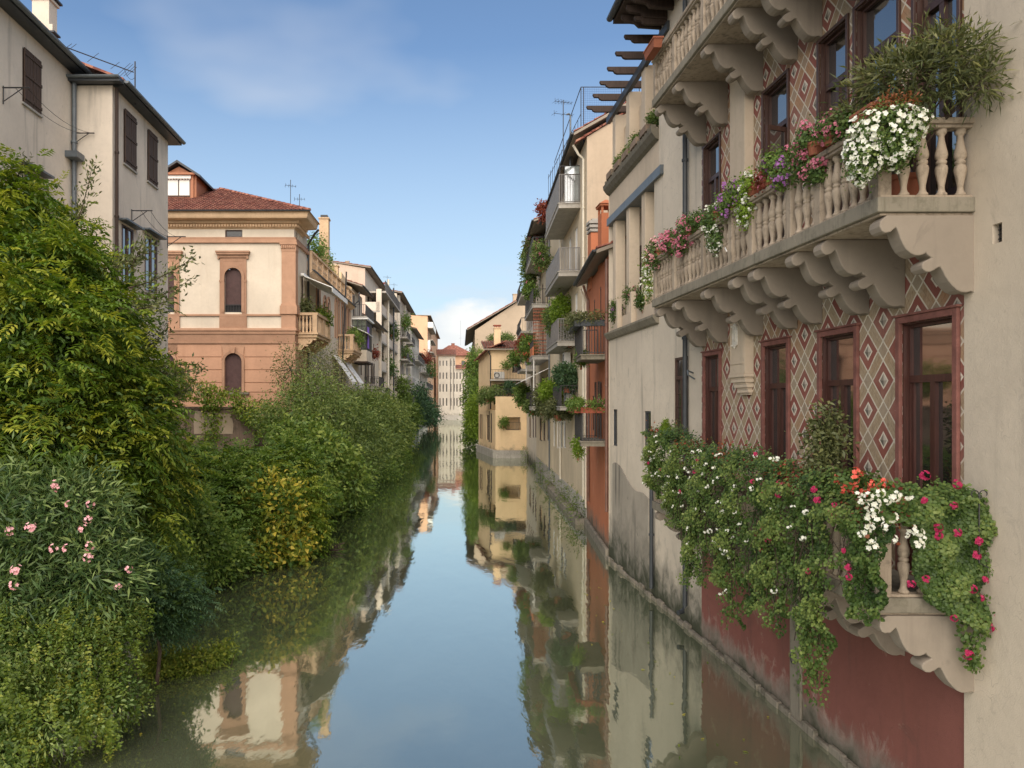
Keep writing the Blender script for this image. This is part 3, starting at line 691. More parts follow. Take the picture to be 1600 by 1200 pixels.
b.lathe([(0, -.04), (.025, -.02), (.03, 0), (.015, .03), (0, .05)], FD(cu, cz+.26, .205), 8); b.lathe([(0, -.05), (.02, -.02), (.03, 0), (0, .02)], FD(cu, cz-.22, .205), 8)
b.tube([FD(cu+x_, cz+z_, .212) for x_, z_ in ((-.03, .06), (0, .08), (.03, .05), (0, .01), (.035, -.03), (0, -.07), (-.035, -.05))], .008, 5)
b.build('cartouche', 'cartouche_stone', pal)
# balconies: slab, brackets, balusters, posts, rail
BR = [8.66, 10.03, 10.83, 12.1, 12.9, 14.2, 15.85, 17.05]
KP = [(0, 0), (1.02, 0), (1.10, -.07), (1.105, -.13), (1.08, -.18), (1.045, -.20), (.98, -.19), (.935, -.15), (.92, -.135), (.905, -.16), (.89, -.20), (.87, -.26), (.836, -.334), (.80, -.39), (.75, -.43), (.70, -.453), (.65, -.455), (.60, -.44), (.575, -.42), (.554, -.45), (.51, -.48), (.55, -.50),
      (.606, -.53), (.625, -.565), (.617, -.605), (.575, -.637), (.53, -.64), (.48, -.617), (.44, -.59), (.41, -.585), (.39, -.62), (.355, -.69), (.32, -.745), (.27, -.80), (.22, -.845), (.167, -.867), (.11, -.87), (.06, -.857), (0, -.88)]
bal = mesh_local(lambda q: q.lathe([(.058, 0), (.058, .03), (.042, .045), (.033, .08), (.034, .12), (.046, .19), (.062, .27), (.066, .31), (.058, .345), (.040, .36), (.053, .368), (.056, .385), (.053, .402), (.040, .41), (.058, .425), (.066, .46), (.062, .50), (.046, .57), (.034, .64), (.031, .68), (.042, .70), (.056, .715), (.058, .76)], (0, 0, 0), 14), 'baluster', 'stone_rail', True)
sq = mesh_local(lambda q: q.box(-.062, .062, -.062, .062, 0, .025), 'baluster_plinth', 'stone_rail')
def stone_balcony(z, bev=.01, hide=None):
    F = FD; u0, u1 = -.18, 8.45; dd = 1.12
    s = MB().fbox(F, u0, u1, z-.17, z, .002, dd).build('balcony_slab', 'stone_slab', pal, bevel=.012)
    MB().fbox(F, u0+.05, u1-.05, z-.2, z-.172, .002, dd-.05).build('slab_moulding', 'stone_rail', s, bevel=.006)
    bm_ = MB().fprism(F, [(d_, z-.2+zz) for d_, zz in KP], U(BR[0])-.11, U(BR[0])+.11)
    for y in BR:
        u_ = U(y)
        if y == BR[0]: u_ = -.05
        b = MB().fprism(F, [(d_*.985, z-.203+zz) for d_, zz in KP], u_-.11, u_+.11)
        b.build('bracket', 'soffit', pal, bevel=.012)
    rail = MB().fbox(F, u0+.03, u1, z+.79, z+.83, dd-.19, dd-.01).fbox(F, u0+.01, u1, z+.83, z+.90, dd-.21, dd+.015).fbox(F, u0+.04, u0+.19, z+.79, z+.83, .002, dd-.19).fbox(F, u0+.01, u0+.22, z+.83, z+.90, .002, dd-.21).fbox(F, u1-.17, u1, z+.79, z+.90, .002, dd-.21).build('balcony_rail', 'stone_rail', pal, bevel=.012)
    cuts = [u0+.12]+[U(y) for y in BR[1:-1]]+[u1-.09]
    for i, u_ in enumerate(cuts): MB().fbox(F, u_-.075, u_+.075, z+.001, z+.79, dd-.18, dd-.03).build('rail_post', 'stone_rail', pal, bevel=.008)
    MB().fbox(F, u0+.04, u1, z+.001, z+.03, dd-.17, dd-.04).fbox(F, u0+.05, u0+.18, z+.001, z+.03, .002, dd-.17).build('rail_plinth', 'stone_rail', pal)
    for a, c_ in zip(cuts, cuts[1:]):
        n = max(1, round((c_-a-.15)/.205)); st = (c_-a-.15)/n
        for k in range(n): inst('baluster', bal, pal, F(a+.075+st*(k+.5), z+.03, dd-.105), rng.uniform(0, 6))
    for k in range(4):
        inst('baluster', bal, pal, F(u0+.115, z+.03, .12+k*.215), rng.uniform(0, 6))
    return s
s1 = stone_balcony(ZL); s2 = stone_balcony(ZU); s3_ = stone_balcony(ZT)
MB().tube([FD(U(13.1), ZU+.33, 1.09), FD(U(12.2), ZU+.10, 1.42)], .012, 6).build('white_rod', 'white_paint', pal)
# maroon base pilaster, ring, footing
MB().fbox(FD, U(12.62), U(12.98), -.3, 2.88, .002, .05).build('base_pilaster', 'stone_footing', pal, bevel=.01)
b = MB(); a_ = np.linspace(0, 2*math.pi, 17); b.tube([FD(U(12.8)+.09*math.cos(x), 1.05+.09*math.sin(x), .08) for x in a_], .01, 5); b.build('mooring_ring', 'iron', pal)
b = MB()
for k in range(28):
    y0 = 8.82+k*.41; b.fbox(FD, U(y0), U(y0+.405), -.3, .10+rng.uniform(-.04, .05), .003, .06+rng.uniform(0, .05))
b.build('footing', 'stone_footing', pal, bevel=.02)
# roof with deep bracketed eaves
b = MB().fbox(FD, -.3, 11.9, 15.52, 15.66, -2, 1.15); b.build('roof', 'wood_dark', pal)
b = MB()
for k in range(24):
    u_ = -.1+k*.5; b.fprism(FD, [(0.01, 15.50), (1.05, 15.50), (1.05, 15.40), (.95, 15.32), (.7, 15.28), (.6, 15.18), (.01, 15.14)], u_-.05, u_+.05)
b.build('rafter_ends', 'wood_dark', pal, kind='stuff'); gutter(FD, -.3, 11.9, 15.66, 1.24, pal, r=.09)
MB().fprism(FD, [(1.2, 15.66), (-4, 18), (-8, 15.9), (-8, 15.66)], -.3, 11.9).build('roof_slope', 'roof_tile', pal)
pipe(pal, [(6.1, 18.06, 15.2), (6.1, 18.06, .55), (6.02, 18.0, .42), (5.9, 17.95, .4)], 'zinc_dark', .058)
MB().tube([FS(.5, 6.0, .02), FS(.4, 6.05, .18), FS(.3, 5.95, .2), FS(.3, 5.85, .05)], .02, 6).build('elbow_pipe', 'zinc', pal)

# ================================================================ RIGHT: loggia house
FL0 = Fac((XW, 20.4), (XW+.02, 26.0), 1)
log = thing('house', 'beige house with a pillared loggia above a blank stained wall', 'house', (XW, 23, 0))
sl1 = (FL0.px(1017), FL0.px(1007)); sl2 = (FL0.px(964.5), FL0.px(958))
hl = [(sl1[0], sl1[1], 4.0, 5.08), (sl2[0], sl2[1], 3.9, 5.1)]
b = MB().wall(FL0, 0, 5.6, -.6, 7.5, hl, .12)
b.add([(XW, 26, -.6), (14, 26, -.6), (14, 26, 12.6), (XW, 26, 12.6)], [(0, 1, 2, 3)]).add([(14, 20.4, -.6), (14, 26, -.6), (14, 26, 12.6), (14, 20.4, 12.6)], [(0, 1, 2, 3)])
b.add([(6.9, 20.4, 11.3), (14, 20.4, 11.3), (14, 26, 11.3), (6.9, 26, 11.3)], [(0, 1, 2, 3)]).fbox(FL0, 0, 5.6, 7.4, 7.5, -1.6, 0)
b.build('wall', 'plaster_grey', log)
for h_ in hl: window(FL0, *h_, log, 'single', 'zinc_dark', d=-.06)
P1 = [FL0.px(x) for x in (1015, 958)]
b = MB(); n = 14
top = [2.65, 2.7, 2.75, 2.74, 2.72, 2.75, 2.8, 2.9, 3.0, 3.12, 3.25, 3.32, 3.36, 3.36, 3.3]
b.fplate(FL0, [(P1[0]+(P1[1]-P1[0])*k/n, top[k]) for k in range(n+1)]+[(P1[1], -.3), (P1[0], -.3)], .002, .03)
b.build('patched_render', 'plaster_stain', log, bevel=.01)
MB().fprism(FL0, [(.002, 7.42), (.08, 7.45), (.14, 7.55), (.17, 7.6), (.17, 7.66), (.002, 7.66)], .0, 5.6).build('string_course', 'stone_slab', log)
b = MB().fbox(FL0, 0, 5.6, 7.66, 8.05, -.2, .0)
b.build('parapet', 'plaster_pillar', log)
for k, y in enumerate((21.9, 23.6, 25.3)): MB().fbox(FL0, y-20.4-.18, y-20.4+.18, 8.05, 11.28, -.32, .0).build('pillar', 'plaster_pillar', log, bevel=.012)
MB().fbox(FL0, -.2, .42, 7.66, 11.28, -.32, .0).build('pillar', 'plaster_grey', log)
for y in (22.75, 24.4): MB().fbox(FL0, y-20.4-.09, y-20.4+.09, 7.67, 8.6, .0, .14).build('parapet_post', 'plaster_pillar', log, bevel=.01)
MB().box(6.9, 7.0, 20.4, 26, 7.66, 11.3).build('loggia_back_wall', 'plaster_pillar', log)
for a in (21.0, 22.6, 24.3):
    Fb = Fac((6.89, 20.4), (6.89, 26), 1); window(Fb, a-20.4, a-20.4+.8, 8.1, 10.3, log, 'sash', d=.045)
MB().fbox(FL0, -.4, 5.6, 11.28, 11.52, -.4, .09).build('loggia_beam', 'zinc', log)
MB().wall(FL0, 0, 5.6, 11.52, 12.55, ()).fbox(FL0, 0, 5.6, 12.5, 12.55, -2, 0).build('upper_wall', 'plaster_pillar', log)
b = MB().fprism(FL0, [(.002, 12.3), (.1, 12.36), (.2, 12.5), (.22, 12.62), (.002, 12.62)], 0, 5.6)
for k in range(22): b.fbox(FL0, .1+k*.25, .1+k*.25+.11, 12.62, 12.74, .05, .19)
b.build('parapet_moulding', 'stone_slab', log)
for k in range(5):
    y = 21.2+k*1.0; bx = MB().fbox(FL0, y-20.4-.33, y-20.4+.33, 12.70, 12.9, .03, .22).build('planter_box', 'wall_mossy', log, bevel=.01)
for y, ztop in ((21.9, 14.86), (23.6, 14.8), (25.35, 14.75)): MB().fbox(FL0, y-20.4-.2, y-20.4+.2, 12.55, ztop, -.42, -.0).build('pergola_pillar', 'plaster_pillar', log, bevel=.012)
MB().box(6.5, 6.62, 22.0, 26, 12.55, 14.3).build('terrace_wall', 'plaster_pillar', log)
MB().fbox(FL0, -.9, 5.75, 14.8, 15.02, -.06, .07).build('pergola_beam', 'zinc_dark', log)
for k in range(7):
    y = 19.75+k*.99
    MB().fprism(FL0, [(-2.6, 15.03), (.55, 15.03), (.62, 15.06), (.66, 15.12), (.8, 15.13), (.84, 15.2), (.84, 15.24), (-2.6, 15.24)], y-20.4-.05, y-20.4+.05).build('rafter', 'wood_brown' if False else 'wood_dark', log, bevel=.008)
b = MB()
for k in range(14):
    y0 = 20.42+k*.4; b.fbox(FL0, y0-20.4, y0-20.4+.395, -.3, .12+rng.uniform(-.05, .06), .031, .07+rng.uniform(0, .05))
b.build('footing', 'stone_footing', log, bevel=.02)
pipe(log, [(6.1, 20.75, 3.2), (6.1, 20.75, .3)], 'zinc_dark', .055)
# ================================================================ generic canal-side house
def house(label, p0, p1, side, depth, z1, mat, wins=(), z0=-.6, eave=.5, roof='tile', rise=1.6, cat='house', name='house', endmat=None, gable=False, gut=True, style='sash', endwins=(), glass='glass_far', rev=.16, frame='brown_frame', pitch=.28, tile_h=True):
    """canal wall p0 (near) to p1 (far); interior lies away from the normal; ends are cut straight across"""
    F = Fac(p0, p1, side); sg = -1 if F.n.x > 0 else 1      # interior direction in x
    root = thing(name, label, cat, (p0[0], p0[1], 0))
    q0 = (p0[0]+sg*depth, p0[1]); q1 = (p1[0]+sg*depth, p1[1])
    hl = [w_[:4] for w_ in wins]
    b = MB().wall(F, 0, F.L, z0, z1, hl, rev)
    b.add([(*p1, z0), (*q1, z0), (*q1, z1), (*p1, z1)], [(0, 1, 2, 3)]).add([(*q0, z0), (*q1, z0), (*q1, z1), (*q0, z1)], [(0, 1, 2, 3)]).add([(*p0, z1-.01), (*p1, z1-.01), (*q1, z1-.01), (*q0, z1-.01)], [(0, 1, 2, 3)])
    E = Fac(p0, q0, -1 if sg > 0 else 1)                   # near end wall, faces the camera
    eb = b if endmat is None else MB()
    eb.wall(E, 0, depth, z0, z1, [w_[:4] for w_ in endwins], rev)
    b.build('wall', mat, root)
    if endmat: eb.build('end_wall', endmat, root)
    for w_ in wins: window(F, *w_[:4], root, w_[4] if len(w_) > 4 else style, frame, glass, d=-.06)
    for w_ in endwins: window(E, *w_[:4], root, w_[4] if len(w_) > 4 else style, frame, glass, d=-.06)
    if roof:
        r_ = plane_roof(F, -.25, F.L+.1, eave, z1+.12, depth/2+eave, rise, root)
        if roof == 'tile' and tile_h: tiles('roof_tiles', F, -.25, F.L+.1, eave, z1+.125, depth/2+eave, rise, root, pitch=pitch, row=pitch*1.7)
        if gut: gutter(F, -.25, F.L+.1, z1+.12, eave+.07, root)
        MB().loft([(*q0, z1), E(depth/2, z1+rise, 0), E(0, z1, 0)], [(*q1, z1), (q1[0]-sg*depth/2, q1[1], z1+rise), (*p1, z1)]).build('roof_body', mat if not endmat else endmat, root)
    return root, F, E
def pxw(F, x0, x1, y0, y1, *st):
    a, b_ = sorted((F.px(x0), F.px(x1))); m_ = F.px((x0+x1)/2)
    return (a, b_, F.pz(m_, y1), F.pz(m_, y0), *st)
# ---------------- orange house
p0, p1 = (6.22, 26.02), (7.0, 33.35)
F = Fac(p0, p1, 1)
ow = [(.5, .95, 8.3, 10.0, 'single'), (2.2, 2.7, 7.2, 9.6, 'single'), (4.3, 4.8, 7.2, 9.4, 'single'), (.5, 1.1, 4.1, 6.2, 'single'), (2.2, 2.9, 4.05, 6.1, 'shut'), (.5, 1.1, 2.1, 3.3, 'single'), (4.6, 5.2, 4.2, 5.6, 'single')]
org, FO, EO = house('narrow orange plastered house with two iron railed balconies', p0, p1, 1, 6, 10.35, 'plaster_orange', ow, eave=.45, rise=1.2)
pipe(org, [FO(.12, 10.2, .07), FO(.12, 1.6, .07)], 'copper_pipe', .055); pipe(org, [FO(5.9, 10.2, .3), FO(6.1, 9.6, .07), FO(6.1, 1.2, .07)], 'copper_pipe', .05)
pipe(org, [FO(7.0, 10.2, .3), FO(7.1, 9.6, .07), FO(7.1, .8, .07)], 'pipe_cream', .045)
for z in (6.95, 3.95):
    s_ = balcony(FO, .4, 3.3, z, .9, org, h=1.12, th=.14, rail='iron', slabm='stone_slab', step=.1, r=.01)
b = MB().box(6.55, 7.0, 28.6, 29.2, 9.6, 12.4).box(6.49, 7.06, 28.54, 29.26, 12.65, 12.73)
for x, y in ((6.55, 28.6), (6.92, 28.6), (6.55, 29.12), (6.92, 29.12)): b.box(x, x+.08, y, y+.08, 12.4, 12.65)
b.loft([(6.45, 28.5, 12.73), (7.1, 28.5, 12.73), (7.1, 29.3, 12.73), (6.45, 29.3, 12.73)], [(6.75, 28.85, 12.95), (6.8, 28.85, 12.95), (6.8, 28.95, 12.95), (6.75, 28.95, 12.95)]); b.build('chimney', 'plaster_orange', org, bevel=.01)
b = MB().box(6.78, 7.3, 31.5, 32.1, 10, 12.3); ch = b.build('chimney', 'plaster_orange', org)
b = MB()
for k in range(3): b.box(6.74-.02*k, 7.34+.02*k, 31.46, 32.14, 12.34+.17*k, 12.45+.17*k)
b.box(6.85, 7.2, 31.6, 32, 12.3, 12.9); b.build('louvre_cap', 'concrete', ch)
MB().fbox(FO, .0, 7.3, -.3, .35, .002, .12).build('footing', 'stone_footing', org, bevel=.03)
# ---------------- tall yellow house with grey balconies
LX = lambda y: 7.0+.067*(y-33)
pA, pB, pC, pD = (LX(33.45), 33.45), (LX(50), 50), (LX(62), 62), (LX(74.8), 74.8)
F = Fac(pA, pB, 1)
yw = [pxw(F, 870, 874, 658, 700, 'single'), pxw(F, 875, 879, 658, 700, 'single'), pxw(F, 880, 884, 658, 700, 'single'),
      (.35, .85, 1.6, 3.2, 'single'), (.5, .9, 5.4, 7.2, 'single')]
for z in (14.6, 11.45, 8.3): yw += [(3.2, 4.1, z+.05, z+2.3, 'sash'), (5.6, 6.6, z+.05, z+2.3, 'sash')]
yw += [(10.4, 11.2, 5.2, 7.0, 'shut'), (13.6, 14.5, 5.2, 7.0, 'shut'), (12, 12.8, 2.6, 4.4, 'single'), (14, 14.8, 2.6, 4.4, 'single'), (10.6, 11.4, 8.8, 10.6, 'shut'), (10.6, 11.4, 12, 13.8, 'shut'), (13.6, 14.4, 8.8, 10.6, 'shut')]
yel, FY, EY = house('tall yellow house with grey railed balconies and a big blank gable end', pA, pB, 1, 12, 16.9, 'plaster_yellow', yw, eave=.6, rise=3.6, endmat='plaster_gable', gable=True, frame='white_paint')
for z in (14.56, 11.4): balcony(FY, 2.15, 9.1, z, 1.0, yel, h=1.35 if z > 14 else 1.1, th=.2, step=.07, r=.014)
balcony(FY, 3.6, 9.9, 8.27, .9, yel, h=1.1, th=.2, step=.07, r=.014); balcony(FY, 2.9, 9.5, 5.12, .85, yel, h=1.0, th=.16, rail='iron', step=.12)
pipe(yel, [FY(.4, 16.7, .55), FY(.5, 16.3, .3), FY(.55, 16.1, .08), FY(.55, 1.0, .08)], 'pipe_cream', .055); pipe(yel, [FY(10.0, 16.7, .3), FY(10.0, 16.1, .08), FY(10.0, 1.0, .08)], 'pipe_cream', .055)
MB().fbox(FY, -.02, 16.5, -.5, 1.05, .002, .04).build('plinth', 'concrete', yel); MB().fbox(FY, 0, 16.5, -.5, .25, .041, .5).build('footing', 'stone_footing', yel, bevel=.04)
for u_, z in ((5.0, 7.25), (4.2, 5.4)): a_ = MB().fbox(FY, u_, u_+.8, z, z+.6, .1, .42).build('air_conditioner', 'ac_white', yel, bevel=.02); MB().tube([FY(u_+.3+.2*math.cos(t), z+.3+.2*math.sin(t), .43) for t in np.linspace(0, 6.28, 13)], .012, 4).build('fan_guard', 'iron', a_)
# glass wind screens on the top balcony
MB().fbox(FY, 2.2, 2.24, 14.6, 16.3, .05, .7).build('glass_screen', 'glass_pale', yel)
MB().fbox(FY, 2.19, 2.25, 16.3, 16.34, .02, .95).fbox(FY, 2.19, 2.25, 14.6, 16.3, .7, .73).fbox(FY, 2.19, 2.25, 14.6, 16.3, .92, .95).build('screen_frame', 'iron', yel)
tiles('verge_tiles', Fac((pA[0]-.55, 33.3), (pA[0]+6.1, 33.3), 1), 0, 6.6, 0, 0, .01, .01, yel) if False else None
b = MB()
for k in range(20): x0 = pA[0]-.5+k*.34; z0_ = 16.95+(x0-pA[0])*.6; b.hexa([(x0, 33.35, z0_), (x0+.37, 33.35, z0_+.2), (x0+.37, 33.7, z0_+.2), (x0, 33.7, z0_), (x0, 33.35, z0_+.09), (x0+.37, 33.35, z0_+.28), (x0+.37, 33.7, z0_+.28), (x0, 33.7, z0_+.09)])
b.build('verge_tiles', 'roof_tile', yel, kind='stuff')
# wire fence on the roof terrace
fr_ = thing('wire_fence', 'thin blue wire mesh fence on the roof terrace above the blank gable', 'fence', (8.0, 35, 17.6))
b = MB(); xa, xb, yy = 6.98, 9.6, 34.5
for x in (xa, xa+.12, 8.8, xb): b.tube([(x, yy, 16.9), (x, yy, 19.5)], .02, 5)
b.tube([(xa, yy, 19.5), (xb, yy, 19.5)], .02, 5).tube([(xa, yy, 19.5), (xa+.4, 44, 19.1)], .02, 5)
b.tube([(xa+.5, yy, 17.6), (xa+1.0, yy, 18.2)], .02, 4)
for k in range(14): b.tube([(xa, yy+k*.7, 17.0), (xa, yy+k*.7, 18.3)], .012, 4)
b.tube([(xa, yy, 18.3), (xa, yy+9.2, 18.1)], .015, 4)
b.build('post', 'iron', fr_)
b = MB()
for k in range(26): b.tube([(xa+k*.1, yy, 17.0), (xa+k*.1, yy, 19.5)], .0035, 3)
for k in range(24): b.tube([(xa, yy, 17.1+k*.1), (xb, yy, 17.1+k*.1)], .0035, 3)
b.build('mesh_panel', 'blue_plastic', fr_, kind='stuff')
antenna(6.9, 38.5, 16.9, 3.6, 'tall tv antenna above the gutter of the yellow house', ((.97, .45, 6), (.8, .5, 3)), 'roof antennas', .3)
st = thing('vent_pipe', 'bent metal vent pipe rising beside the antenna of the yellow house', 'vent pipe', (6.9, 36.6, 16.9)); MB().tube([(6.9, 36.6, 16.6), (6.9, 36.6, 19.0), (6.83, 36.6, 19.1), (6.72, 36.6, 19.05)], .045, 8).build('pipe', 'zinc', st)
# ---------------- second yellow house with lattice and planted balconies
F = Fac(pB, pC, 1)
yw = [pxw(F, 843, 847, 653, 689, 'single'), pxw(F, 849, 852, 653, 689, 'single'), pxw(F, 855, 858, 653, 689, 'single')]
for z in (15.0, 11.8, 8.4, 5.05): yw += [(2, 3, z+.05, z+2.2, 'sash'), (5.5, 6.6, z+.05, z+2.2, 'sash')]
ye2, FZ, EZ = house('second yellow house with terracotta lattice screens between planted balconies', pB, pC, 1, 11, 17.1, 'plaster_yellow', yw, eave=1.1, rise=2.2)
for z, so in ((15.2, False), (11.8, False), (8.4, False), (5.05, False)): balcony(FZ, .4, 8.6, z, 1.15, ye2, h=1.0, th=.22, step=.14, rail='iron')
b = MB()
for i in range(9):
    for j in range(14): b.fbox(FZ, .42, .5, 8.6+j*.22, 8.6+j*.22+.05, .1+i*.11, .1+i*.11+.09)
for i in range(10): b.fbox(FZ, .43, .49, 8.5, 11.6, .08+i*.11, .10+i*.11)
b.build('lattice_screen', 'terracotta', ye2, kind='stuff')
MB().fbox(FZ, .3, 8.5, 8.45, 9.0, 1.06, 1.14).build('lattice_base', 'plaster_orange', ye2)
b = MB().tube([FZ(.5, 5.1, 1.05), FZ(.5, 8.3, 1.05)], .04, 6).tube([FZ(8.3, 5.1, 1.05), FZ(8.3, 8.3, 1.05)], .04, 6); b.build('awning_post', 'white_paint', ye2)
MB().hexa([FZ(.6, 7.6, 0.05), FZ(8, 7.6, 0.05), FZ(8, 6.7, 1.9), FZ(.6, 6.7, 1.9), FZ(.6, 7.64, 0.05), FZ(8, 7.64, 0.05), FZ(8, 6.74, 1.9), FZ(.6, 6.74, 1.9)]).build('awning', 'white_paint', ye2)
MB().fbox(FZ, 0, 12, -.5, 1.0, .002, .05).build('plinth', 'concrete', ye2); pipe(ye2, [FZ(.1, 16.9, .08), FZ(.1, .9, .08)], 'zinc', .05)
# ---------------- third, plain reach up to the bright corner house
F = Fac(pC, pD, 1)
yw = [pxw(F, 827, 829.5, 650, 684, 'single'), pxw(F, 832, 834, 650, 684, 'single'), pxw(F, 836, 838, 650, 684, 'single')]+[(k*2.2+1, k*2.2+1.9, z, z+1.9, 'single') for k in range(5) for z in (5.6, 8.8, 12)]
ye3, FQ, EQ = house('third cream house in the right hand row with curved iron balconies', pC, pD, 1, 10, 15.2, 'plaster_pale', yw, eave=.7, rise=1.8)
for z in (11.2, 8.1, 14.2):
    s_ = MB().fprism(FQ, [(0, z-.2), (1.2, z-.2), (1.2, z), (0, z)], .4, 6.5).build('balcony', 'concrete', ye3); b = MB(); n = 40
    for k in range(n+1):
        u_ = .45+k*6/n; b.tube([FQ(u_, z, 1.15), FQ(u_, z+.35, 1.3), FQ(u_, z+.7, 1.2), FQ(u_, z+1.05, 1.18)], .013, 3)
    for k in range(9): b.tube([FQ(.45, z, .05+k*.13), FQ(.45, z+1.05, .05+k*.13)], .013, 3)
    b.tube([FQ(.45, z+1.05, .05), FQ(.45, z+1.05, 1.18), FQ(6.45, z+1.05, 1.18)], .03, 4); b.build('railing', 'iron', s_)
# ---------------- bright yellow corner house at the bend
bys = thing('house', 'bright yellow corner house with red tiled roof and terraces at the canal bend', 'house', (7, 76, 0))
Fa = Fac((6.75, 74.2), (9.75, 74.2), -1); Fb = Fac((5.85, 84.8), (6.75, 74.2), -1)
hb = [(pxw(Fa, 793, 817, 651, 664, 'x')[:4])]
b = MB().wall(Fa, 0, 3.0, -.5, 5.95, [(1.0, 2.4, 2.7, 3.95)], .9).wall(Fb, 0, Fb.L, -.5, 4.6, [(1.6, 2.3, 1.5, 4.1), (5.2, 6.6, 1.5, 4.1)], .15)
b.box(6.75, 9.75, 74.21, 78, 5.8, 5.95).add([(5.85, 84.8, -.5), (9, 84.8, -.5), (9, 84.8, 10.7), (5.85, 84.8, 10.7)], [(0, 1, 2, 3)])
Fu = Fac((6.6, 78), (10.2, 78), -1); Fs = Fac((5.85, 84.8), (6.6, 78), -1)
b.wall(Fu, 0, 3.6, 4.6, 10.75, [(.3, 1.2, 5.2, 7.2), (2.2, 3.0, 8.4, 10.0)], .15).wall(Fs, 0, Fs.L, 4.6, 10.75, ())
b.add([(5.85, 84.8, 4.6), (6.75, 74.2, 4.6), (9.75, 74.2, 4.6), (9.75, 84.8, 4.6)], [(0, 1, 2, 3)])
b.build('wall', 'plaster_bright', bys)
window(Fb, 1.6, 2.3, 1.5, 4.1, bys, 'shut', glass='glass_far'); window(Fb, 5.2, 6.6, 1.5, 4.1, bys, 'sash', glass='glass_far'); window(Fu, .3, 1.2, 5.2, 7.2, bys, 'sash'); window(Fu, 2.2, 3.0, 8.4, 10, bys, 'sash')
plane_roof(Fu, -.7, 4.2, .5, 10.8, 4.5, 1.1, bys); tiles('roof_tiles', Fu, -.7, 4.2, .5, 10.82, 4.5, 1.1, bys, pitch=.3, row=.5)
MB().hexa([Fs(-.3, 9.9, .5), Fs(7.2, 10.75, .5), Fs(7.2, 11.6, -1.6), Fs(-.3, 10.8, -1.6), Fs(-.3, 10.0, .5), Fs(7.2, 10.85, .5), Fs(7.2, 11.7, -1.6), Fs(-.3, 10.9, -1.6)]).build('side_roof', 'roof_tile', bys)
pipe(bys, [Fu(-.3, 10.6, .4), Fu(.0, 10.1, .05), Fu(.0, 4.7, .05)], 'iron', .06); pipe(bys, [Fb(8.6, 4.3, .07), Fb(8.6, 1.4, .07)], 'iron', .05); pipe(bys, [Fb(7.4, 4.5, .07), Fb(7.4, 1.4, .07)], 'iron', .05)
b = chimney(MB(), 7.4, 79.5, 10.9, 13.0, .65, .65); b.build('chimney', 'plaster_bright', bys)
b = MB()
for k in range(4): b.box(7.1+k*.17, 7.2+k*.17, 79.2, 79.3, 13.09, 13.3)
b.box(7.0, 7.8, 79.1, 79.9, 13.3, 13.38); b.build('chimney_crown', 'brick_red', bys)
s_ = MB().box(6.5, 10.5, 76.9, 78, 7.55, 7.7).build('balcony', 'concrete', bys); b = MB(); bars(b, Fu, -.05, 3.9, 7.7, .95, 1.05, .15, .012); b.build('railing', 'iron', s_)
a_ = MB().box(6.9, 7.9, 77.1, 77.5, 7.75, 8.45).build('air_conditioner', 'ac_white', bys); MB().tube([(7.15+.25*math.cos(t), 77.08, 8.1+.25*math.sin(t)) for t in np.linspace(0, 6.28, 15)], .03, 4).build('fan_guard', 'iron', a_)
MB().hexa([(6.9, 76.9, 6.9), (10.0, 76.9, 7.15), (10, 79, 7.4), (6.9, 79, 7.3), (6.9, 76.9, 6.98), (10.0, 76.9, 7.23), (10, 79, 7.48), (6.9, 79, 7.38)]).build('porch_roof', 'wood_dark', bys)
b = MB(); bars(b, Fa, 0, 2.9, 5.95, .7, -.05, .16, .012); b.build('terrace_railing', 'iron', bys); b = MB(); bars(b, Fa, 1.0, 2.4, 2.7, .75, .04, .12, .012); b.build('window_railing', 'iron', bys)
MB().fbox(Fa, -.1, 3.0, -.5, .75, .002, .25).fbox(Fb, 0, Fb.L, -.5, .75, .002, .25).build('plinth', 'concrete', bys)
# ---------------- pale gable behind it
pg_, _, _ = house('large pale blank gable rising behind the bright yellow corner house', (6.3, 98), (7.5, 125), 1, 12.5, 14.6, 'plaster_gable', (), rise=4.2, gable=True, eave=1.0, pitch=.5, z0=4)
b = chimney(MB(), 12.3, 98.5, 18.2, 19.2, 2.2, .6); b.build('chimney', 'plaster_gable', pg_)
antenna(12.3, 98.5, 19.2, 3.6, 'tv antenna on top of the pale blank gable', ((.95, .4, 4), (.7, .5, 4), (.45, .5, 4)), 'roof antennas', .2)
# ================================================================ FAR END
FW = Fac((4.0, 240), (17.5, 240), -1)
zs_ = [(20.1-3.2*0-2.6, 1.9), (14.3, 2.2), (11.0, 2.2), (7.2, 2.6)]
xw = [687.5, 692.5, 698.0, 704.5, 709.5, 714.0, 719.0, 724]
fw = [pxw(FW, x-.9, x+.9, y0, y1, 'single') for x in xw for y0, y1 in ((563.5, 571.5), (582, 592), (600, 612), (622, 634))]
fw = [h_ for h_ in fw if h_[0] > .1 and h_[1] < 13.4 and (h_[1] < 5.3 or h_[3] < 15.7)]
whi = thing('apartment_block', 'white five storey block closing the far end of the canal', 'building', (10, 240, 0))
MB().wall(FW, 0, 5.3, -.6, 20.0, [h_ for h_ in fw if h_[1] < 5.3], .3).wall(FW, 5.3, 13.5, -.6, 16.0, [h_ for h_ in fw if h_[0] > 5.3], .3).add([(4, 240, -.6), (4, 256, -.6), (4, 256, 20), (4, 240, 20)], [(0, 1, 2, 3)]).add([(17.5, 240, -.6), (17.5, 256, -.6), (17.5, 256, 16), (17.5, 240, 16)], [(0, 1, 2, 3)]).build('wall', 'plaster_white', whi)
for h_ in fw: window(FW, *h_[:4], whi, 'single', glass='glass_far', d=-.12)
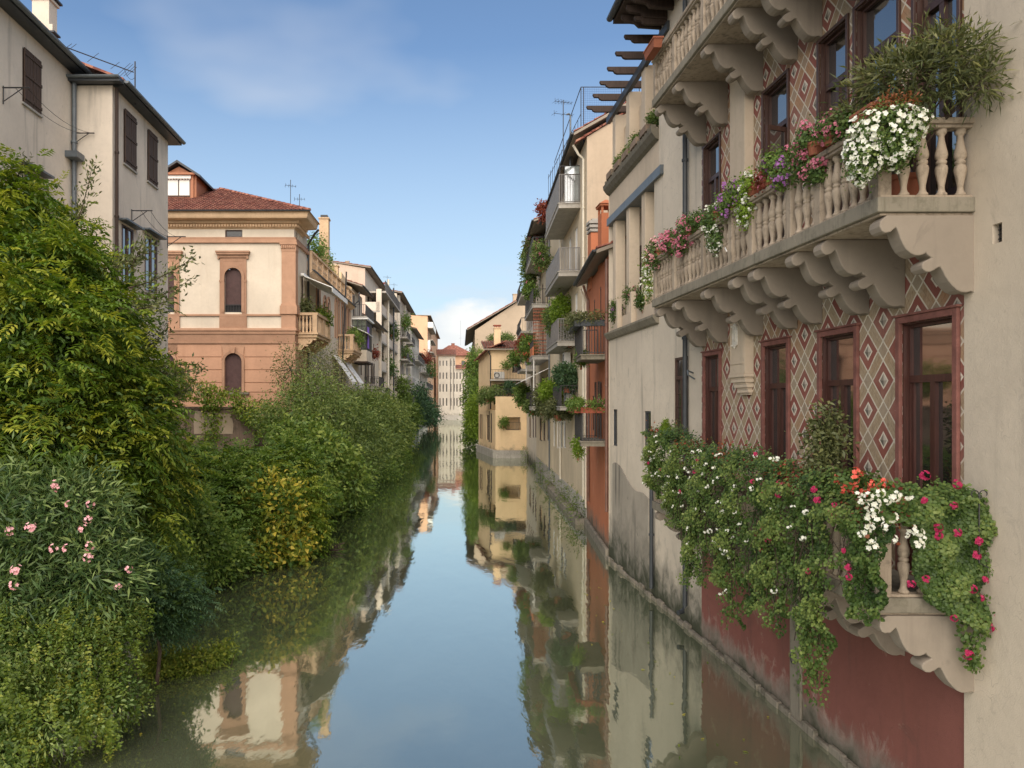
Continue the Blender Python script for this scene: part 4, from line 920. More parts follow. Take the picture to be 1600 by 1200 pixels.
plane_roof(FW, -.6, 5.6, .8, 20.3, 7, 2.2, whi); plane_roof(FW, 5.4, 14, .8, 16.2, 7, 1.4, whi, mat='roof_tile'); tiles('roof_tiles', FW, -.6, 5.6, .8, 20.32, 7, 2.2, whi, pitch=.5, row=1)
for x in (704, 709): pipe(whi, [W(x, 560, 239.8), W(x, 640, 239.8)], 'rail_grey', .09, clamps=False)
MB().fbox(FW, -.5, 13.9, -.5, 1.6, .002, .5).build('plinth', 'concrete', whi)
hip = thing('house', 'peach house with a broad hipped red roof behind the far white block', 'house', (9, 270, 0))
hx0, hx1, hy = (680-VX)*270/FP, (741-VX)*270/FP, 270
Fh = Fac((hx0, hy), (hx1, hy), -1); hw = [(u_, u_+1.3, 18.0, 20.2) for u_ in (1.5, 5.6, 9.2, 12.2)]
MB().wall(Fh, 0, hx1-hx0, 0, 22, hw, .3).add([(hx0, hy, 0), (hx0, hy+14, 0), (hx0, hy+14, 22), (hx0, hy, 22)], [(0, 1, 2, 3)]).build('wall', 'plaster_peach', hip)
for h_ in hw: window(Fh, *h_, hip, 'single', glass='glass_far')
b = MB().add([(hx0-1, hy-1, 22), (hx1+1, hy-1, 22), (hx1+1, hy+15, 22), (hx0-1, hy+15, 22), (hx0+5, hy+7, 26.2), (hx1-6, hy+7, 26.2)], [(0, 1, 5, 4), (1, 2, 5), (2, 3, 4, 5), (3, 0, 4), (3, 2, 1, 0)]); b.build('roof', 'roof_tile', hip)
b = chimney(MB(), hx0+6.5, hy+7, 26, 26.8, 1.2, 1); b.build('chimney', 'roof_tile', hip)
antenna(hx0+9.2, hy+6, 26, 9, 'very thin tall mast above the far hipped red roof', ((.3, .4, 3),), 'roof antennas')
# ================================================================ LEFT ROW beyond the villa
LL = lambda y: -7.7+.0525*(y-45)
def LY(px): return 10.06/(.0525+(VX-px)/FP)
def lp(px): y = LY(px); return (LL(y), y)
# peach tall block
def stacks(root, F, z, us):
    for u_, d_, h_ in us:
        x_, y_, _ = F(u_, z, d_); chimney(MB(), x_, y_, z-1, z+h_, .6, .6).build('chimney', 'plaster_gable' if h_ > 1.2 else 'brick_red', root)
pch, FP1, EP1 = house('tall peach apartment block with glazed corner balconies above the far roofs', lp(668), lp(684), -1, 26, 28.2, 'plaster_peach', [(5, 9, z, z+2.2, 'sash') for z in (12.5, 15.5, 18.5)]+[(14, 18, z, z+2, 'sash') for z in (6, 9.5, 12.5, 15.5, 18.5)], rise=.5, eave=.9, roof='flat', gut=False)
b = MB()
for z in (21.6, 18.4, 15.2): b.fbox(FP1, .5, 20, z+3.4, z+3.6, .004, 1.4)
b.build('balcony', 'concrete', pch); b = MB().fbox(FP1, .5, 20, 25.2, 26.6, 1.3, 1.4).fbox(FP1, .5, .6, 25.2, 26.6, .01, 1.3); b.build('glass_parapet', 'glass_green', pch); MB().fbox(FP1, .5, 9, 18.8, 21.8, .6, .7).fbox(FP1, .5, .6, 18.8, 21.8, .01, .6).build('winter_garden', 'glass_green', pch)
antenna(EP1(14, 24.5)[0], LY(668)+2, 28.3, 6, 'tv antenna on the flat roof of the tall peach block', ((.95, .9, 4), (.7, .5, 3)), 'roof antennas', 0)
def fwins(F, n, zs, w_=1.0, h_=1.9, st='single', m0=1.0, m1=1.0):
    L_ = F.L-m0-m1; return [(m0+(k+.5)*L_/n-w_/2, m0+(k+.5)*L_/n+w_/2, z, z+h_, st) for k in range(n) for z in zs]
a_, c_ = lp(655), lp(668); F = Fac(a_, c_, -1)
h5, F5, E5 = house('pale narrow house with crowded dark balconies before the tall peach block', a_, c_, -1, 8, 15.8, 'plaster_pale', fwins(F, 5, (3, 6.2, 9.4, 12.4), 1.2), rise=1.4, eave=.8, pitch=.45)
for z in (5.6, 8.9, 12.0): balcony(F5, 2, F5.L-3, z, 1.6, h5, step=.4, r=.03, rail='iron')
a_, c_ = lp(642.5), lp(655); F = Fac(a_, c_, -1)
h4, F4, E4 = house('white gabled house with a pale end wall in the middle of the left row', a_, c_, -1, 14, 18.9, 'plaster_white', fwins(F, 6, (3.5, 7, 10.4, 13.6, 16.8), 1.2, 2.1), rise=2.0, eave=.9, gable=True, pitch=.45)
for z in (6.6, 13.3): balcony(F4, 1, F4.L-2, z, 1.3, h4, step=.4, r=.03, rail='iron')
a_, c_ = lp(620), lp(642); F = Fac(a_, c_, -1)
h3, F3, E3 = house('long cream house with stacked planted balconies beside the canal', a_, c_, -1, 12, 21.3, 'plaster_pale', fwins(F, 8, (2.6, 6, 9.2, 12.5, 15.8, 18.6), 1.3, 2.1), rise=1.2, eave=.8, pitch=.4)
for z in (5.4, 8.6, 11.9, 15.2):
    for u_ in (3, 14): balcony(F3, u_, u_+7, z, 1.3, h3, h=.9, solid=(int(z) % 2 == 0), slabm='concrete', rail='concrete' if int(z) % 2 == 0 else 'iron', step=.3, r=.02)
stacks(h3, F3, 22.4, ((4, -2.5, 1.0), (13, -3, 1.5), (20, -2, .9))); stacks(h4, F4, 20.5, ((3, -3, 1.4), (12, -4, 1.0))); stacks(h5, F5, 17, ((5, -2, 1.3), (15, -3, 1.0)))
for u_ in (1.2, 12.5, 22): MB().fbox(F3, u_, u_+.7, -.5, 21.2, .002, .35).build('pilaster', 'plaster_white', h3)
# big block with stacked loggias, long pale end wall seen above the lower roofs
a_, c_ = lp(592), lp(620); F = Fac(a_, c_, -1); Y0 = a_[1]
loz = (3.0, 6.35, 9.7, 13.05, 16.4)
big_, FB, EB = house('big pale apartment block with stacked loggia balconies and a long blank end wall', (a_[0]-1.6, Y0), (c_[0]-1.6, c_[1]), -1, 12, 20.9, 'plaster_pale', fwins(Fac(a_, c_, -1), 5, (3.2, 6.5, 9.9, 13.2, 16.6), 1.8, 2.2, 'sash'), rise=1.0, eave=.7, pitch=.4, endmat='plaster_old_warm', gable=False)
for z in (2.6, 5.95, 9.3, 12.65, 16.0):
    MB().fbox(FB, .0, FB.L, z-.2, z, .004, 1.75).build('balcony', 'concrete', big_)
    MB().fbox(FB, .0, FB.L, z, z+1.0, 1.62, 1.75).fbox(FB, 0, .13, z, z+1.0, .01, 1.62).build('balcony_parapet', 'plaster_old', big_)
for u_ in (.0, 8, 16): MB().fbox(FB, u_, u_+.5, -.5, 18.5, 1.3, 1.9).build('pier', 'plaster_pale', big_)
b = MB().fbox(FB, 0.02, .1, 12.8, 15.8, .1, 1.5); 
MB().fbox(FB, .02, .08, 6.05, 8.5, .1, 1.55).build('green_blind', 'teal_green', big_); MB().fbox(FB, .02, .08, 10.35, 12.3, .1, 1.55).build('brown_screen', 'wood_dark', big_)
pipe(big_, [FB(7, 20.7, 2.0), FB(7, .5, 2.0)], 'pipe_cream', .12, clamps=False); pipe(big_, [FB(14, 20.7, 2.0), FB(14, .5, 2.0)], 'zinc_dark', .1, clamps=False)
s_ = MB().fbox(FB, .3, 20, 18.1, 18.3, .004, 2.4).build('roof_balcony', 'concrete', big_); b = MB(); bars(b, FB, .4, 20, 18.3, 1.2, 2.3, .3, .02); b.build('railing', 'iron', s_)
MB().fbox(EB, .2, 12, 18.0, 18.1, .002, .06).build('string_course', 'plaster_gable', big_)
for k, u_ in enumerate((2.2, 6.5)): b = chimney(MB(), EB(u_, 0)[0], Y0+1.5, 21, 21.9-.2*k, .4, .4); b.build('chimney', 'plaster_gable', big_)
# low houses between the villa wing and the big block
a_, c_ = lp(566.2), (LL(Y0), Y0-.05)
F = Fac(a_, c_, -1)
lo, FLo, ELo = house('low cream house with a sloping red roof before the big apartment block', a_, c_, -1, 9, 13.4, 'plaster_cream', [(1.5, 2.3, 10.6, 11.8, 'single'), (4.6, 5.4, 10.6, 11.8, 'single'), (8.8, 9.6, 10.6, 11.8, 'single'), (2.2, 3.4, 7.4, 9.6, 'shut'), (7.2, 8.4, 7.4, 9.6, 'shut'), (1, 1.8, 2.6, 4.4, 'single'), (4, 4.8, 2.6, 4.4, 'single'), (7, 7.8, 2.6, 4.4, 'single'), (10, 10.8, 2.6, 4.4, 'single')], rise=2.4, eave=1.0)
for u0_, z, d_ in ((1.6, 6.9, 1.5), (7.0, 5.9, 1.6)):
    balcony(FLo, u0_, u0_+4.6, z, d_, lo, h=1.0, rail='iron', step=.2, r=.015)
    pipe(lo, [FLo(u0_+.2, z-.2, d_-.15), FLo(u0_+.2, 1.2, d_-.15)], 'iron', .06, clamps=False, name='balcony_post')
a_, c_ = lp(549.2), lp(566); F = Fac(a_, c_, -1)
md, FM, EM = house('tall narrow cream house with a glazed bay window in the left row', a_, c_, -1, 6.5, 15.5, 'plaster_cream', [(1.0, 2.0, 13.1, 15.0, 'sash'), (4.6, 5.5, 13.1, 15.0, 'sash'), (5.9, 6.8, 8, 10, 'sash')], rise=1.4, eave=1.0, endmat='plaster_bright')
pipe(md, [EM(-.7, 15.0, .3), EM(-.7, 14.3, .3), EM(.3, 13.4, .1), EM(.3, 5, .1)], 'zinc_dark', .07)
# glazed bay, corbelled out
by = MB().fbox(FM, .3, 4.2, 9.0, 10.0, .002, 1.3).build('bay_window', 'plaster_cream', md); MB().fbox(FM, .2, 4.3, 8.85, 9.0, .002, 1.4).build('bay_base', 'wood_dark', by); MB().fbox(FM, .15, 4.35, 12.7, 12.85, .002, 1.45).build('bay_roof', 'white_paint', by)
MB().fbox(FM, .35, 4.15, 10.0, 12.7, .002, 1.22).build('bay_glass', 'glass_green', by)
b = MB()
for k in range(4): d_ = .05+k*.4; b.fbox(FM, .3, .36, 10.0, 12.7, d_, d_+.06)
for z in (10.6, 11.4, 12.1): b.fbox(FM, .3, .35, z, z+.05, .1, 1.2)
for k in range(6): u_ = .32+k*.75; b.fbox(FM, u_, u_+.07, 10.0, 12.7, 1.22, 1.29)
b.build('bay_mullions', 'iron', by); MB().fbox(FM, .9, 1.9, 10.2, 12.1, 1.3, 1.33).build('hanging_cloth', 'purple_cloth', by)
pipe(md, [FM(.5, 8.85, 1.2), FM(.5, 1.4, 1.2)], 'iron', .06, clamps=False, name='bay_post')
s_ = MB().fbox(FM, .3, 6.5, 12.9, 13.0, .002, 1.3).build('balcony', 'concrete', md); b = MB(); bars(b, FM, .4, 6.4, 13, 1.0, 1.2, .16, .015); sidebars(b, FM, .4, .1, 1.2, 13, 1.0, .16, .015); b.build('railing', 'iron', s_)
# ================================================================ VILLA and its wing
vil = thing('villa', 'cream villa with terracotta corner pilasters, arched windows and tiled hip roof', 'villa', (-7.7, 45, 2))
VF = Fac((-7.7, 45), (-19.5, 45), 1)        # front, u grows to the left
VS = Fac((-7.7, 45), lp(480), -1)           # canal side
def vx(px): return (460-px)/26.667
def vz(py): return EYE+(VY-py)/26.667
WINX = [vx(365), vx(260), vx(155)]
ups = [(x-.5, x+.5, vz(488), vz(419)) for x in WINX]; gr = [(x-.5, x+.5, vz(613), vz(552)) for x in WINX]
zc_, zb_ = vz(513), vz(536)
b = MB().wall(VF, 0, 11.8, vz(493), vz(371), ups, .3).wall(VF, 0, 11.8, vz(523), vz(493), ()).wall(VF, 0, 11.8, vz(371), vz(345), [(vx(379), vx(352), vz(371)+.02, vz(359))], .2)
side_h = [(.55, 1.05, vz(371)+.05, vz(359)), (2.0, 2.9, 10.9, 13.2)]
b.wall(VS, 0, VS.L, zc_, vz(345), side_h, .2).add([(-19.5, 45, 2), (-19.5, 60, 2), (-19.5, 60, 16), (-19.5, 45, 16)], [(0, 1, 2, 3)])
b.build('wall', 'plaster_cream', vil)
window(VF, vx(379), vx(352), vz(371)+.02, vz(359), vil, 'single', glass='glass_far'); window(VS, *side_h[0], vil, 'single', glass='glass_far'); window(VS, *side_h[1], vil, 'sash', glass='glass_far')
b = MB().wall(VF, 0, 11.8, 2.0, vz(523), gr, .3).wall(VS, 0, VS.L, 2.0, zc_, [(1.2, 2.2, 4.2, 6.4)], .3); b.build('ground_storey', 'plaster_terra', vil)
window(VS, 1.2, 2.2, 4.2, 6.4, vil, 'closed')
# rusticated courses
b = MB(); zr = [vz(y) for y in (640, 627, 613, 598, 578, 558, 538)]
edges = [0]; 
for x in sorted(WINX): edges += [x-.67, x+.67]
edges.append(11.8)
for z0_, z1_ in zip(zr, zr[1:]):
    for k in range(0, len(edges), 2): b.fbox(VF, edges[k] if k else -.04, edges[k+1], z0_+.03, z1_-.02, .002, .045)
    b.fbox(VS, -.0, VS.L, z0_+.03, z1_-.02, .002, .045)
    b.build('rusticated_course', 'plaster_terra', vil, kind='stuff'); b = MB()
def vband(y0, y1, d, mat, nm, u0=-.0, prof=None):
    for Fx, L_ in ((VF, 11.8), (VS, VS.L)): MB().fbox(Fx, -d if Fx is VF else 0.0, L_, vz(y1), vz(y0), .003, d).build(nm, mat, vil, bevel=.01)
vband(371, 375, .10, 'terra_trim', 'string_course'); vband(375, 380, .16, 'terra_trim', 'string_course'); vband(491, 494, .10, 'terra_trim', 'string_course')
vband(513, 517, .16, 'terra_trim', 'string_course'); vband(517, 522, .10, 'terra_trim', 'string_course'); vband(522, 534, .05, 'terra_trim', 'string_course'); vband(534, 537, .11, 'terra_trim', 'string_course')
# cornice
CP = [(.003, vz(358)), (.12, vz(356)), (.16, vz(351)), (.30, vz(350)), (.34, vz(346.5)), (.85, vz(346)), (.9, vz(344)), (.96, vz(338)), (1.05, vz(336)), (.003, vz(336))]
b = MB(); n = len(CP)
ring_pts = []
for corner in range(3):
    if corner == 0: P = [VF(11.8, z, d) for d, z in CP]
    elif corner == 1: P = [(VS.n.x*0+(-7.7+d), 45-d, z) for d, z in CP]
    else: P = [VS(2.3, z, d) for d, z in CP]
    ring_pts.append(P)
b.loft(ring_pts[0], ring_pts[1]); b.loft(ring_pts[1], ring_pts[2]); b.build('cornice', 'cornice_trim', vil)
b = MB()
for k in range(72): b.fbox(VF, -.18+k*.165, -.18+k*.165+.085, vz(355.5), vz(351.5), .13, .27)
for k in range(20): b.fbox(VS, .0+k*.165, k*.165+.085, vz(355.5), vz(351.5), .13, .27)
b.build('dentil', 'cornice_trim', vil, kind='stuff')
# corner pilaster
b = MB()
for Fx in (VF, VS):
    w0, w1 = (.0, .72) if Fx is VF else (.0, .55)
    e = .12 if Fx is VF else 0
    b.fbox(Fx, -.10*(Fx is VF), w1, vz(475), vz(393), .003, .10).fbox(Fx, -.14*(Fx is VF), w1+.04, vz(478), vz(475), .003, .14).fbox(Fx, -.19*(Fx is VF), w1+.09, vz(491), vz(478), .003, .19)
    b.fbox(Fx, -.12*(Fx is VF), w1+.02, vz(393), vz(391), .003, .12).fbox(Fx, -.20*(Fx is VF), w1+.1, vz(383), vz(380), .003, .20).fbox(Fx, -.13*(Fx is VF), w1+.03, vz(391), vz(383), .003, .13)
    b.fbox(Fx, -.10*(Fx is VF), w1+.02, vz(513), vz(494), .003, .10).fbox(Fx, -.08*(Fx is VF), w1+.05, 2, vz(537), .003, .09)
for k in range(7): b.lathe([(0, -.1), (.05, -.06), (.06, .05), (.03, .12), (0, .14)], VF(-.02+k*.12, vz(387), .15), 8)
b.build('corner_pilaster', 'terra_trim', vil)
# arched windows
for x in WINX:
    A = [(x+u_, ups[0][2]+z) for u_, z in arch(1.0, ups[0][3]-ups[0][2])]; O = [(x+u_, ups[0][2]+z) for u_, z in arch(1.34, ups[0][3]-ups[0][2]+.17)]
    s_ = MB().ring(VF, O, A, .003, .14).build('window_surround', 'terra_trim', vil, bevel=.01)
    b = MB(); O2 = [(x+u_*1.18, z) for u_, z in [(p_[0]-x, p_[1]) for p_ in O]]
    # spandrel slab behind the arch, up to the cap
    H0 = ups[0][3]-.5; top_ = vz(400)
    for q in (-1, 1):
        b.fbox(VF, *sorted((x+q*.52, x+q*.78)), vz(491), vz(441), .003, .11); b.fbox(VF, *sorted((x+q*.50, x+q*.80)), vz(441), vz(438), .003, .15)
    arc = [(x+u_, ups[0][2]+z) for u_, z in arch(1.0, ups[0][3]-ups[0][2])][1:-1]
    full = [(x-.78, arc[0][1])]+[(x-.78, top_), (x+.78, top_)]+[(x+.78, arc[-1][1])]
    n_ = len(arc); outer = [(x-.78+1.56*k/(n_-1), top_) for k in range(n_)]; outer[0] = (x-.78, top_)
    b.ring(VF, outer, arc, .003, .07)
    for q in (-1, 1): b.fbox(VF, *sorted((x+q*.5, x+q*.78)), vz(438), top_, .003, .069)
    b.fbox(VF, x-.85, x+.85, vz(403), vz(400), .003, .14).fbox(VF, x-.95, x+.95, vz(398.5), vz(395.5), .003, .26).fbox(VF, x-.99, x+.99, vz(395.5), vz(393), .003, .30).fbox(VF, x-.9, x+.9, vz(400), vz(398.5), .003, .19)
    for q in (-1, 1): b.fbox(VF, *sorted((x+q*.8, x+q*.9)), vz(405), vz(398.5), .003, .16)
    b.fbox(VF, x-.8, x+.8, vz(513), vz(494), .003, .09)
    for k in range(11): b.fbox(VF, x-.55+k*.105, x-.5+k*.105, vz(409), vz(404), .071, .085)
    b.build('window_frame', 'terra_trim', s_)
    b = MB(); zt_, zb2 = ups[0][3], ups[0][2]; k = 0; z = zb2+.42
    while z < zt_-.03:
        hw_ = .5 if z < zt_-.5 else math.sqrt(max(0, .25-(z-(zt_-.5))**2)); b.fbox(VF, x-hw_, x+hw_, z, z+.055, -.12, -.09); z += .068
    b.fbox(VF, x-.5, x+.5, zb2, zt_-.5, -.16, -.121).fplate(VF, [(x+u_, zb2+z_) for u_, z_ in arch(1.0, zt_-zb2)], -.2, -.161)
    b.build('roller_blind', 'roller', s_); MB().fbox(VF, x-.5, x+.5, zb2, zb2+.41, -.11, -.1).build('pane', 'glass_far', s_)
    b = MB(); bars(b, VF, x-.46, x+.46, zb2, .42, -.02, .09, .01); b.build('window_railing', 'iron', s_)
    # ground floor arch
    A = [(x+u_, gr[0][2]+z) for u_, z in arch(1.0, gr[0][3]-gr[0][2])]; O = [(x+u_, gr[0][2]+z) for u_, z in arch(1.32, gr[0][3]-gr[0][2]+.16)]
    s_ = MB().ring(VF, O, A, .003, .10).build('ground_window_surround', 'terra_trim', vil, bevel=.01)
    b = MB(); arc = A[1:-1]; n_ = len(arc); b.ring(VF, [(x-.70+1.4*k/(n_-1), zb_+.0) for k in range(n_)], arc, .003, .04); b.fplate(VF, [(x-.1, gr[0][3]+.0), (x+.1, gr[0][3]), (x+.16, gr[0][3]+.36), (x-.16, gr[0][3]+.36)], .1, .2); b.build('keystone', 'terra_trim', s_, bevel=.01)
    b = MB(); z = gr[0][2]; zt_ = gr[0][3]
    while z < zt_-.03:
        hw_ = .5 if z < zt_-.5 else math.sqrt(max(0, .25-(z-(zt_-.5))**2)); b.fbox(VF, x-hw_, x+hw_, z, z+.07, -.12, -.09); z += .08
    b.fbox(VF, x-.5, x+.5, gr[0][2], zt_-.5, -.16, -.121).fplate(VF, [(x+u_, gr[0][2]+z_) for u_, z_ in arch(1.0, zt_-gr[0][2])], -.2, -.161); b.build('roller_blind', 'roller', s_)
    MB().fbox(VF, x-.95, x+.95, gr[0][2]-.12, gr[0][2], .05, .28).build('window_sill', 'stone_slab', s_)
# hipped tile roof
ez = vz(336)
mr = MB().add([(-6.65, 43.95, ez), (-20, 43.95, ez), (-20, 52, ez+3.45), (-13.9, 52, ez+3.45), (-6.5, 47.3, ez)], [(0, 1, 2, 3), (0, 3, 4)]).add([(-6.65, 43.95, ez-.02), (-20, 43.95, ez-.02), (-20, 60, ez-.02), (-6.5, 47.3, ez-.02)], [(0, 1, 2, 3)]); mr.build('roof', 'roof_tile', vil)
FT = Fac((-6.65, 45), (-20, 45), 1)
tiles('roof_tiles', FT, 0, 13.3, 1.02, ez+.01, 8.05, 3.45, vil, lim=lambda u_: min(1, u_/7.25), pitch=.235, row=.40, seg=3)
b = MB(); hp = [Vector((-6.65, 43.97, ez+.05)).lerp(Vector((-13.9, 52, ez+3.5)), k/20) for k in range(21)]
for p_, q_ in zip(hp, hp[1:]): b.tube([p_, q_+(q_-p_)*.15], [.12, .09], 6)
b.build('hip_tiles', 'roof_tile', vil)
gutter(FT, -.05, 13.3, ez+.02, 1.12, vil)
# dormer
dm = MB(); dx0, dx1, dy = -16.6, -14.4, 48.2
dz0, dz1, dzp = ez+1.8, ez+3.25, ez+3.95
dm.box(dx0, dx1, dy+.05, 55, dz0-1.0, dz1).add([(dx0, dy+.05, dz1), (dx1, dy+.05, dz1), ((dx0+dx1)/2, dy+.05, dzp-.1)], [(0, 1, 2)]); do = dm.build('dormer', 'wood_brown', vil)
MB().loft([(dx0-.35, dy-.35, dz1-.18), ((dx0+dx1)/2, dy-.35, dzp+.05), (dx1+.35, dy-.35, dz1-.18), (dx1+.35, dy-.35, dz1-.04), ((dx0+dx1)/2, dy-.35, dzp+.2), (dx0-.35, dy-.35, dz1-.04)], [(dx0-.35, 56, dz1-.18), ((dx0+dx1)/2, 56, dzp+.05), (dx1+.35, 56, dz1-.18), (dx1+.35, 56, dz1-.04), ((dx0+dx1)/2, 56, dzp+.2), (dx0-.35, 56, dz1-.04)]).build('dormer_roof', 'zinc_dark', do)
FDm = Fac((dx0, dy+.05), (dx1, dy+.05), -1)
b = MB().fbox(FDm, .35, 1.85, dz0+.15, dz1-.15, .0, .05); MB().fbox(FDm, .42, 1.06, dz0+.22, dz1-.25, .051, .06).fbox(FDm, 1.14, 1.78, dz0+.22, dz1-.25, .051, .06).build('curtain', 'curtain', do); b.build('dormer_window', 'brown_frame', do)
b = MB().fbox(FDm, .3, 1.9, dz1-.2, dz1-.02, .05, .2)
for k in range(9): b.lathe([(.0, -.09), (.08, -.02), (.08, .02)], FDm(.38+k*.18, dz1-.2, .16), 8)
b.build('valance', 'white_paint', do)
b = MB().fbox(FDm, .15, .34, dz0, dz1, .0, .12).fbox(FDm, 1.86, 2.05, dz0, dz1, .0, .12).fprism(FDm, [(0, dz1), (.35, dz1), (.35, dz1+.12), (0, dz1+.12)], 0, 2.2); b.build('dormer_posts', 'wood_brown', do)
pipe(vil, [VS(2.25, vz(346), 1.0), VS(2.5, vz(352), .7), VS(VS.L-.1, vz(362), .1), VS(VS.L-.1, 3, .1)], 'iron', .07)
antenna(W(454, 330, 52)[0], 52, ez+.0, 4.1, 'taller of the two thin tv antennas on the villa roof', ((.9, .35, 4), (.4, .35, 4)), 'roof antennas', .4)
antenna(W(468, 330, 53)[0], 53, ez+.0, 3.4, 'shorter of the two thin tv antennas on the villa roof', ((.9, .35, 4), (.25, .35, 4)), 'roof antennas', .1)
# wing of the villa with roof terrace
a_, c_ = lp(480.2), lp(549); FG = Fac(a_, c_, -1)
aw = []
for x0_, x1_, y0_, y1_ in ((505, 509, 470, 500), (511, 514.5, 472, 503), (523, 525.5, 474, 528), (527, 529.5, 476, 528), (533, 536, 478, 525), (538, 541, 480, 527), (543, 546, 482, 528), (494, 499, 448, 500)):
    aw.append(pxw(FG, x0_, x1_, y0_, y1_, 'single'))
aw += [(10, 11, 3, 5, 'single')]
wing, FG, EG = house('long cream wing of the villa with arched windows under a balustraded roof terrace', a_, c_, -1, 8, 13.75, 'plaster_cream', [w_ for w_ in aw if w_[0] > .1 and w_[1] < FG.L-.1], roof=None, rise=0)
for w_ in aw[:8]:
    r_ = (w_[1]-w_[0])/2; xm = (w_[0]+w_[1])/2
    MB().ring(FG, [(xm+u_, w_[2]+z_) for u_, z_ in arch(2*r_+.24, w_[3]-w_[2]+.4)], [(xm+u_, w_[2]+z_) for u_, z_ in arch(2*r_, w_[3]-w_[2]+.25)], .003, .08).build('window_surround', 'terra_trim', wing)
MB().fprism(FG, [(.003, 13.45), (.08, 13.5), (.3, 13.65), (.34, 13.75), (.003, 13.75)], 0, FG.L).build('cornice', 'cornice_trim', wing)
gutter(FG, 0, FG.L, 13.78, .40, wing)
b = MB().fbox(FG, 0, FG.L, 13.76, 13.9, .05, .3).fbox(FG, 0, FG.L, 14.85, 14.98, .04, .32); k = 0
while k*1.9 < FG.L-.2:
    u_ = k*1.9; b.fbox(FG, u_, u_+.22, 13.9, 14.85, .07, .29)
    if u_+1.9 < FG.L:
        b.fbox(FG, u_+.22, u_+1.9, 14.3, 14.42, .13, .23)
        for q in range(4): b.tube([FG(u_+.4+q*.42, 13.9, .18), FG(u_+.55+q*.42, 14.38, .18), FG(u_+.4+q*.42, 14.85, .18)], .035, 4); b.tube([FG(u_+.4+q*.42+.2, 13.9, .18), FG(u_+.2+q*.42, 14.38, .18), FG(u_+.4+q*.42+.2, 14.85, .18)], .035, 4)
    k += 1
b.build('terrace_balustrade', 'cornice_trim', wing)
yc = LY(505); xc = W(506.5, 380, yc+1.0)[0]; b = chimney(MB(), xc, yc+1.2, 13.7, 18.5, .66, .8); b.build('chimney', 'cornice_trim', wing); MB().box(xc-.25, xc+.25, yc+.9, yc+1.5, 18.59, 18.8).build('chimney_cap', 'iron', wing)
b = chimney(MB(), W(522, 400, 62)[0], 62, 13.7, 16.3, .7, .7); b.build('chimney', 'cornice_trim', wing); pipe(wing, [FG(11.5, 15.6, .7), FG(11.5, 3, .15)], 'iron', .06)
MB().box(-14, W(538, 400, 66)[0], 63.8, 67, 13.7, 16.2).build('terrace_room', 'plaster_bright', wing)
# stone balconies with balusters on the wing
bal2 = mesh_local(lambda q: q.lathe([(.085, 0), (.085, .05), (.05, .1), (.09, .3), (.09, .38), (.045, .62), (.08, .72), (.08, .78)], (0, 0, 0), 8), 'wing_baluster', 'cornice_trim', True)
for F_, rt_, u0_, u1_, zt_ in ((VS, vil, .75, 5.3, 9.42), (FG, wing, 11.7, 16.2, 9.45)):
    dd_ = 1.2; s_ = MB().fbox(F_, u0_, u1_, zt_-.2, zt_, .004, dd_).fbox(F_, u0_-.08, u1_, zt_-.02, zt_+.08, .005, dd_+.08).build('balcony', 'cornice_trim', rt_)
    MB().fbox(F_, u0_, u1_, zt_+1.12, zt_+1.28, dd_-.3, dd_+.04).fbox(F_, u0_-.02, u0_+.3, zt_+1.12, zt_+1.28, .01, dd_-.3).fbox(F_, u0_, u0_+.3, zt_+.08, zt_+1.12, dd_-.28, dd_).fbox(F_, u1_-.3, u1_, zt_+.08, zt_+1.12, dd_-.28, dd_).fbox(F_, (u0_+u1_)/2-.15, (u0_+u1_)/2+.15, zt_+.08, zt_+1.12, dd_-.28, dd_).build('balcony_rail', 'cornice_trim', s_)
    for k in range(4): inst('baluster', bal2, s_, F_(u0_+.15, zt_+.08, .12+k*.22), 0, (1, 1, 1.33))
    for k in range(17):
        u_ = u0_+.45+k*(u1_-u0_-.7)/17; inst('baluster', bal2, s_, F_(u_, zt_+.08, dd_-.14), 0, (1, 1, 1.33))
    for q in (u0_+.1, (u0_+u1_)/2, u1_-.3): MB().fprism(F_, [(d_*1.02, zt_-.2+z_*.85) for d_, z_ in KP], q, q+.3).build('bracket', 'cornice_trim', s_)
MB().fbox(FG, -2.4, 3.6, 13.0, 13.15, .1, .3).hexa([FG(-2.4, 12.95, .3), FG(3.6, 12.95, .3), FG(3.6, 12.25, 2.0), FG(-2.4, 12.25, 2.0), FG(-2.4, 13.0, .3), FG(3.6, 13.0, .3), FG(3.6, 12.3, 2.0), FG(-2.4, 12.3, 2.0)]).fbox(FG, -2.4, 3.6, 12.0, 12.3, 2.0, 2.02).build('awning', 'white_paint', wing)
MB().hexa([FG(17.6, 12.0, .1), FG(21.5, 12.0, .1), FG(21.5, 11.3, 1.6), FG(17.6, 11.3, 1.6), FG(17.6, 12.06, .1), FG(21.5, 12.06, .1), FG(21.5, 11.36, 1.6), FG(17.6, 11.36, 1.6)]).build('awning', 'white_paint', wing)
for q in (9.0, 13.2): MB().hexa([FG(q, 8.9, .1), FG(q+2.8, 8.9, .1), FG(q+2.8, 6.9, 1.5), FG(q, 6.9, 1.5), FG(q, 8.95, .1), FG(q+2.8, 8.95, .1), FG(q+2.8, 6.95, 1.5), FG(q, 6.95, 1.5)]).fbox(FG, q, q+2.8, 6.6, 6.9, 1.5, 1.52).build('awning', 'white_paint', wing)
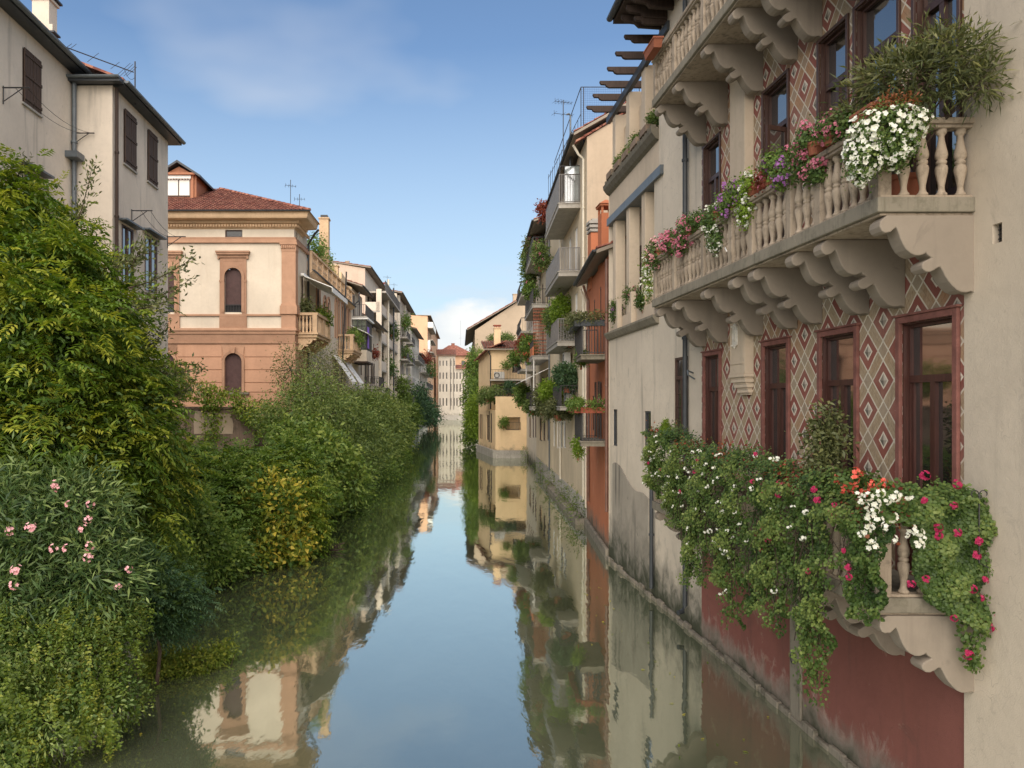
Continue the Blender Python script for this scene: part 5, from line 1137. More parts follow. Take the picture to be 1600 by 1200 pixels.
# garden retaining wall in front of the villa
gw = thing('garden_wall', 'old mossy garden wall with a bare plaster patch below the villa', 'wall', (-14, 40, 1))
b = MB().box(-19, -8.9, 40, 40.5, .5, 5.0).box(-12.9, -12.5, 39.9, 40.0, .5, 5.15).box(-19, -8.8, 39.93, 40.55, 5.0, 5.12); b.build('wall', 'wall_mossy', gw, bevel=.02)
MB().fplate(Fac((-19, 40), (-8, 40), -1), [(6.95, 3.7), (8.95, 3.7), (9.0, 4.2), (8.85, 4.75), (7.9, 4.8), (7.0, 4.9), (6.92, 4.3)], .004, .02).build('plaster_patch', 'plaster_gable', gw)
MB().box(-9.5, -8.9, 40.5, 45, .5, 4.6).build('side_wall', 'wall_mossy', gw)
# ================================================================ LEFT: two old houses
def oldhouse(label, x, y0, y1, z1, mat, wins, endx=None):
    F = Fac((x, y0), (x, y1), -1); root = thing('house', label, 'house', (x, y0, 2))
    b = MB().wall(F, 0, y1-y0, 1, z1, [w_[:4] for w_ in wins], .14); b.add([(x, y1, 1), (x-9, y1, 1), (x-9, y1, z1), (x, y1, z1)], [(0, 1, 2, 3)])
    b.add([(x, y0, 1), (x-9, y0, 1), (x-9, y0, z1), (x, y0, z1)], [(0, 1, 2, 3)]); b.build('wall', mat, root)
    for w_ in wins: window(F, *w_[:4], root, w_[4], 'brown_frame', d=-.02)
    return root, F
F2w = Fac((-10.4, 25.5), (-10.4, 31.0), -1); F1w = Fac((-11.7, 12), (-11.7, 25.5), -1)
def pw(F, x0, x1, y0, y1, st):
    a, c_ = sorted((F.px(x0), F.px(x1))); ym = F.px((x0+x1)/2); return (a, c_, F.pz(ym, y1), F.pz(ym, y0), st)
w2 = [pw(F2w, 193, 211, 178, 262, 'closed'), pw(F2w, 230, 244, 208, 288, 'closed'), pw(F2w, 190, 208, 355, 445, 'sash'), pw(F2w, 226, 245, 370, 458, 'sash')]
h2, F2w = oldhouse('old beige house with two closed wooden shutters beside the villa', -10.4, 25.5, 31.0, 15.85, 'plaster_old', w2)
w1 = [pw(F1w, 35, 62, 85, 170, 'closed'), pw(F1w, 38, 63, 272, 345, 'sash')]
h1, F1w = oldhouse('old grey plastered house cut by the left edge with a chimney on its roof', -11.7, 12, 25.5, 16.2, 'plaster_old', w1)
for rt, Fx, L_, z in ((h2, F2w, 5.5, 15.85), (h1, F1w, 13.5, 16.2)):
    MB().fbox(Fx, -.1, L_+.45, z, z+.14, -9, .42).build('roof', 'zinc_dark', rt); gutter(Fx, -.1, L_+.45, z+.12, .5, rt, 'zinc', .09)
    MB().hexa([Fx(-.1, z+.14, .4), Fx(L_+.45, z+.14, .4), Fx(L_+.45, z+2.2, -5), Fx(-.1, z+2.2, -5), Fx(-.1, z+.22, .4), Fx(L_+.45, z+.22, .4), Fx(L_+.45, z+2.3, -5), Fx(-.1, z+2.3, -5)]).build('roof_slope', 'roof_tile', rt)
MB().box(-11.7, -10.0, 25.1, 25.48, 15.85, 16.0).build('end_eave', 'zinc_dark', h2); gutter(Fac((-11.7, 25.5), (-10.0, 25.5), -1), 0, 1.7, 16.0, .45, h2, 'zinc', .08)
MB().box(-11.72, -11.3, 24.9, 25.45, 13.3, 13.5).build('canopy', 'zinc', h1)
pipe(h2, [F2w(.12, 15.8, .1), F2w(.12, 3, .1)], 'wood_dark', .06); pipe(h1, [F1w(13.35, 16.1, .1), F1w(13.35, 3, .1)], 'zinc', .08)
for rt, Fx, ws in ((h2, F2w, w2[2:]), (h1, F1w, w1[1:])):
    for w_ in ws: MB().fbox(Fx, w_[0]-.3, w_[1]+.3, w_[3]+.08, w_[3]+.14, .002, .3).build('window_hood', 'zinc', rt)
for rt, Fx, ws in ((h2, F2w, w2), (h1, F1w, w1)):
    for w_ in ws: MB().fbox(Fx, w_[0]-.08, w_[1]+.08, w_[2]-.06, w_[2], .002, .07).build('window_sill', 'concrete', rt)
def bracket(Fx, u_, z, rt): return MB().tube([Fx(u_, z, 0), Fx(u_, z, .75)], .022, 5).tube([Fx(u_, z-.4, 0), Fx(u_, z-.02, .55)], .015, 5).tube([Fx(u_, z-.45, .02), Fx(u_, z+.05, .02)], .02, 5).build('line_bracket', 'iron', rt)
for u_, z in ((F2w.px(205), 12.1), (5.4, 12.0)): bracket(F2w, u_, z, h2)
for px_, py_ in ((4, 137), (112, 208)): u_ = F1w.px(px_); bracket(F1w, u_, F1w.pz(u_, py_), h1)
b = MB()
def sagline(b, p, q, s, r=.008): p, q = Vector(p), Vector(q); b.tube([p.lerp(q, t)-Vector((0, 0, s*4*t*(1-t))) for t in np.linspace(0, 1, 9)], r, 3)
for dd_ in (.35, .68): sagline(b, F1w(F1w.px(4), F1w.pz(F1w.px(4), 137), dd_), F1w(F1w.px(112), F1w.pz(F1w.px(112), 208), dd_), .25)
b.build('clothes_line', 'iron', h1); b = MB()
for dd_ in (.35, .68): sagline(b, F2w(F2w.px(205), 12.1, dd_), F2w(5.4, 12.0, dd_), .3)
b.build('clothes_line', 'iron', h2)
b = chimney(MB(), -12.4, 25.0, 15.9, 18.3, .55, .55); b.box(-12.2, -12.0, 24.7, 25.0, 16.2, 17.5); b.build('chimney', 'plaster_old', h1, bevel=.01); MB().box(-12.8, -12.0, 24.6, 25.4, 18.42, 18.48).box(-12.3, -11.9, 24.6, 25.05, 17.2, 17.25).build('chimney_cap', 'zinc_dark', h1)
# long boom antenna
an = thing('tv_antenna', 'large tv antenna with a long boom above the old left houses', 'antenna', W(211, 160, 27), 'roof antennas')
b = MB(); m0 = Vector(W(211, 165, 27)); b.tube([m0, m0+Vector((0, 0, 1.55))], .025, 6); b.build('mast', 'iron', an)
p_, q_ = Vector(W(98, 72, 26)), Vector(W(209, 113, 27)); b = MB().tube([p_, q_], .02, 5)
for t in (.05, .1, .42, .73, .86, .9, .94, .97): c_ = p_.lerp(q_, t); l_ = .18+.25*abs(math.sin(t*9)); b.tube([c_-Vector((.05, l_, l_*.9)), c_+Vector((.05, l_, l_*.9))], .009, 4)
sagline(b, p_.lerp(q_, .86), m0+Vector((0, 0, 1.0)), .2); b.build('array', 'iron', an)

for (u_, h_), n_ in zip(((6, 2.6), (17, 3.2)), ('nearer', 'farther')): antenna(*F3(u_, 22.3, -2)[:2], 22.3, h_, 'thin tv antenna on the long cream house, the %s of the two' % n_, ((.9, .6, 4), (.6, .4, 3)), 'roof antennas', .5)

def Bl(px, py, Y, rx, rz, rd): k = Y/FP; x, y, z = W(px, py, Y); return (x, y, z, rx*k, rd, rz*k)
G_L = 'trees and bushes along the left bank'
# wisteria mass climbing before the old houses
wb = [Bl(5, 348, 18.5, 72, 52, 1.6), Bl(65, 432, 17.5, 80, 62, 1.7), Bl(-40, 480, 16, 130, 120, 2.0), Bl(132, 515, 18, 62, 66, 1.7), Bl(70, 560, 15.5, 110, 100, 1.7), Bl(192, 600, 18.5, 45, 52, 1.3),
      Bl(175, 660, 16.5, 75, 85, 1.6), Bl(30, 670, 14.5, 110, 100, 1.5), Bl(232, 735, 17.5, 45, 55, 1.2), Bl(140, 770, 15.5, 80, 80, 1.4), Bl(-60, 310, 17, 80, 50, 1.4), Bl(100, 388, 19.5, 36, 20, 1.0)]
wis = thing('wisteria', 'huge yellow green wisteria climbing up before the old houses at the left', 'climber', (-9.5, 16.5, 1.5))
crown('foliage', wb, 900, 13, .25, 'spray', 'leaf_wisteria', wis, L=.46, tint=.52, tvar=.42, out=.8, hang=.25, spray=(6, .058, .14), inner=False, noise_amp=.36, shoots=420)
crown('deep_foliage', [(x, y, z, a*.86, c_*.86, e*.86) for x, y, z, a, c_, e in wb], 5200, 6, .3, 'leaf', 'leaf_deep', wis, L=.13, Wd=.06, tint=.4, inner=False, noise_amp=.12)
wood(wis, (-9.5, 17, 1.4), wb, .16)
b = MB()
def shoot(p, q, n, parent, mat='leaf_olive', L=.13, sag=.1, per=5, sp=.1, tint=.45):
    """a leafy twig from p to q"""
    p, q = np.array(p), np.array(q); t = np.repeat(np.linspace(.1, 1, n), per); pts = p+(q-p)*t[:, None]+UP*(-sag*4*t*(1-t))[:, None]
    d = unit((q-p)[None]*.8/np.linalg.norm(q-p)+rdir(len(t))*.8); lf = Leafs().quads(pts+rng.normal(size=(len(t), 3))*sp*.3, d, L, L*.42, tint+rng.normal(size=len(t))*.2)
    o = lf.build('leafy_twig', mat, parent, kind='stuff'); MB().tube([tuple(p+(q-p)*s_+UP*(-sag*4*s_*(1-s_))) for s_ in np.linspace(0, 1, 7)], [.018, .016, .014, .012, .01, .008, .005], 4).build('twig', 'bark', parent); return o
for (x0, y0, Y0_), (x1, y1, Y1_), n in (((200, 450, 17), (305, 400, 16.2), 26), ((210, 470, 17), (295, 438, 16.2), 22), ((160, 420, 17.5), (240, 385, 16.8), 26), ((120, 350, 18), (145, 255, 18), 24), ((200, 420, 17), (225, 372, 16.6), 18),
        ((240, 580, 17.5), (312, 572, 16.5), 26), ((230, 540, 17.5), (262, 505, 17), 18), ((250, 620, 17.5), (300, 600, 17), 20), ((180, 480, 16.8), (262, 470, 16), 24), ((10, 300, 17.5), (40, 245, 17.5), 16)):
    shoot(W(x0, y0, Y0_), W(x1, y1, Y1_), n, wis, per=7, sp=.3, L=.12)
# oleander with pink flowers
ob = [Bl(60, 860, 12.5, 85, 85, .9), Bl(120, 800, 12.8, 60, 60, .8), Bl(10, 800, 12.4, 60, 70, .8), Bl(150, 900, 12.3, 65, 60, .7), Bl(20, 940, 12, 70, 60, .7)]
ole = thing('oleander', 'oleander bush with pink flowers at the lower left bank', 'bush', (-6.2, 12.5, .6))
crown('foliage', ob, 900, 16, .13, 'leaf', 'leaf_oleander', ole, L=.17, Wd=.034, tint=.5, out=.8, noise_amp=.4, tvar=.35, hang=.1, shoots=180)
wood(ole, (-6.3, 12.6, .5), ob, .07)
P = [W(x, y, Y_) for x, y, Y_ in ((108, 788, 11.8), (142, 787, 11.9), (137, 811, 11.8), (130, 826, 11.8), (86, 757, 12), (90, 762, 12), (17, 829, 11.5), (85, 857, 11.5), (105, 857, 11.5), (140, 853, 11.6), (138, 871, 11.6), (26, 891, 11.2), (23, 913, 11.2), (200, 889, 11.8), (184, 915, 11.7), (48, 825, 11.5))]
blossoms(ole, 'rose', P, .95)
# trailing creeper hanging to the water
cb = [Bl(60, 1010, 11.6, 95, 60, .6), Bl(130, 1000, 11.9, 70, 70, .6), Bl(150, 1080, 11.7, 62, 48, .6), Bl(60, 1110, 11.2, 100, 55, .6), Bl(-20, 1070, 11, 70, 90, .6), Bl(15, 1170, 10.9, 60, 35, .5), Bl(180, 960, 12.2, 40, 45, .5)]
cre = thing('creeper', 'pale green trailing creeper hanging over the bank to the water in the lower left corner', 'climber', (-6, 11.5, .2))
P, N = blob_points(cb, 360, .85, 1.12, .35)
tl = np.repeat(rng.normal(size=360)*.16, 4); P = np.repeat(P, 4, 0)+rng.normal(size=(1440, 3))*.075; N = np.repeat(N, 4, 0)
lf = Leafs(); LK = rng.integers(6, 18, 1440)
for k in range(17):                                # strands with paired leaves
    wk = (wk+rng.normal(size=P.shape)*.012) if k else np.zeros(P.shape); q = P-UP*(k*.03)+wk*np.array([1, 1, .5])+rng.normal(size=P.shape)*.012
    for sg in (-1, 1):
        S = unit(np.cross(N, UP))*sg; D = unit(S*.8+N*.5-UP*.25+rdir(len(q))*.65); ok = (q[:, 2] > .02) & (k < LK)
        lf.quads(q[ok], D[ok], .052*rng.uniform(.45, 1.45, ok.sum()), .030*rng.uniform(.7, 1.3, ok.sum()), (.5+tl)[ok]+rng.normal(size=ok.sum())*.16-.008*k, up=(N+UP*.3)[ok])
lf.build('foliage', 'leaf_creeper', cre)
crown('side_foliage', cb, 420, 9, .10, 'leaf', 'leaf_acacia', cre, L=.075, Wd=.03, tint=.55, inner=False, shoots=160, noise_amp=.3, hang=.4)
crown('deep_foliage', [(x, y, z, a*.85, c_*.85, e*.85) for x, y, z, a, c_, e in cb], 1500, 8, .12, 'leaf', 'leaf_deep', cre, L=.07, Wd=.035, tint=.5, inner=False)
wood(cre, (-6.2, 11.8, .3), cb, .05)
# elder like blue green shrub
def bush(label, blobs, n, per, rad, mat, L, Wd, base=None, name='bush', cat='bush', out=.7, hang=0, tint=.45, r=.05, spray=None, group=G_L, zmin=.03, noise_amp=.22, inner=True, tvar=.28, shoots=None):
    o = thing(name, label, cat, base or (blobs[0][0], blobs[0][1], .5), group)
    crown('foliage', blobs, n, per, rad, 'spray' if spray else 'leaf', mat, o, L=L, Wd=Wd, tint=tint, out=out, hang=hang, spray=spray, zmin=zmin, noise_amp=noise_amp, inner=inner and not spray, tvar=tvar, shoots=n//5 if shoots is None else shoots)
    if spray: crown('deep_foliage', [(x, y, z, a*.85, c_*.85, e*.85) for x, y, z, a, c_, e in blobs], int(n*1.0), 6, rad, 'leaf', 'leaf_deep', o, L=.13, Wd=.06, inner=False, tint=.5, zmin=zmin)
    if r: wood(o, base or (blobs[0][0], blobs[0][1], .4), blobs, r)
    return o
bush('blue green feathery shrub leaning low over the water below the wisteria', [Bl(245, 935, 14.2, 50, 38, .5), Bl(275, 950, 14.3, 26, 26, .4), Bl(215, 905, 14.2, 35, 40, .5)], 320, 5, .12, 'leaf_blue', .28, .05, spray=(5, .028, .075), r=.04)
bush('dark undergrowth filling the bank behind the blue green shrub', [Bl(210, 860, 16, 55, 48, .9), Bl(252, 885, 17, 30, 34, .8), Bl(275, 900, 19, 24, 20, .7)], 620, 12, .15, 'leaf_bush', .11, .055, tint=.4, r=.06)
fl = thing('water_plants', 'low raft of leafy water plants and dead twigs floating off the left bank', 'plants', W(290, 1035, 15.4)[:2]+(0,))
crown('foliage', [Bl(285, 1038, 15.2, 48, 14, .35), Bl(320, 1030, 15.4, 30, 10, .2), Bl(250, 1042, 15, 25, 14, .3), Bl(352, 1016, 15.8, 14, 10, .12)], 420, 9, .08, 'leaf', 'leaf_creeper', fl, L=.075, Wd=.042, tint=.6, zmin=.01)
b = MB()
for k in range(16): p_ = Vector(W(240+k*8, 1040-k*1.2+rng.normal()*4, 15.3)); p_.z = .03; b.tube([p_, p_+Vector((rng.normal()*.3, rng.normal()*.15, abs(rng.normal())*.18))], .007, 4)
b.build('twig', 'bark', fl, kind='stuff')
# bushes in the middle distance
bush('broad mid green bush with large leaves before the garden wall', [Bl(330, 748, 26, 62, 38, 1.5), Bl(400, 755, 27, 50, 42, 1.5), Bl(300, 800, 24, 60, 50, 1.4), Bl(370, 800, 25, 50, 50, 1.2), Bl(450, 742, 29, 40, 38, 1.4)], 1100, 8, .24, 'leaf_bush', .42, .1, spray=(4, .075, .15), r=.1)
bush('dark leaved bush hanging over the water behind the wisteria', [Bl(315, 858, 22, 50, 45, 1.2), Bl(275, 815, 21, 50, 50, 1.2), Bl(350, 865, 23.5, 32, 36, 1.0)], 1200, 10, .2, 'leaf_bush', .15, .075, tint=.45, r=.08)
bush('bush with bright yellow autumn leaves leaning over the water', [Bl(425, 785, 25, 36, 40, .9), Bl(415, 835, 25, 34, 36, .9), Bl(450, 852, 25.5, 30, 28, .8), Bl(405, 868, 24.6, 24, 20, .6)], 560, 9, .18, 'leaf_yellow', .19, .11, tint=.5, r=.06, out=.5, tvar=.6)
bush('green and gold bush at the water edge with drooping sprays', [Bl(460, 790, 27, 34, 42, 1.0), Bl(470, 830, 27, 26, 32, .9), Bl(440, 752, 28, 36, 30, 1.0)], 500, 7, .22, 'leaf_wisteria', .4, .1, spray=(5, .06, .13), r=.07, tint=.55)
bush('dense round leafed bush in the middle of the left bank', [Bl(500, 715, 35, 42, 42, 1.7), Bl(465, 685, 36, 40, 28, 1.5), Bl(530, 745, 36, 36, 38, 1.4), Bl(495, 775, 33, 26, 28, 1.0)], 900, 12, .24, 'leaf_bush', .23, .12, tint=.55, r=.1)
def tree(label, blobs, n, per, rad, mat='leaf_acacia', L=.19, Wd=.08, base=None, **kw): return bush(label, blobs, n, per, rad, mat, L, Wd, base=base, name='tree', cat='tree', r=kw.pop('r', .14), **kw)
tree('feathery light tree with thin crown before the villa corner', [Bl(450, 632, 38, 30, 24, 1.2), Bl(490, 612, 39, 28, 28, 1.3), Bl(470, 655, 37, 36, 24, 1.3), Bl(425, 655, 37, 22, 20, 1.0), Bl(520, 645, 40, 28, 32, 1.3)], 620, 9, .26, tint=.55, L=.17, Wd=.07)
tree('grey green willow like tree leaning over the canal', [Bl(530, 655, 44, 40, 34, 1.7), Bl(565, 690, 45, 38, 38, 1.7), Bl(540, 722, 42, 38, 32, 1.4), Bl(515, 745, 39, 28, 30, 1.2)], 1200, 11, .32, tint=.42, L=.22, Wd=.07)
tree('rounded olive green tree at the widest part of the bank', [Bl(560, 645, 56, 34, 30, 2.1), Bl(592, 668, 57, 31, 34, 2.1), Bl(583, 705, 54, 29, 28, 1.7), Bl(550, 690, 52, 28, 28, 1.7)], 1200, 11, .38, tint=.5, L=.26, Wd=.1)
tree('last green tree of the left bank tinged with rust at its tip', [Bl(610, 652, 72, 20, 26, 2.1), Bl(622, 675, 74, 13, 18, 1.5), Bl(600, 690, 68, 18, 18, 1.7), Bl(590, 636, 70, 18, 18, 1.9)], 800, 11, .42, tint=.55, L=.3, Wd=.12)
bush('rusty leaved shrub touching the water beyond the last left tree', [Bl(634, 684, 78, 7, 14, 1.0), Bl(628, 700, 72, 7, 8, .8)], 140, 9, .35, 'leaf_yellow', .28, .12, tint=.1, r=0)
bush('scrub of dark bushes trailing in the water under the trees', [Bl(545, 775, 40, 30, 22, 1.0), Bl(590, 735, 52, 30, 18, 1.2), Bl(510, 800, 36, 22, 20, .8), Bl(615, 712, 62, 18, 12, 1.0)], 800, 10, .3, 'leaf_bush', .18, .08, tint=.4, r=0)
b = MB()
for k in range(60): p_ = Vector(W(470+rng.uniform(0, 50), 862+rng.normal()*5, 27.5)); p_.z = .03; b.tube([p_, p_+Vector((rng.uniform(.1, .7), rng.normal()*.3, rng.uniform(0, .25)))], .012, 3)
dr = thing('driftwood', 'tangle of brown dead twigs floating at the tip of the yellow bush', 'driftwood', W(490, 860, 27.5)[:2]+(0,)); b.build('twigs', 'bark', dr, kind='stuff')
# ivy over the garden wall
iv = thing('ivy', 'bright green ivy trailing over the top of the garden wall', 'ivy', (-13, 39.8, 4)); 
crown('foliage', [Bl(300, 608, 39.6, 45, 14, .4), Bl(350, 622, 39.6, 40, 13, .4), Bl(395, 640, 39.6, 35, 14, .4), Bl(330, 650, 39.6, 12, 40, .3), Bl(262, 590, 39.2, 30, 22, .5), Bl(410, 655, 39.4, 25, 20, .6)], 420, 10, .12, 'leaf', 'leaf_wisteria', iv, L=.15, Wd=.09, tint=.6, hang=.3)
tree('slim pale leaved tree with an open crown beside the canal terrace', [Bl(455, 575, 41.5, 20, 28, .8), Bl(500, 570, 43, 22, 26, .9), Bl(480, 610, 42, 30, 25, 1.0), Bl(520, 600, 44, 18, 24, .9)], 420, 8, .35, mat='leaf_olive', tint=.55, L=.15, Wd=.06)
# climbing plants and terrace greenery in the left row
def tuft(label, blobs, n, mat='leaf_bush', L=.2, Wd=.1, name='potted_plant', cat='plant', group='plants on balconies and terraces', flowers=None, per=8, rad=.16, **kw):
    o = thing(name, label, cat, (blobs[0][0], blobs[0][1], blobs[0][2]-blobs[0][5]), group); crown('foliage', blobs, n, per, rad, 'leaf', mat, o, L=L, Wd=Wd, zmin=-1, **kw)
    x, y, z, rx, rd, rz = blobs[0]; pot(o, x, y, z-rz-.18, min(.22, rx*.5), .28)
    if flowers:
        kind, nf, sc_ = flowers; P, N = blob_points(blobs, nf, .98, 1.08, .1); blossoms(o, kind, P, sc_)
    return o
tuft('dense green hedge spilling over the roof terrace behind the balustrade', [Bl(492, 385, 52, 12, 14, .9), Bl(502, 405, 55, 12, 16, 1.2), Bl(510, 425, 60, 8, 12, 1.5)], 260, L=.16, rad=.2)
tuft('flowering plant on the near end of the villa side balcony', [Bl(473, 480, 47, 7, 10, .4)], 60, 'leaf_olive')
tuft('yellow green plant on the far half of the villa side balcony', [Bl(502, 492, 49.2, 7, 9, 1.0), Bl(508, 500, 50, 6, 7, .8)], 120, 'leaf_wisteria', L=.14)
tuft('small green plant on the second stone balcony of the wing', [Bl(552, 524, 62, 8, 7, .8), Bl(560, 532, 63.5, 5, 6, .8)], 90, 'leaf_bush', L=.18)
tuft('red flowered window plant on the low cream house', [Bl(585, 553, 78, 5, 5, .6)], 50, 'leaf_red', L=.2)
bush('dark green creeper hanging from a loggia of the long cream house', [Bl(627, 610, 112, 7, 18, 1.2), Bl(632, 635, 118, 8, 14, 1.2), Bl(630, 655, 116, 8, 16, 1.2)], 260, 10, .5, 'leaf_deep', .4, .2, r=0, tint=.8, group='creepers along the left row')
bush('green creeper covering the foot of the white gabled house', [Bl(655, 620, 138, 8, 14, 1.4), Bl(652, 635, 135, 7, 12, 1.4), Bl(665, 640, 150, 10, 14, 1.5), Bl(673, 650, 158, 10, 14, 1.5)], 420, 10, .6, 'leaf_blue', .45, .22, r=0, tint=.35, group='creepers along the left row')
bush('dark shrub at the waterline between the cream house and the white house', [Bl(645, 655, 112, 6, 10, 1.0), Bl(640, 645, 108, 5, 9, 1.0)], 160, 10, .5, 'leaf_deep', .4, .2, r=0, tint=.7, group='creepers along the left row')
for k, (px_, py_, Y_, mt, w_) in enumerate(((612, 516, 104, 'leaf_deep', 'upper loggia'), (606, 570, 98, 'leaf_deep', 'second loggia'), (632, 500, 120, 'leaf_bush', 'top balcony'), (632, 550, 120, 'leaf_bush', 'middle balcony'), (667, 556, 165, 'leaf_red', 'crowded balcony'), (673, 575, 165, 'leaf_deep', 'lowest crowded balcony'))):
    tuft('dark plants crowding the %s of the left row' % w_, [Bl(px_, py_, Y_, 5, 8, 1.2), Bl(px_+3, py_+7, Y_+3, 4, 6, 1)], 70, mt, L=.35, Wd=.16, rad=.35)
# ivy clad bank on the right beyond the yellow corner house
ic = [Bl(742, 580, 97, 10, 26, 1.2), Bl(737, 620, 95, 9, 30, 1.2), Bl(741, 660, 93, 11, 26, 1.2), Bl(735, 685, 92, 8, 14, 1), Bl(745, 560, 98, 7, 14, 1)]
bush('tall column of dark ivy on the right bank beside the bright yellow house', ic, 700, 11, .35, 'leaf_bush', .3, .15, r=.12, tint=.45, name='ivy', cat='ivy', group='ivy on the right bank')
bush('lime green ivy hanging in front of the darker ivy column', [Bl(743, 640, 90, 9, 14, .8), Bl(739, 665, 90, 8, 18, .8), Bl(747, 625, 90, 6, 8, .7)], 260, 10, .3, 'leaf_lime', .28, .13, r=0, name='ivy', cat='ivy', group='ivy on the right bank')
# greenery of the bright yellow house and the right row
GP = 'plants on balconies and terraces'
tuft('grassy hedge along the terrace of the bright yellow house', [Bl(762, 616, 76, 11, 9, .8), Bl(776, 614, 75.5, 10, 9, .8), Bl(754, 622, 78, 6, 7, .8)], 240, 'leaf_acacia', L=.22)
tuft('round leafy shrub behind the chimney of the bright yellow house', [Bl(790, 530, 84, 12, 6, 1), Bl(768, 532, 84, 4, 6, .5)], 160, 'leaf_acacia', L=.25)
tuft('potted plant in the open window of the bright yellow house', [Bl(787, 660, 74, 4, 6, .4)], 50, 'leaf_bush', L=.18)
tuft('dark fern under the porch roof of the bright yellow house', [Bl(796, 606, 76.5, 7, 8, .6)], 90, 'leaf_blue', L=.22)
tuft('small flower box on the upper balcony of the bright yellow house', [Bl(792, 570, 77, 6, 3, .3)], 50, 'leaf_bush', L=.15)
rp = [  # px,py,Y,rx,ry,rd,n,mat,label,flower
 (845, 400, 48, 9, 20, .6, 150, 'leaf_acacia', 'trailing plant beside the second highest balcony of the lattice house', ('pink', 14, 2.2)),
 (833, 385, 55, 9, 16, .8, 150, 'leaf_olive', 'pink flowering shrub on the top balcony of the lattice house', ('pink', 22, 2.4)),
 (826, 415, 58, 8, 26, .8, 200, 'leaf_acacia', 'long red tinged creeper hanging from the top balcony at the sky edge', ('pink', 16, 2.4)),
 (850, 330, 45, 6, 12, .5, 90, 'leaf_red', 'red leaved plant on the edge of the topmost right balcony', None),
 (829, 455, 54, 7, 8, .5, 90, 'leaf_bush', 'leafy plant above the red pot on the third balcony of the lattice house', None),
 (826, 545, 54, 9, 16, .8, 170, 'leaf_bush', 'green creeper with red berries covering the lattice balcony rail', ('salmon', 14, 2.4)),
 (818, 540, 58, 6, 12, .6, 110, 'leaf_red', 'crimson creeper at the corner of the lattice balcony', None),
 (806, 560, 64, 6, 8, .6, 90, 'leaf_bush', 'plant on the curved iron balcony of the third cream house', None),
 (878, 485, 39.5, 13, 20, .6, 240, 'leaf_lime', 'big leaved lime green plant on the third grey balcony of the yellow house', None),
 (862, 500, 41, 8, 16, .5, 120, 'leaf_acacia', 'loose shrub at the far end of the third grey balcony', None),
 (890, 515, 37.5, 8, 22, .5, 130, 'leaf_olive', 'brownish climber at the near end of the third grey balcony', None),
 (886, 590, 37, 16, 18, .7, 320, 'leaf_blue', 'large dark leaved plant on the lowest planted balcony of the yellow house', None),
 (862, 612, 41, 14, 14, .8, 260, 'leaf_lime', 'pale variegated shrub in the middle of the lowest planted balcony', None),
 (848, 625, 46, 10, 18, .8, 220, 'leaf_olive', 'russet leaved shrub at the far end of the lowest planted balcony', None),
 (872, 640, 38.5, 22, 12, .5, 260, 'leaf_olive', 'creeper trailing under the lowest planted balcony of the yellow house', None),
 (818, 618, 58, 10, 14, .8, 170, 'leaf_bush', 'dense green plant on the lowest balcony of the lattice house', None),
 (832, 636, 54, 10, 8, .6, 110, 'leaf_acacia', 'hanging foliage under the awning of the lattice house', None),
 (903, 700, 27.3, 3, 12, .3, 60, 'leaf_lime', 'spiky green plant on the lower balcony of the orange house', None),
 (908, 560, 28.5, 5, 10, .3, 60, 'leaf_bush', 'small plant in the corner of the upper balcony of the orange house', None)]
for px_, py_, Y_, rx_, ry_, rd_, n_, mt_, lb_, fl_ in rp:
    tuft(lb_, [Bl(px_, py_, Y_, rx_, ry_, rd_), Bl(px_+rx_*.5, py_+ry_*.4, Y_, rx_*.7, ry_*.6, rd_*.8), Bl(px_-rx_*.4, py_-ry_*.35, Y_, rx_*.7, ry_*.6, rd_*.8)], int(n_*1.1), mt_, L=.0034*Y_, Wd=.0017*Y_, rad=.0026*Y_, flowers=fl_)
for z_, lb_ in ((8.12, 'upper'), (5.12, 'lower')):
    o = thing('flower_box', 'long flower box along the %s balcony rail of the orange house' % lb_, 'flower box', FO(1, z_, .9), GP)
    MB().fbox(FO, .4, 3.3, z_-.16, z_+.04, .92, 1.12).fbox(FO, .3, .5, z_-.16, z_+.04, .05, .92).build('planter', 'zinc_dark' if lb_ == 'upper' else 'brick_red', o)
    bb = [(*FO(.4+k*.36, z_+.12, 1.0), .2, .22, .13+.05*(k % 3)) for k in range(8)]+[(*FO(.4, z_+.12, .1+k*.28), .18, .2, .13+.04*(k % 2)) for k in range(3)]
    crown('foliage', bb, 300, 8, .06, 'leaf', 'leaf_bush' if lb_ == 'lower' else 'leaf_olive', o, L=.08, Wd=.045, zmin=-1); P, N = blob_points(bb, 14, 1, 1.1); blossoms(o, 'pink', P, 1.0)
for px_, Y_, lb_ in ((905, 36.5, 'near the orange house'), (912, 33.8, 'at the foot of the orange house'), (868, 47, 'by the grey plinth of the yellow house'), (826, 72, 'at the far corner under the yellow row'), (893, 40, 'under the triple window of the yellow house'), (850, 55, 'below the lattice house')):
    x_ = LX(Y_)-.35; o = bush('sprig of weeds growing from the waterline footing '+lb_, [(x_, Y_, .7, .25, .35, .5), (x_+.1, Y_-.3, .4, .25, .3, .3)], 50, 5, .12, 'leaf_acacia', .16, .035, r=.015, name='weeds', cat='weeds', out=1.0, group='weeds along the right waterline', inner=False, base=(x_+.1, Y_, .2))
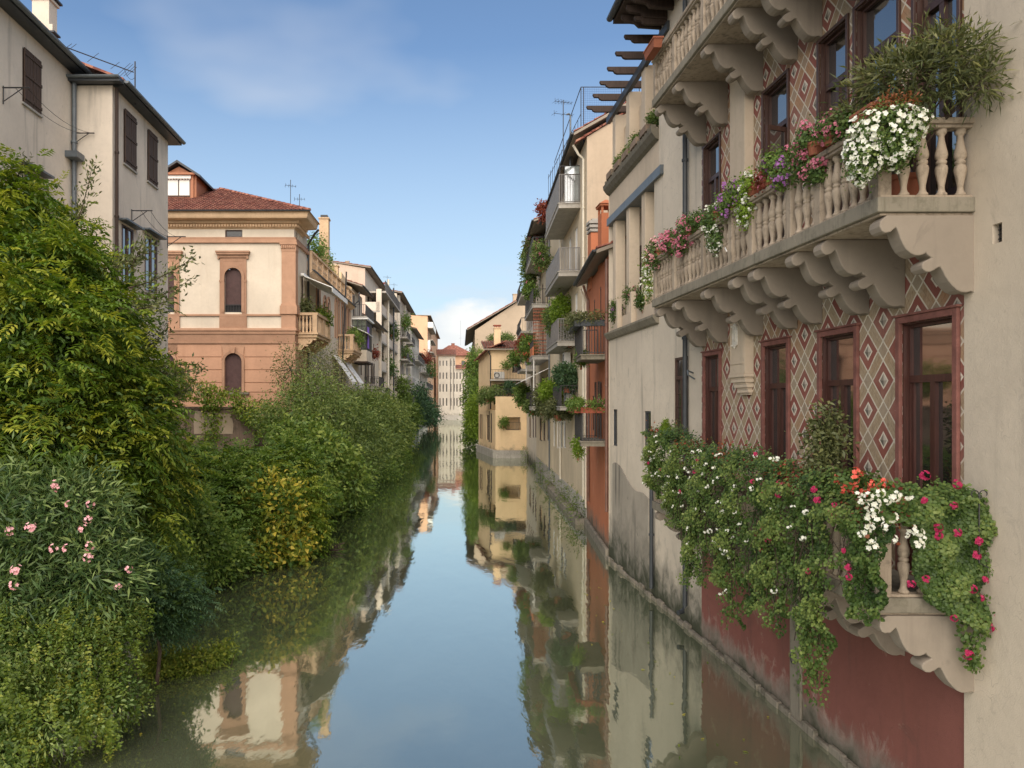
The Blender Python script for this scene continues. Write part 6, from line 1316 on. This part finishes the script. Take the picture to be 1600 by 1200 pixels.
# plants of the loggia house
for px_, py_, Y_, rx_, ry_, kind, lb_ in ((963, 485, 25.3, 8, 16, 'mauve', 'mauve trailing flowers at the far end of the loggia parapet'), (988, 462, 23.6, 9, 12, 'small', 'leafy geranium with few blossoms in the middle of the loggia parapet'), (1005, 470, 22, 6, 10, 'white', 'white flowered plant at the near end of the loggia parapet'),
        (970, 256, 24.8, 6, 8, None, 'small round shrub on the terrace parapet farthest away'), (985, 240, 23.5, 9, 8, None, 'spreading shrub in the middle of the terrace parapet'), (996, 222, 22.6, 5, 9, None, 'pointed little shrub on the terrace parapet'), (1023, 186, 20.9, 6, 7, None, 'little plant on the terrace parapet beside the top balcony')):
    bb = [Bl(px_, py_, Y_, rx_, ry_, .25)]; o = tuft(lb_, bb, 110, 'leaf_geranium' if kind else 'leaf_acacia', L=.07, Wd=.04, rad=.06)
    if kind: P, N = blob_points(bb, 22, 1, 1.1); blossoms(o, kind, P, 1.1)

# ================================================================ PALAZZO PLANTS
# ivy geranium curtain along the lower balcony
def cut(v, xs, ys_): return np.interp(v, xs, ys_)
ys_b = [8.3, 8.9, 9.05, 9.3, 9.6, 9.9, 10.2, 10.5, 10.9, 11.3, 11.8, 12.2, 12.6, 13.1, 13.6, 14.2, 14.8, 15.5, 16.3, 17.1]
zs_b = [2.9, 2.9, 3.25, 2.6, 1.75, 1.95, 2.75, 2.35, 2.15, 2.6, 2.05, 1.85, 2.2, 2.5, 2.2, 2.0, 2.7, 3.1, 3.4, 3.7]
ys_t = [8.3, 9.0, 9.6, 10.4, 11.5, 12.5, 13.5, 15, 16, 17.1]; zs_t = [4.12, 4.0, 4.18, 4.3, 4.3, 4.42, 4.3, 4.45, 4.62, 4.55]
ger = thing('ivy_geranium', 'thick curtain of ivy geraniums with white and magenta blossoms covering the lower balcony', 'flowers', (4.9, 12.8, 3.1))
def hexleaf(lf, P, Nn, size, tint):
    n = len(P); a = unit(np.cross(Nn, rdir(n))); b_ = np.cross(Nn, a); ring_ = []
    for k in range(5):
        an = 2*math.pi*k/5; ring_.append(P+(a*math.cos(an)+b_*math.sin(an))*size[:, None]*(1 if k % 2 else .82)+Nn*size[:, None]*.22)
    lf.V.append(np.stack(ring_, 1)); lf.T.append(np.repeat(np.clip(tint, 0, 1)[:, None], 5, 1)); return lf
n = 74000
y = rng.uniform(8.35, 17.0, n); zt = cut(y, ys_t, zs_t)+.10*np.sin(y*5.3)+.05*np.sin(y*13); zb = cut(y, ys_b, zs_b)+.12*np.sin(y*9.1)+.07*np.sin(y*23)
f = rng.uniform(0, 1, n)**.9; z = zt+(zb-zt)*f
lump = .12*np.sin(y*4.3+z*1.7)+.09*np.sin(y*9.7-z*5.1)+.07*np.sin(z*11+y*3)+.05*np.sin(y*21+z*17)
thick = np.where(f < .45, .22, .22-.16*(f-.45)); x = 5.06-(thick+lump)*rng.uniform(.55, 1.03, n)
topm = rng.uniform(0, 1, n) < .16; x = np.where(topm, rng.uniform(4.85, 5.5, n), x); z = np.where(topm, zt+rng.normal(size=n)*.06+.05*np.sin(x*9), z)
P = np.stack([x, y, z], 1); Nn = unit(np.stack([np.full(n, -1.), rng.normal(size=n)*.5-.2, np.where(topm, 1.2, .35)+rng.normal(size=n)*.4], 1))
holeband = (np.abs(y-9.15) < .18) & (z < 3.95)
dens = (np.sin(y*7+z*9)+np.sin(z*13-y*5)) > -1.75
ok = dens & ~holeband
lf = hexleaf(Leafs(), P[ok], Nn[ok], rng.uniform(.012, .027, ok.sum()), .46+lump[ok]*1.6+rng.normal(size=ok.sum())*.16)
lf.build('foliage', 'leaf_geranium', ger)
cand = np.where(ok & (x < 4.86) & (z < zt) & (z > zb+.25*(zt-zb)))[0]; wi = rng.choice(cand[y[cand] > 11.2], 46, replace=False); mi = rng.choice(cand, 16, replace=False)
blossoms(ger, 'white', [tuple(P[i]+np.array([-.03, -.01, 0])) for i in wi], .8); blossoms(ger, 'magenta', [tuple(P[i]+np.array([-.03, -.01, 0])) for i in mi], .7)
# short end facing the camera, with a gap that shows the corner post
n = 24000; u_ = rng.uniform(0, 1, n); x = 5.0+u_*1.22; zt = 4.22+.06*np.sin(x*13); zb = np.interp(x, [4.9, 5.15, 5.3, 5.4, 5.55, 5.8, 6.0, 6.1, 6.25], [3.9, 3.95, 3.9, 3.55, 3.1, 2.95, 2.85, 2.75, 3.1])
f = rng.uniform(0, 1, n); z = zt+(zb-zt)*f; lump = .08*np.sin(x*11+z*4)+.06*np.sin(z*13-x*6)
y = 8.62-(.2+lump)*rng.uniform(.4, 1.05, n)-.06*(z < 3.1); tp = rng.uniform(0, 1, n) < .2; y = np.where(tp, rng.uniform(8.4, 8.95, n), y); z = np.where(tp, zt+rng.normal(size=n)*.06, z)
P = np.stack([x, y, z], 1); Nn = unit(np.stack([rng.normal(size=n)*.5-.2, np.full(n, -1.), np.where(tp, 1.2, .4)+rng.normal(size=n)*.4], 1)); ok = ~((x < 5.42) & (z < 3.95)) & ((x > 5.3) | (z > 4.0))
lf = hexleaf(Leafs(), P[ok], Nn[ok], rng.uniform(.012, .027, ok.sum()), .5+lump[ok]*1.8+rng.normal(size=ok.sum())*.14)
# a few long tails
for ty, zend in ((9.45, 1.55), (9.7, 1.5), (12.3, 1.7), (14.1, 1.9)):
    q = 260; zz = rng.uniform(zend, 3.0, q); lf = hexleaf(lf, np.stack([4.82+rng.normal(size=q)*.06, ty+rng.normal(size=q)*.09, zz], 1), unit(np.stack([-np.ones(q), rng.normal(size=q)*.5, rng.normal(size=q)*.5], 1)), rng.uniform(.016, .03, q), .5+rng.normal(size=q)*.15)
q = 420; zz = rng.uniform(2.35, 3.2, q); w__ = (zz-2.2)*.25
lf = hexleaf(lf, np.stack([5.95+rng.normal(size=q)*.5*w__+.05, 8.42+rng.normal(size=q)*.05, zz], 1), unit(np.stack([rng.normal(size=q)*.5, -np.ones(q), rng.normal(size=q)*.5], 1)), rng.uniform(.016, .03, q), .5+rng.normal(size=q)*.15)
lf.build('end_foliage', 'leaf_geranium', ger)
n = 2600; y = rng.uniform(8.4, 17, n); x = rng.uniform(4.85, 5.4, n); lf = hexleaf(Leafs(), np.stack([x, y, cut(y, ys_t, zs_t)+rng.normal(size=n)*.12], 1), rdir(n), rng.uniform(.015, .03, n), rng.uniform(0, 1, n)); keep = (np.sin(y*3.1) > .2)
lf.V[0] = lf.V[0][keep]; lf.T[0] = lf.T[0][keep]; lf.build('reddened_foliage', 'leaf_red', ger)
b = MB()
for k in range(70):
    y_ = rng.uniform(8.5, 16.8); zb_ = cut(y_, ys_b, zs_b); b.tube([(5.1, y_, 4.05), (4.92+rng.normal()*.04, y_+rng.normal()*.1, 3.7), (4.9+rng.normal()*.05, y_+rng.normal()*.15, (3.7+zb_)/2), (4.88, y_+rng.normal()*.1, zb_+.05)], .006, 3)
b.build('stem', 'bark', ger, kind='stuff')
def front(px, py, off=.0): Y_ = (4.78-off)*FP/(px-VX); return W(px, py, Y_)
wp = [(1018, 715), (1030, 745), (1082, 706), (1092, 706), (1118, 710), (1125, 711), (1180, 712), (1205, 717), (1213, 716), (1087, 728), (1070, 733), (1075, 737), (1058, 745), (1096, 741), (1041, 735), (1114, 731), (1121, 745), (1115, 753), (1077, 761), (1104, 760), (1142, 766), (1186, 749), (1173, 763), (1148, 790), (1207, 794), (1239, 793), (1258, 799), (1129, 800), (1154, 816), (1103, 830), (1109, 830), (1122, 826), (1165, 843), (1233, 824), (1254, 840), (1116, 846), (1129, 863), (1075, 865), (1135, 923), (1126, 926), (1209, 922), (1038, 786), (1040, 768), (1065, 790), (1088, 795), (1062, 771), (1036, 762), (1341, 772), (1258, 800), (1254, 841)]
blossoms(ger, 'white', [front(*q) for q in wp], .95)
blossoms(ger, 'white', [front(x_, y_, .05) for x_, y_ in ((1345, 782), (1352, 790), (1358, 775), (1367, 786), (1350, 803), (1360, 808), (1366, 797), (1353, 818), (1362, 822), (1372, 812), (1345, 835), (1352, 828), (1360, 842), (1363, 855), (1375, 770), (1386, 783), (1398, 776), (1394, 808), (1386, 822), (1397, 776))], 1.15)
mg = [(1218, 755), (1219, 764), (1217, 774), (1272, 765), (1276, 782), (1298, 801), (1302, 805), (1316, 860), (1323, 886), (1326, 901), (1200, 843), (1180, 710), (1175, 752), (1303, 789), (1272, 764), (1277, 782)]
blossoms(ger, 'magenta', [front(*q) for q in mg], .85)
def endp(px, py, Y_=8.36): return W(px, py, Y_)
blossoms(ger, 'magenta', [endp(*q) for q in ((1445, 743), (1496, 756), (1490, 790), (1442, 781), (1465, 824), (1466, 837), (1495, 832), (1527, 845), (1524, 868), (1447, 905), (1423, 912), (1537, 907), (1519, 920), (1531, 934), (1533, 968), (1555, 962), (1491, 966), (1545, 980), (1513, 1023), (1511, 1021))], .95)
blossoms(ger, 'white', [endp(*q, 8.3) for q in ((1431, 829), (1437, 832), (1441, 840), (1432, 846), (1415, 835), (1424, 826), (1395, 842), (1436, 851), (1419, 774), (1403, 772))], 1.1)
# salmon geranium, standing plants
def balplant(label, blobs, n, mat, L, Wd, flowers=(), name='potted_geranium', cat='potted plant', rad=.05, potat=None, boxp=None, per=9, hex_=True, group='flowers on the palazzo balconies', **kw):
    o = thing(name, label, cat, (blobs[0][0], blobs[0][1], blobs[0][2]-blobs[0][5]), group)
    if hex_:
        P, N = blob_points(blobs, n, .6, 1.05, .2); p, d, t = clumps(P, N, per, rad); hexleaf(Leafs(), p, unit(d+rdir(len(p))*.6), rng.uniform(.6, 1.2, len(p))*L*.5, .45+t*.2+rng.normal(size=len(p))*.12).build('foliage', mat, o)
    else: crown('foliage', blobs, n, per, rad, 'leaf', mat, o, L=L, Wd=Wd, zmin=-9, **kw)
    for kind, nf, sc_ in flowers: P, N = blob_points(blobs, nf, .95, 1.1, .2); P = P[(N[:, 0] < .2) | (N[:, 1] < .2)]; blossoms(o, kind, P, sc_)
    if potat: pot(o, *potat, r=.11, h=.19, box=boxp)
    return o
balplant('salmon red geranium standing on the lower balcony rail', [Bl(1335, 752, 8.9, 26, 12, .2), Bl(1360, 757, 8.8, 15, 9, .15)], 90, 'leaf_geranium', .05, .05, (('salmon', 16, 1.0),), rad=.04)
sq_ = balplant('slender climbing shrub growing beside the second lower window', [Bl(1288, 735, 10.1, 16, 25, .18), Bl(1280, 690, 10.3, 18, 22, .18), Bl(1290, 660, 10.3, 13, 18, .15), Bl(1305, 695, 10.1, 12, 12, .12)], 170, 'leaf_olive', .075, .035, hex_=False, name='climbing_shrub', cat='shrub', rad=.07)
MB().tube([W(1290, 770, 10.3), W(1283, 715, 10.3), W(1288, 650, 10.3)], .012, 5).build('stem', 'bark', sq_)
balplant('small pointed dwarf cypress at the far end of the lower balcony', [Bl(1040, 682, 16.4, 8, 17, .12), Bl(1040, 667, 16.4, 4, 9, .06)], 260, 'leaf_lime', .05, .014, hex_=False, name='dwarf_cypress', cat='small tree', rad=.025, out=.4, hang=-1.2, noise_amp=.05)
balplant('loose grey green plant next to the dwarf cypress', [Bl(1057, 678, 16.2, 8, 14, .12)], 60, 'leaf_olive', .05, .018, hex_=False, name='potted_plant', rad=.06)
MB().lathe([(.09, 0), (.12, .15), (.13, .17), (.11, .17)], W(1405, 800, 8.55), 12).build('terracotta_pot', 'terracotta', ger)
# wrought iron hook scroll at the lower right end
hk = thing('iron_bracket', 'curled wrought iron bracket on the plain wall at the lower balcony end', 'bracket', (6.05, 8.35, 4.2))
b = MB(); cx, cy, cz_ = W(1530, 772, 8.36)
for q in (-1, 1): b.tube([(cx+q*.045+.04*math.cos(t), cy, cz_+.04*math.sin(t)) for t in np.linspace(-.5, 4.2, 12)], .006, 5)
b.tube([(cx, cy, cz_), (cx, cy, cz_-.75), (cx+.1, cy, cz_-.8)], .008, 5).build('scroll', 'iron', hk)
# upper balcony rail flowers, near to far
def rl(px, py, rx, ry, rd=.2, X=5.08): return Bl(px, py, X*FP/(px-VX), rx, ry, rd)
pet = thing('petunia', 'big cascade of white petunias on the corner of the upper balcony', 'flowers', W(1385, 250, 8.5), 'flowers on the palazzo balconies')
pb = [Bl(1385, 205, 8.52, 52, 40, .28), Bl(1350, 240, 8.55, 28, 36, .2), Bl(1415, 195, 8.45, 30, 28, .22), Bl(1400, 235, 8.45, 25, 30, .18), Bl(1342, 268, 8.6, 14, 22, .12)]
P, N = blob_points(pb, 900, .6, 1.02, .1); p, d, t = clumps(P, N, 8, .05); hexleaf(Leafs(), p, unit(d+rdir(len(p))*.6), rng.uniform(.01, .02, len(p)), .5+rng.normal(size=len(p))*.2).build('foliage', 'leaf_geranium', pet)
P, N = blob_points(pb, 900, .99, 1.07, .08); k_ = (N[:, 1] < .35) & (N[:, 0] < .75) & (P[:, 2] < W(0, 172, 8.5)[2]); P = P[k_][:290]; N = N[k_][:290]
pm_ = flower_mesh('petunia_flower', 'petal_white', 1, .0, .036); 
def trumpet(name):
    lf = Leafs()
    for q in range(5):
        an = q*2*math.pi/5; ax = unit(np.array([[math.cos(an), -.25, math.sin(an)]])); lf.quads(np.zeros((1, 3)), ax, .034, .042, np.array([.6]), up=np.array([[0, -1., 0]]), fold=.06)
    o = lf.build(name, 'petal_white'); me = o.data; bpy.data.objects.remove(o); return me
tm = trumpet('blossom')
for p_, n_ in zip(P, N):
    o = inst('blossom', tm, pet, p_); v_ = Vector(n_)+Vector(rng.normal(size=3)*.35)+Vector((0, -.5, .1)); o.rotation_mode = 'QUATERNION'; o.rotation_quaternion = v_.to_track_quat('-Y', 'Z'); s_ = rng.uniform(.7, 1.15); o.scale = (s_, s_, s_)
pot(pet, 5.1, 8.85, 8.53, box=(.17, .42), h=.15)

crown('brown_foliage', [Bl(1400, 163, 8.5, 28, 8, .15)], 40, 8, .04, 'leaf', 'leaf_red', pet, L=.05, Wd=.02, zmin=-1, tint=.9)
oa = thing('oleander', 'bushy potted oleander with narrow leaves on the upper balcony against the plain wall', 'potted plant', (5.6, 8.9, 7.65))
obb = [Bl(1440, 120, 8.6, 62, 48, .35), Bl(1500, 100, 8.4, 45, 45, .3), Bl(1395, 120, 8.8, 45, 28, .3), Bl(1350, 135, 9.2, 25, 18, .2), Bl(1530, 130, 8.25, 25, 35, .22), Bl(1470, 75, 8.5, 40, 25, .25), Bl(1330, 185, 9.3, 18, 20, .15)]
obb = [(x_, y_, z_+.02, a_*.84, b__*.84, c_*.84) for x_, y_, z_, a_, b__, c_ in obb]
crown('foliage', obb, 380, 11, .07, 'leaf', 'leaf_olive', oa, L=.125, Wd=.022, tint=.45, out=.9, hang=-.15, zmin=-1, inner=False, noise_amp=.3, tvar=.3)
b = MB(); ba = Vector((5.7, 9.2, 7.9))
for bb in obb:
    c_ = Vector(bb[:3])
    for q in range(4): e = c_+Vector(rdir(1)[0]*np.array(bb[3:])*.8); b.tube([ba+Vector((rng.normal()*.06, rng.normal()*.06, .1)), ba.lerp(c_, .55)+Vector((0, 0, .1)), c_.lerp(e, .5), e], [.014, .012, .008, .004], 4)
b.build('stems', 'bark', oa); pot(oa, 5.7, 9.2, 7.64, r=.22, h=.36)
UPF = [
 ('terracotta pot of pink geranium beside the big white petunias', [rl(1300, 200, 25, 18), rl(1320, 195, 14, 16)], 200, 'leaf_geranium', (('pink', 22, 1.1),), (5.08, 9.6, 8.53)),
 ('salmon pink geranium spilling over the rail in front of the third upper window', [rl(1268, 222, 24, 22), rl(1256, 250, 20, 30), rl(1275, 270, 12, 20)], 260, 'leaf_geranium', (('pink', 44, 1.1),), None),
 ('violet geranium with dark leaves on the upper rail', [rl(1212, 255, 20, 20), rl(1225, 275, 18, 18)], 230, 'leaf_bush', (('mauve', 26, 1.1),), None),
 ('yellow green trailing plant with white flowers on the upper rail', [rl(1170, 290, 13, 20), rl(1165, 325, 12, 28)], 170, 'leaf_lime', (('white', 60, 1.0),), None),
 ('orange and pink flowered pot between the white trails', [rl(1193, 282, 10, 12)], 60, 'leaf_red', (('pink', 8, .9),), None),
 ('lilac geranium with a tall leafy top on the upper rail', [rl(1138, 318, 17, 22), rl(1150, 300, 11, 16)], 190, 'leaf_bush', (('mauve', 34, 1.1),), None),
 ('white trailing petunia hanging down in the middle of the upper rail', [rl(1112, 345, 14, 26), rl(1118, 375, 10, 20)], 170, 'leaf_geranium', (('white', 75, 1.0),), None),
 ('deep pink geranium clump far along the upper rail', [rl(1072, 362, 17, 22), rl(1085, 345, 14, 16), rl(1065, 385, 10, 14)], 230, 'leaf_geranium', (('pink', 54, 1.2),), None),
 ('rose pink geranium clump second from the far end of the upper rail', [rl(1048, 380, 14, 18)], 140, 'leaf_geranium', (('pink', 38, 1.25),), None),
 ('pale pink geranium near the far end of the upper rail', [rl(1025, 395, 14, 20)], 150, 'leaf_geranium', (('rose', 24, .85),), None),
 ('white petunia trail at the far end of the upper rail', [rl(1011, 420, 8, 24), rl(1014, 445, 7, 20)], 110, 'leaf_lime', (('white', 45, 1.1),), None)]
for lb_, bb, n_, mt_, fl_, pt_ in UPF:
    o = balplant(lb_, bb, n_, mt_, .045, .04, fl_, rad=.045)
    if pt_: pot(o, *pt_, r=.12, h=.2); pot(o, pt_[0], pt_[1]+.42, pt_[2], r=.10, h=.16)
    else: x_, y_, z_ = bb[0][:3]; pot(o, 5.12, y_, 8.525, box=(.15, .42), h=.13)
# terracotta planter hung on the top balcony
tp = thing('planter', 'terracotta planter hooked on the rail of the topmost balcony', 'planter', (4.98, 17.0, 12.8))
pot(tp, 4.92, 16.6, 12.85, h=.2, box=(.2, .75))

# fallen leaves and scum floating on the canal
n = 420; yy = rng.uniform(9, 60, n)**1.0; side = rng.uniform(0, 1, n)
xl = np.interp(yy, [k[0] for k in BK], [k[1] for k in BK]); xr = np.where(yy < 26, 6.0, LX(yy)-.6); side = np.where(side < .55, side*.25, np.where(side < .8, 1-(1-side)*.3, side))
P = np.stack([xl+.5+(xr-xl-.7)*np.clip(side, 0, 1), yy, np.full(n, .012)], 1)
lf = Leafs().quads(P, unit(np.stack([rng.normal(size=n), rng.normal(size=n), np.zeros(n)], 1)), rng.uniform(.04, .11, n), rng.uniform(.02, .05, n), rng.uniform(0, 1, n), up=np.tile(UP, (n, 1)), fold=.02)
lf.build('floating_leaves', 'leaf_yellow', label='fallen leaves drifting on the canal surface', kind='stuff')
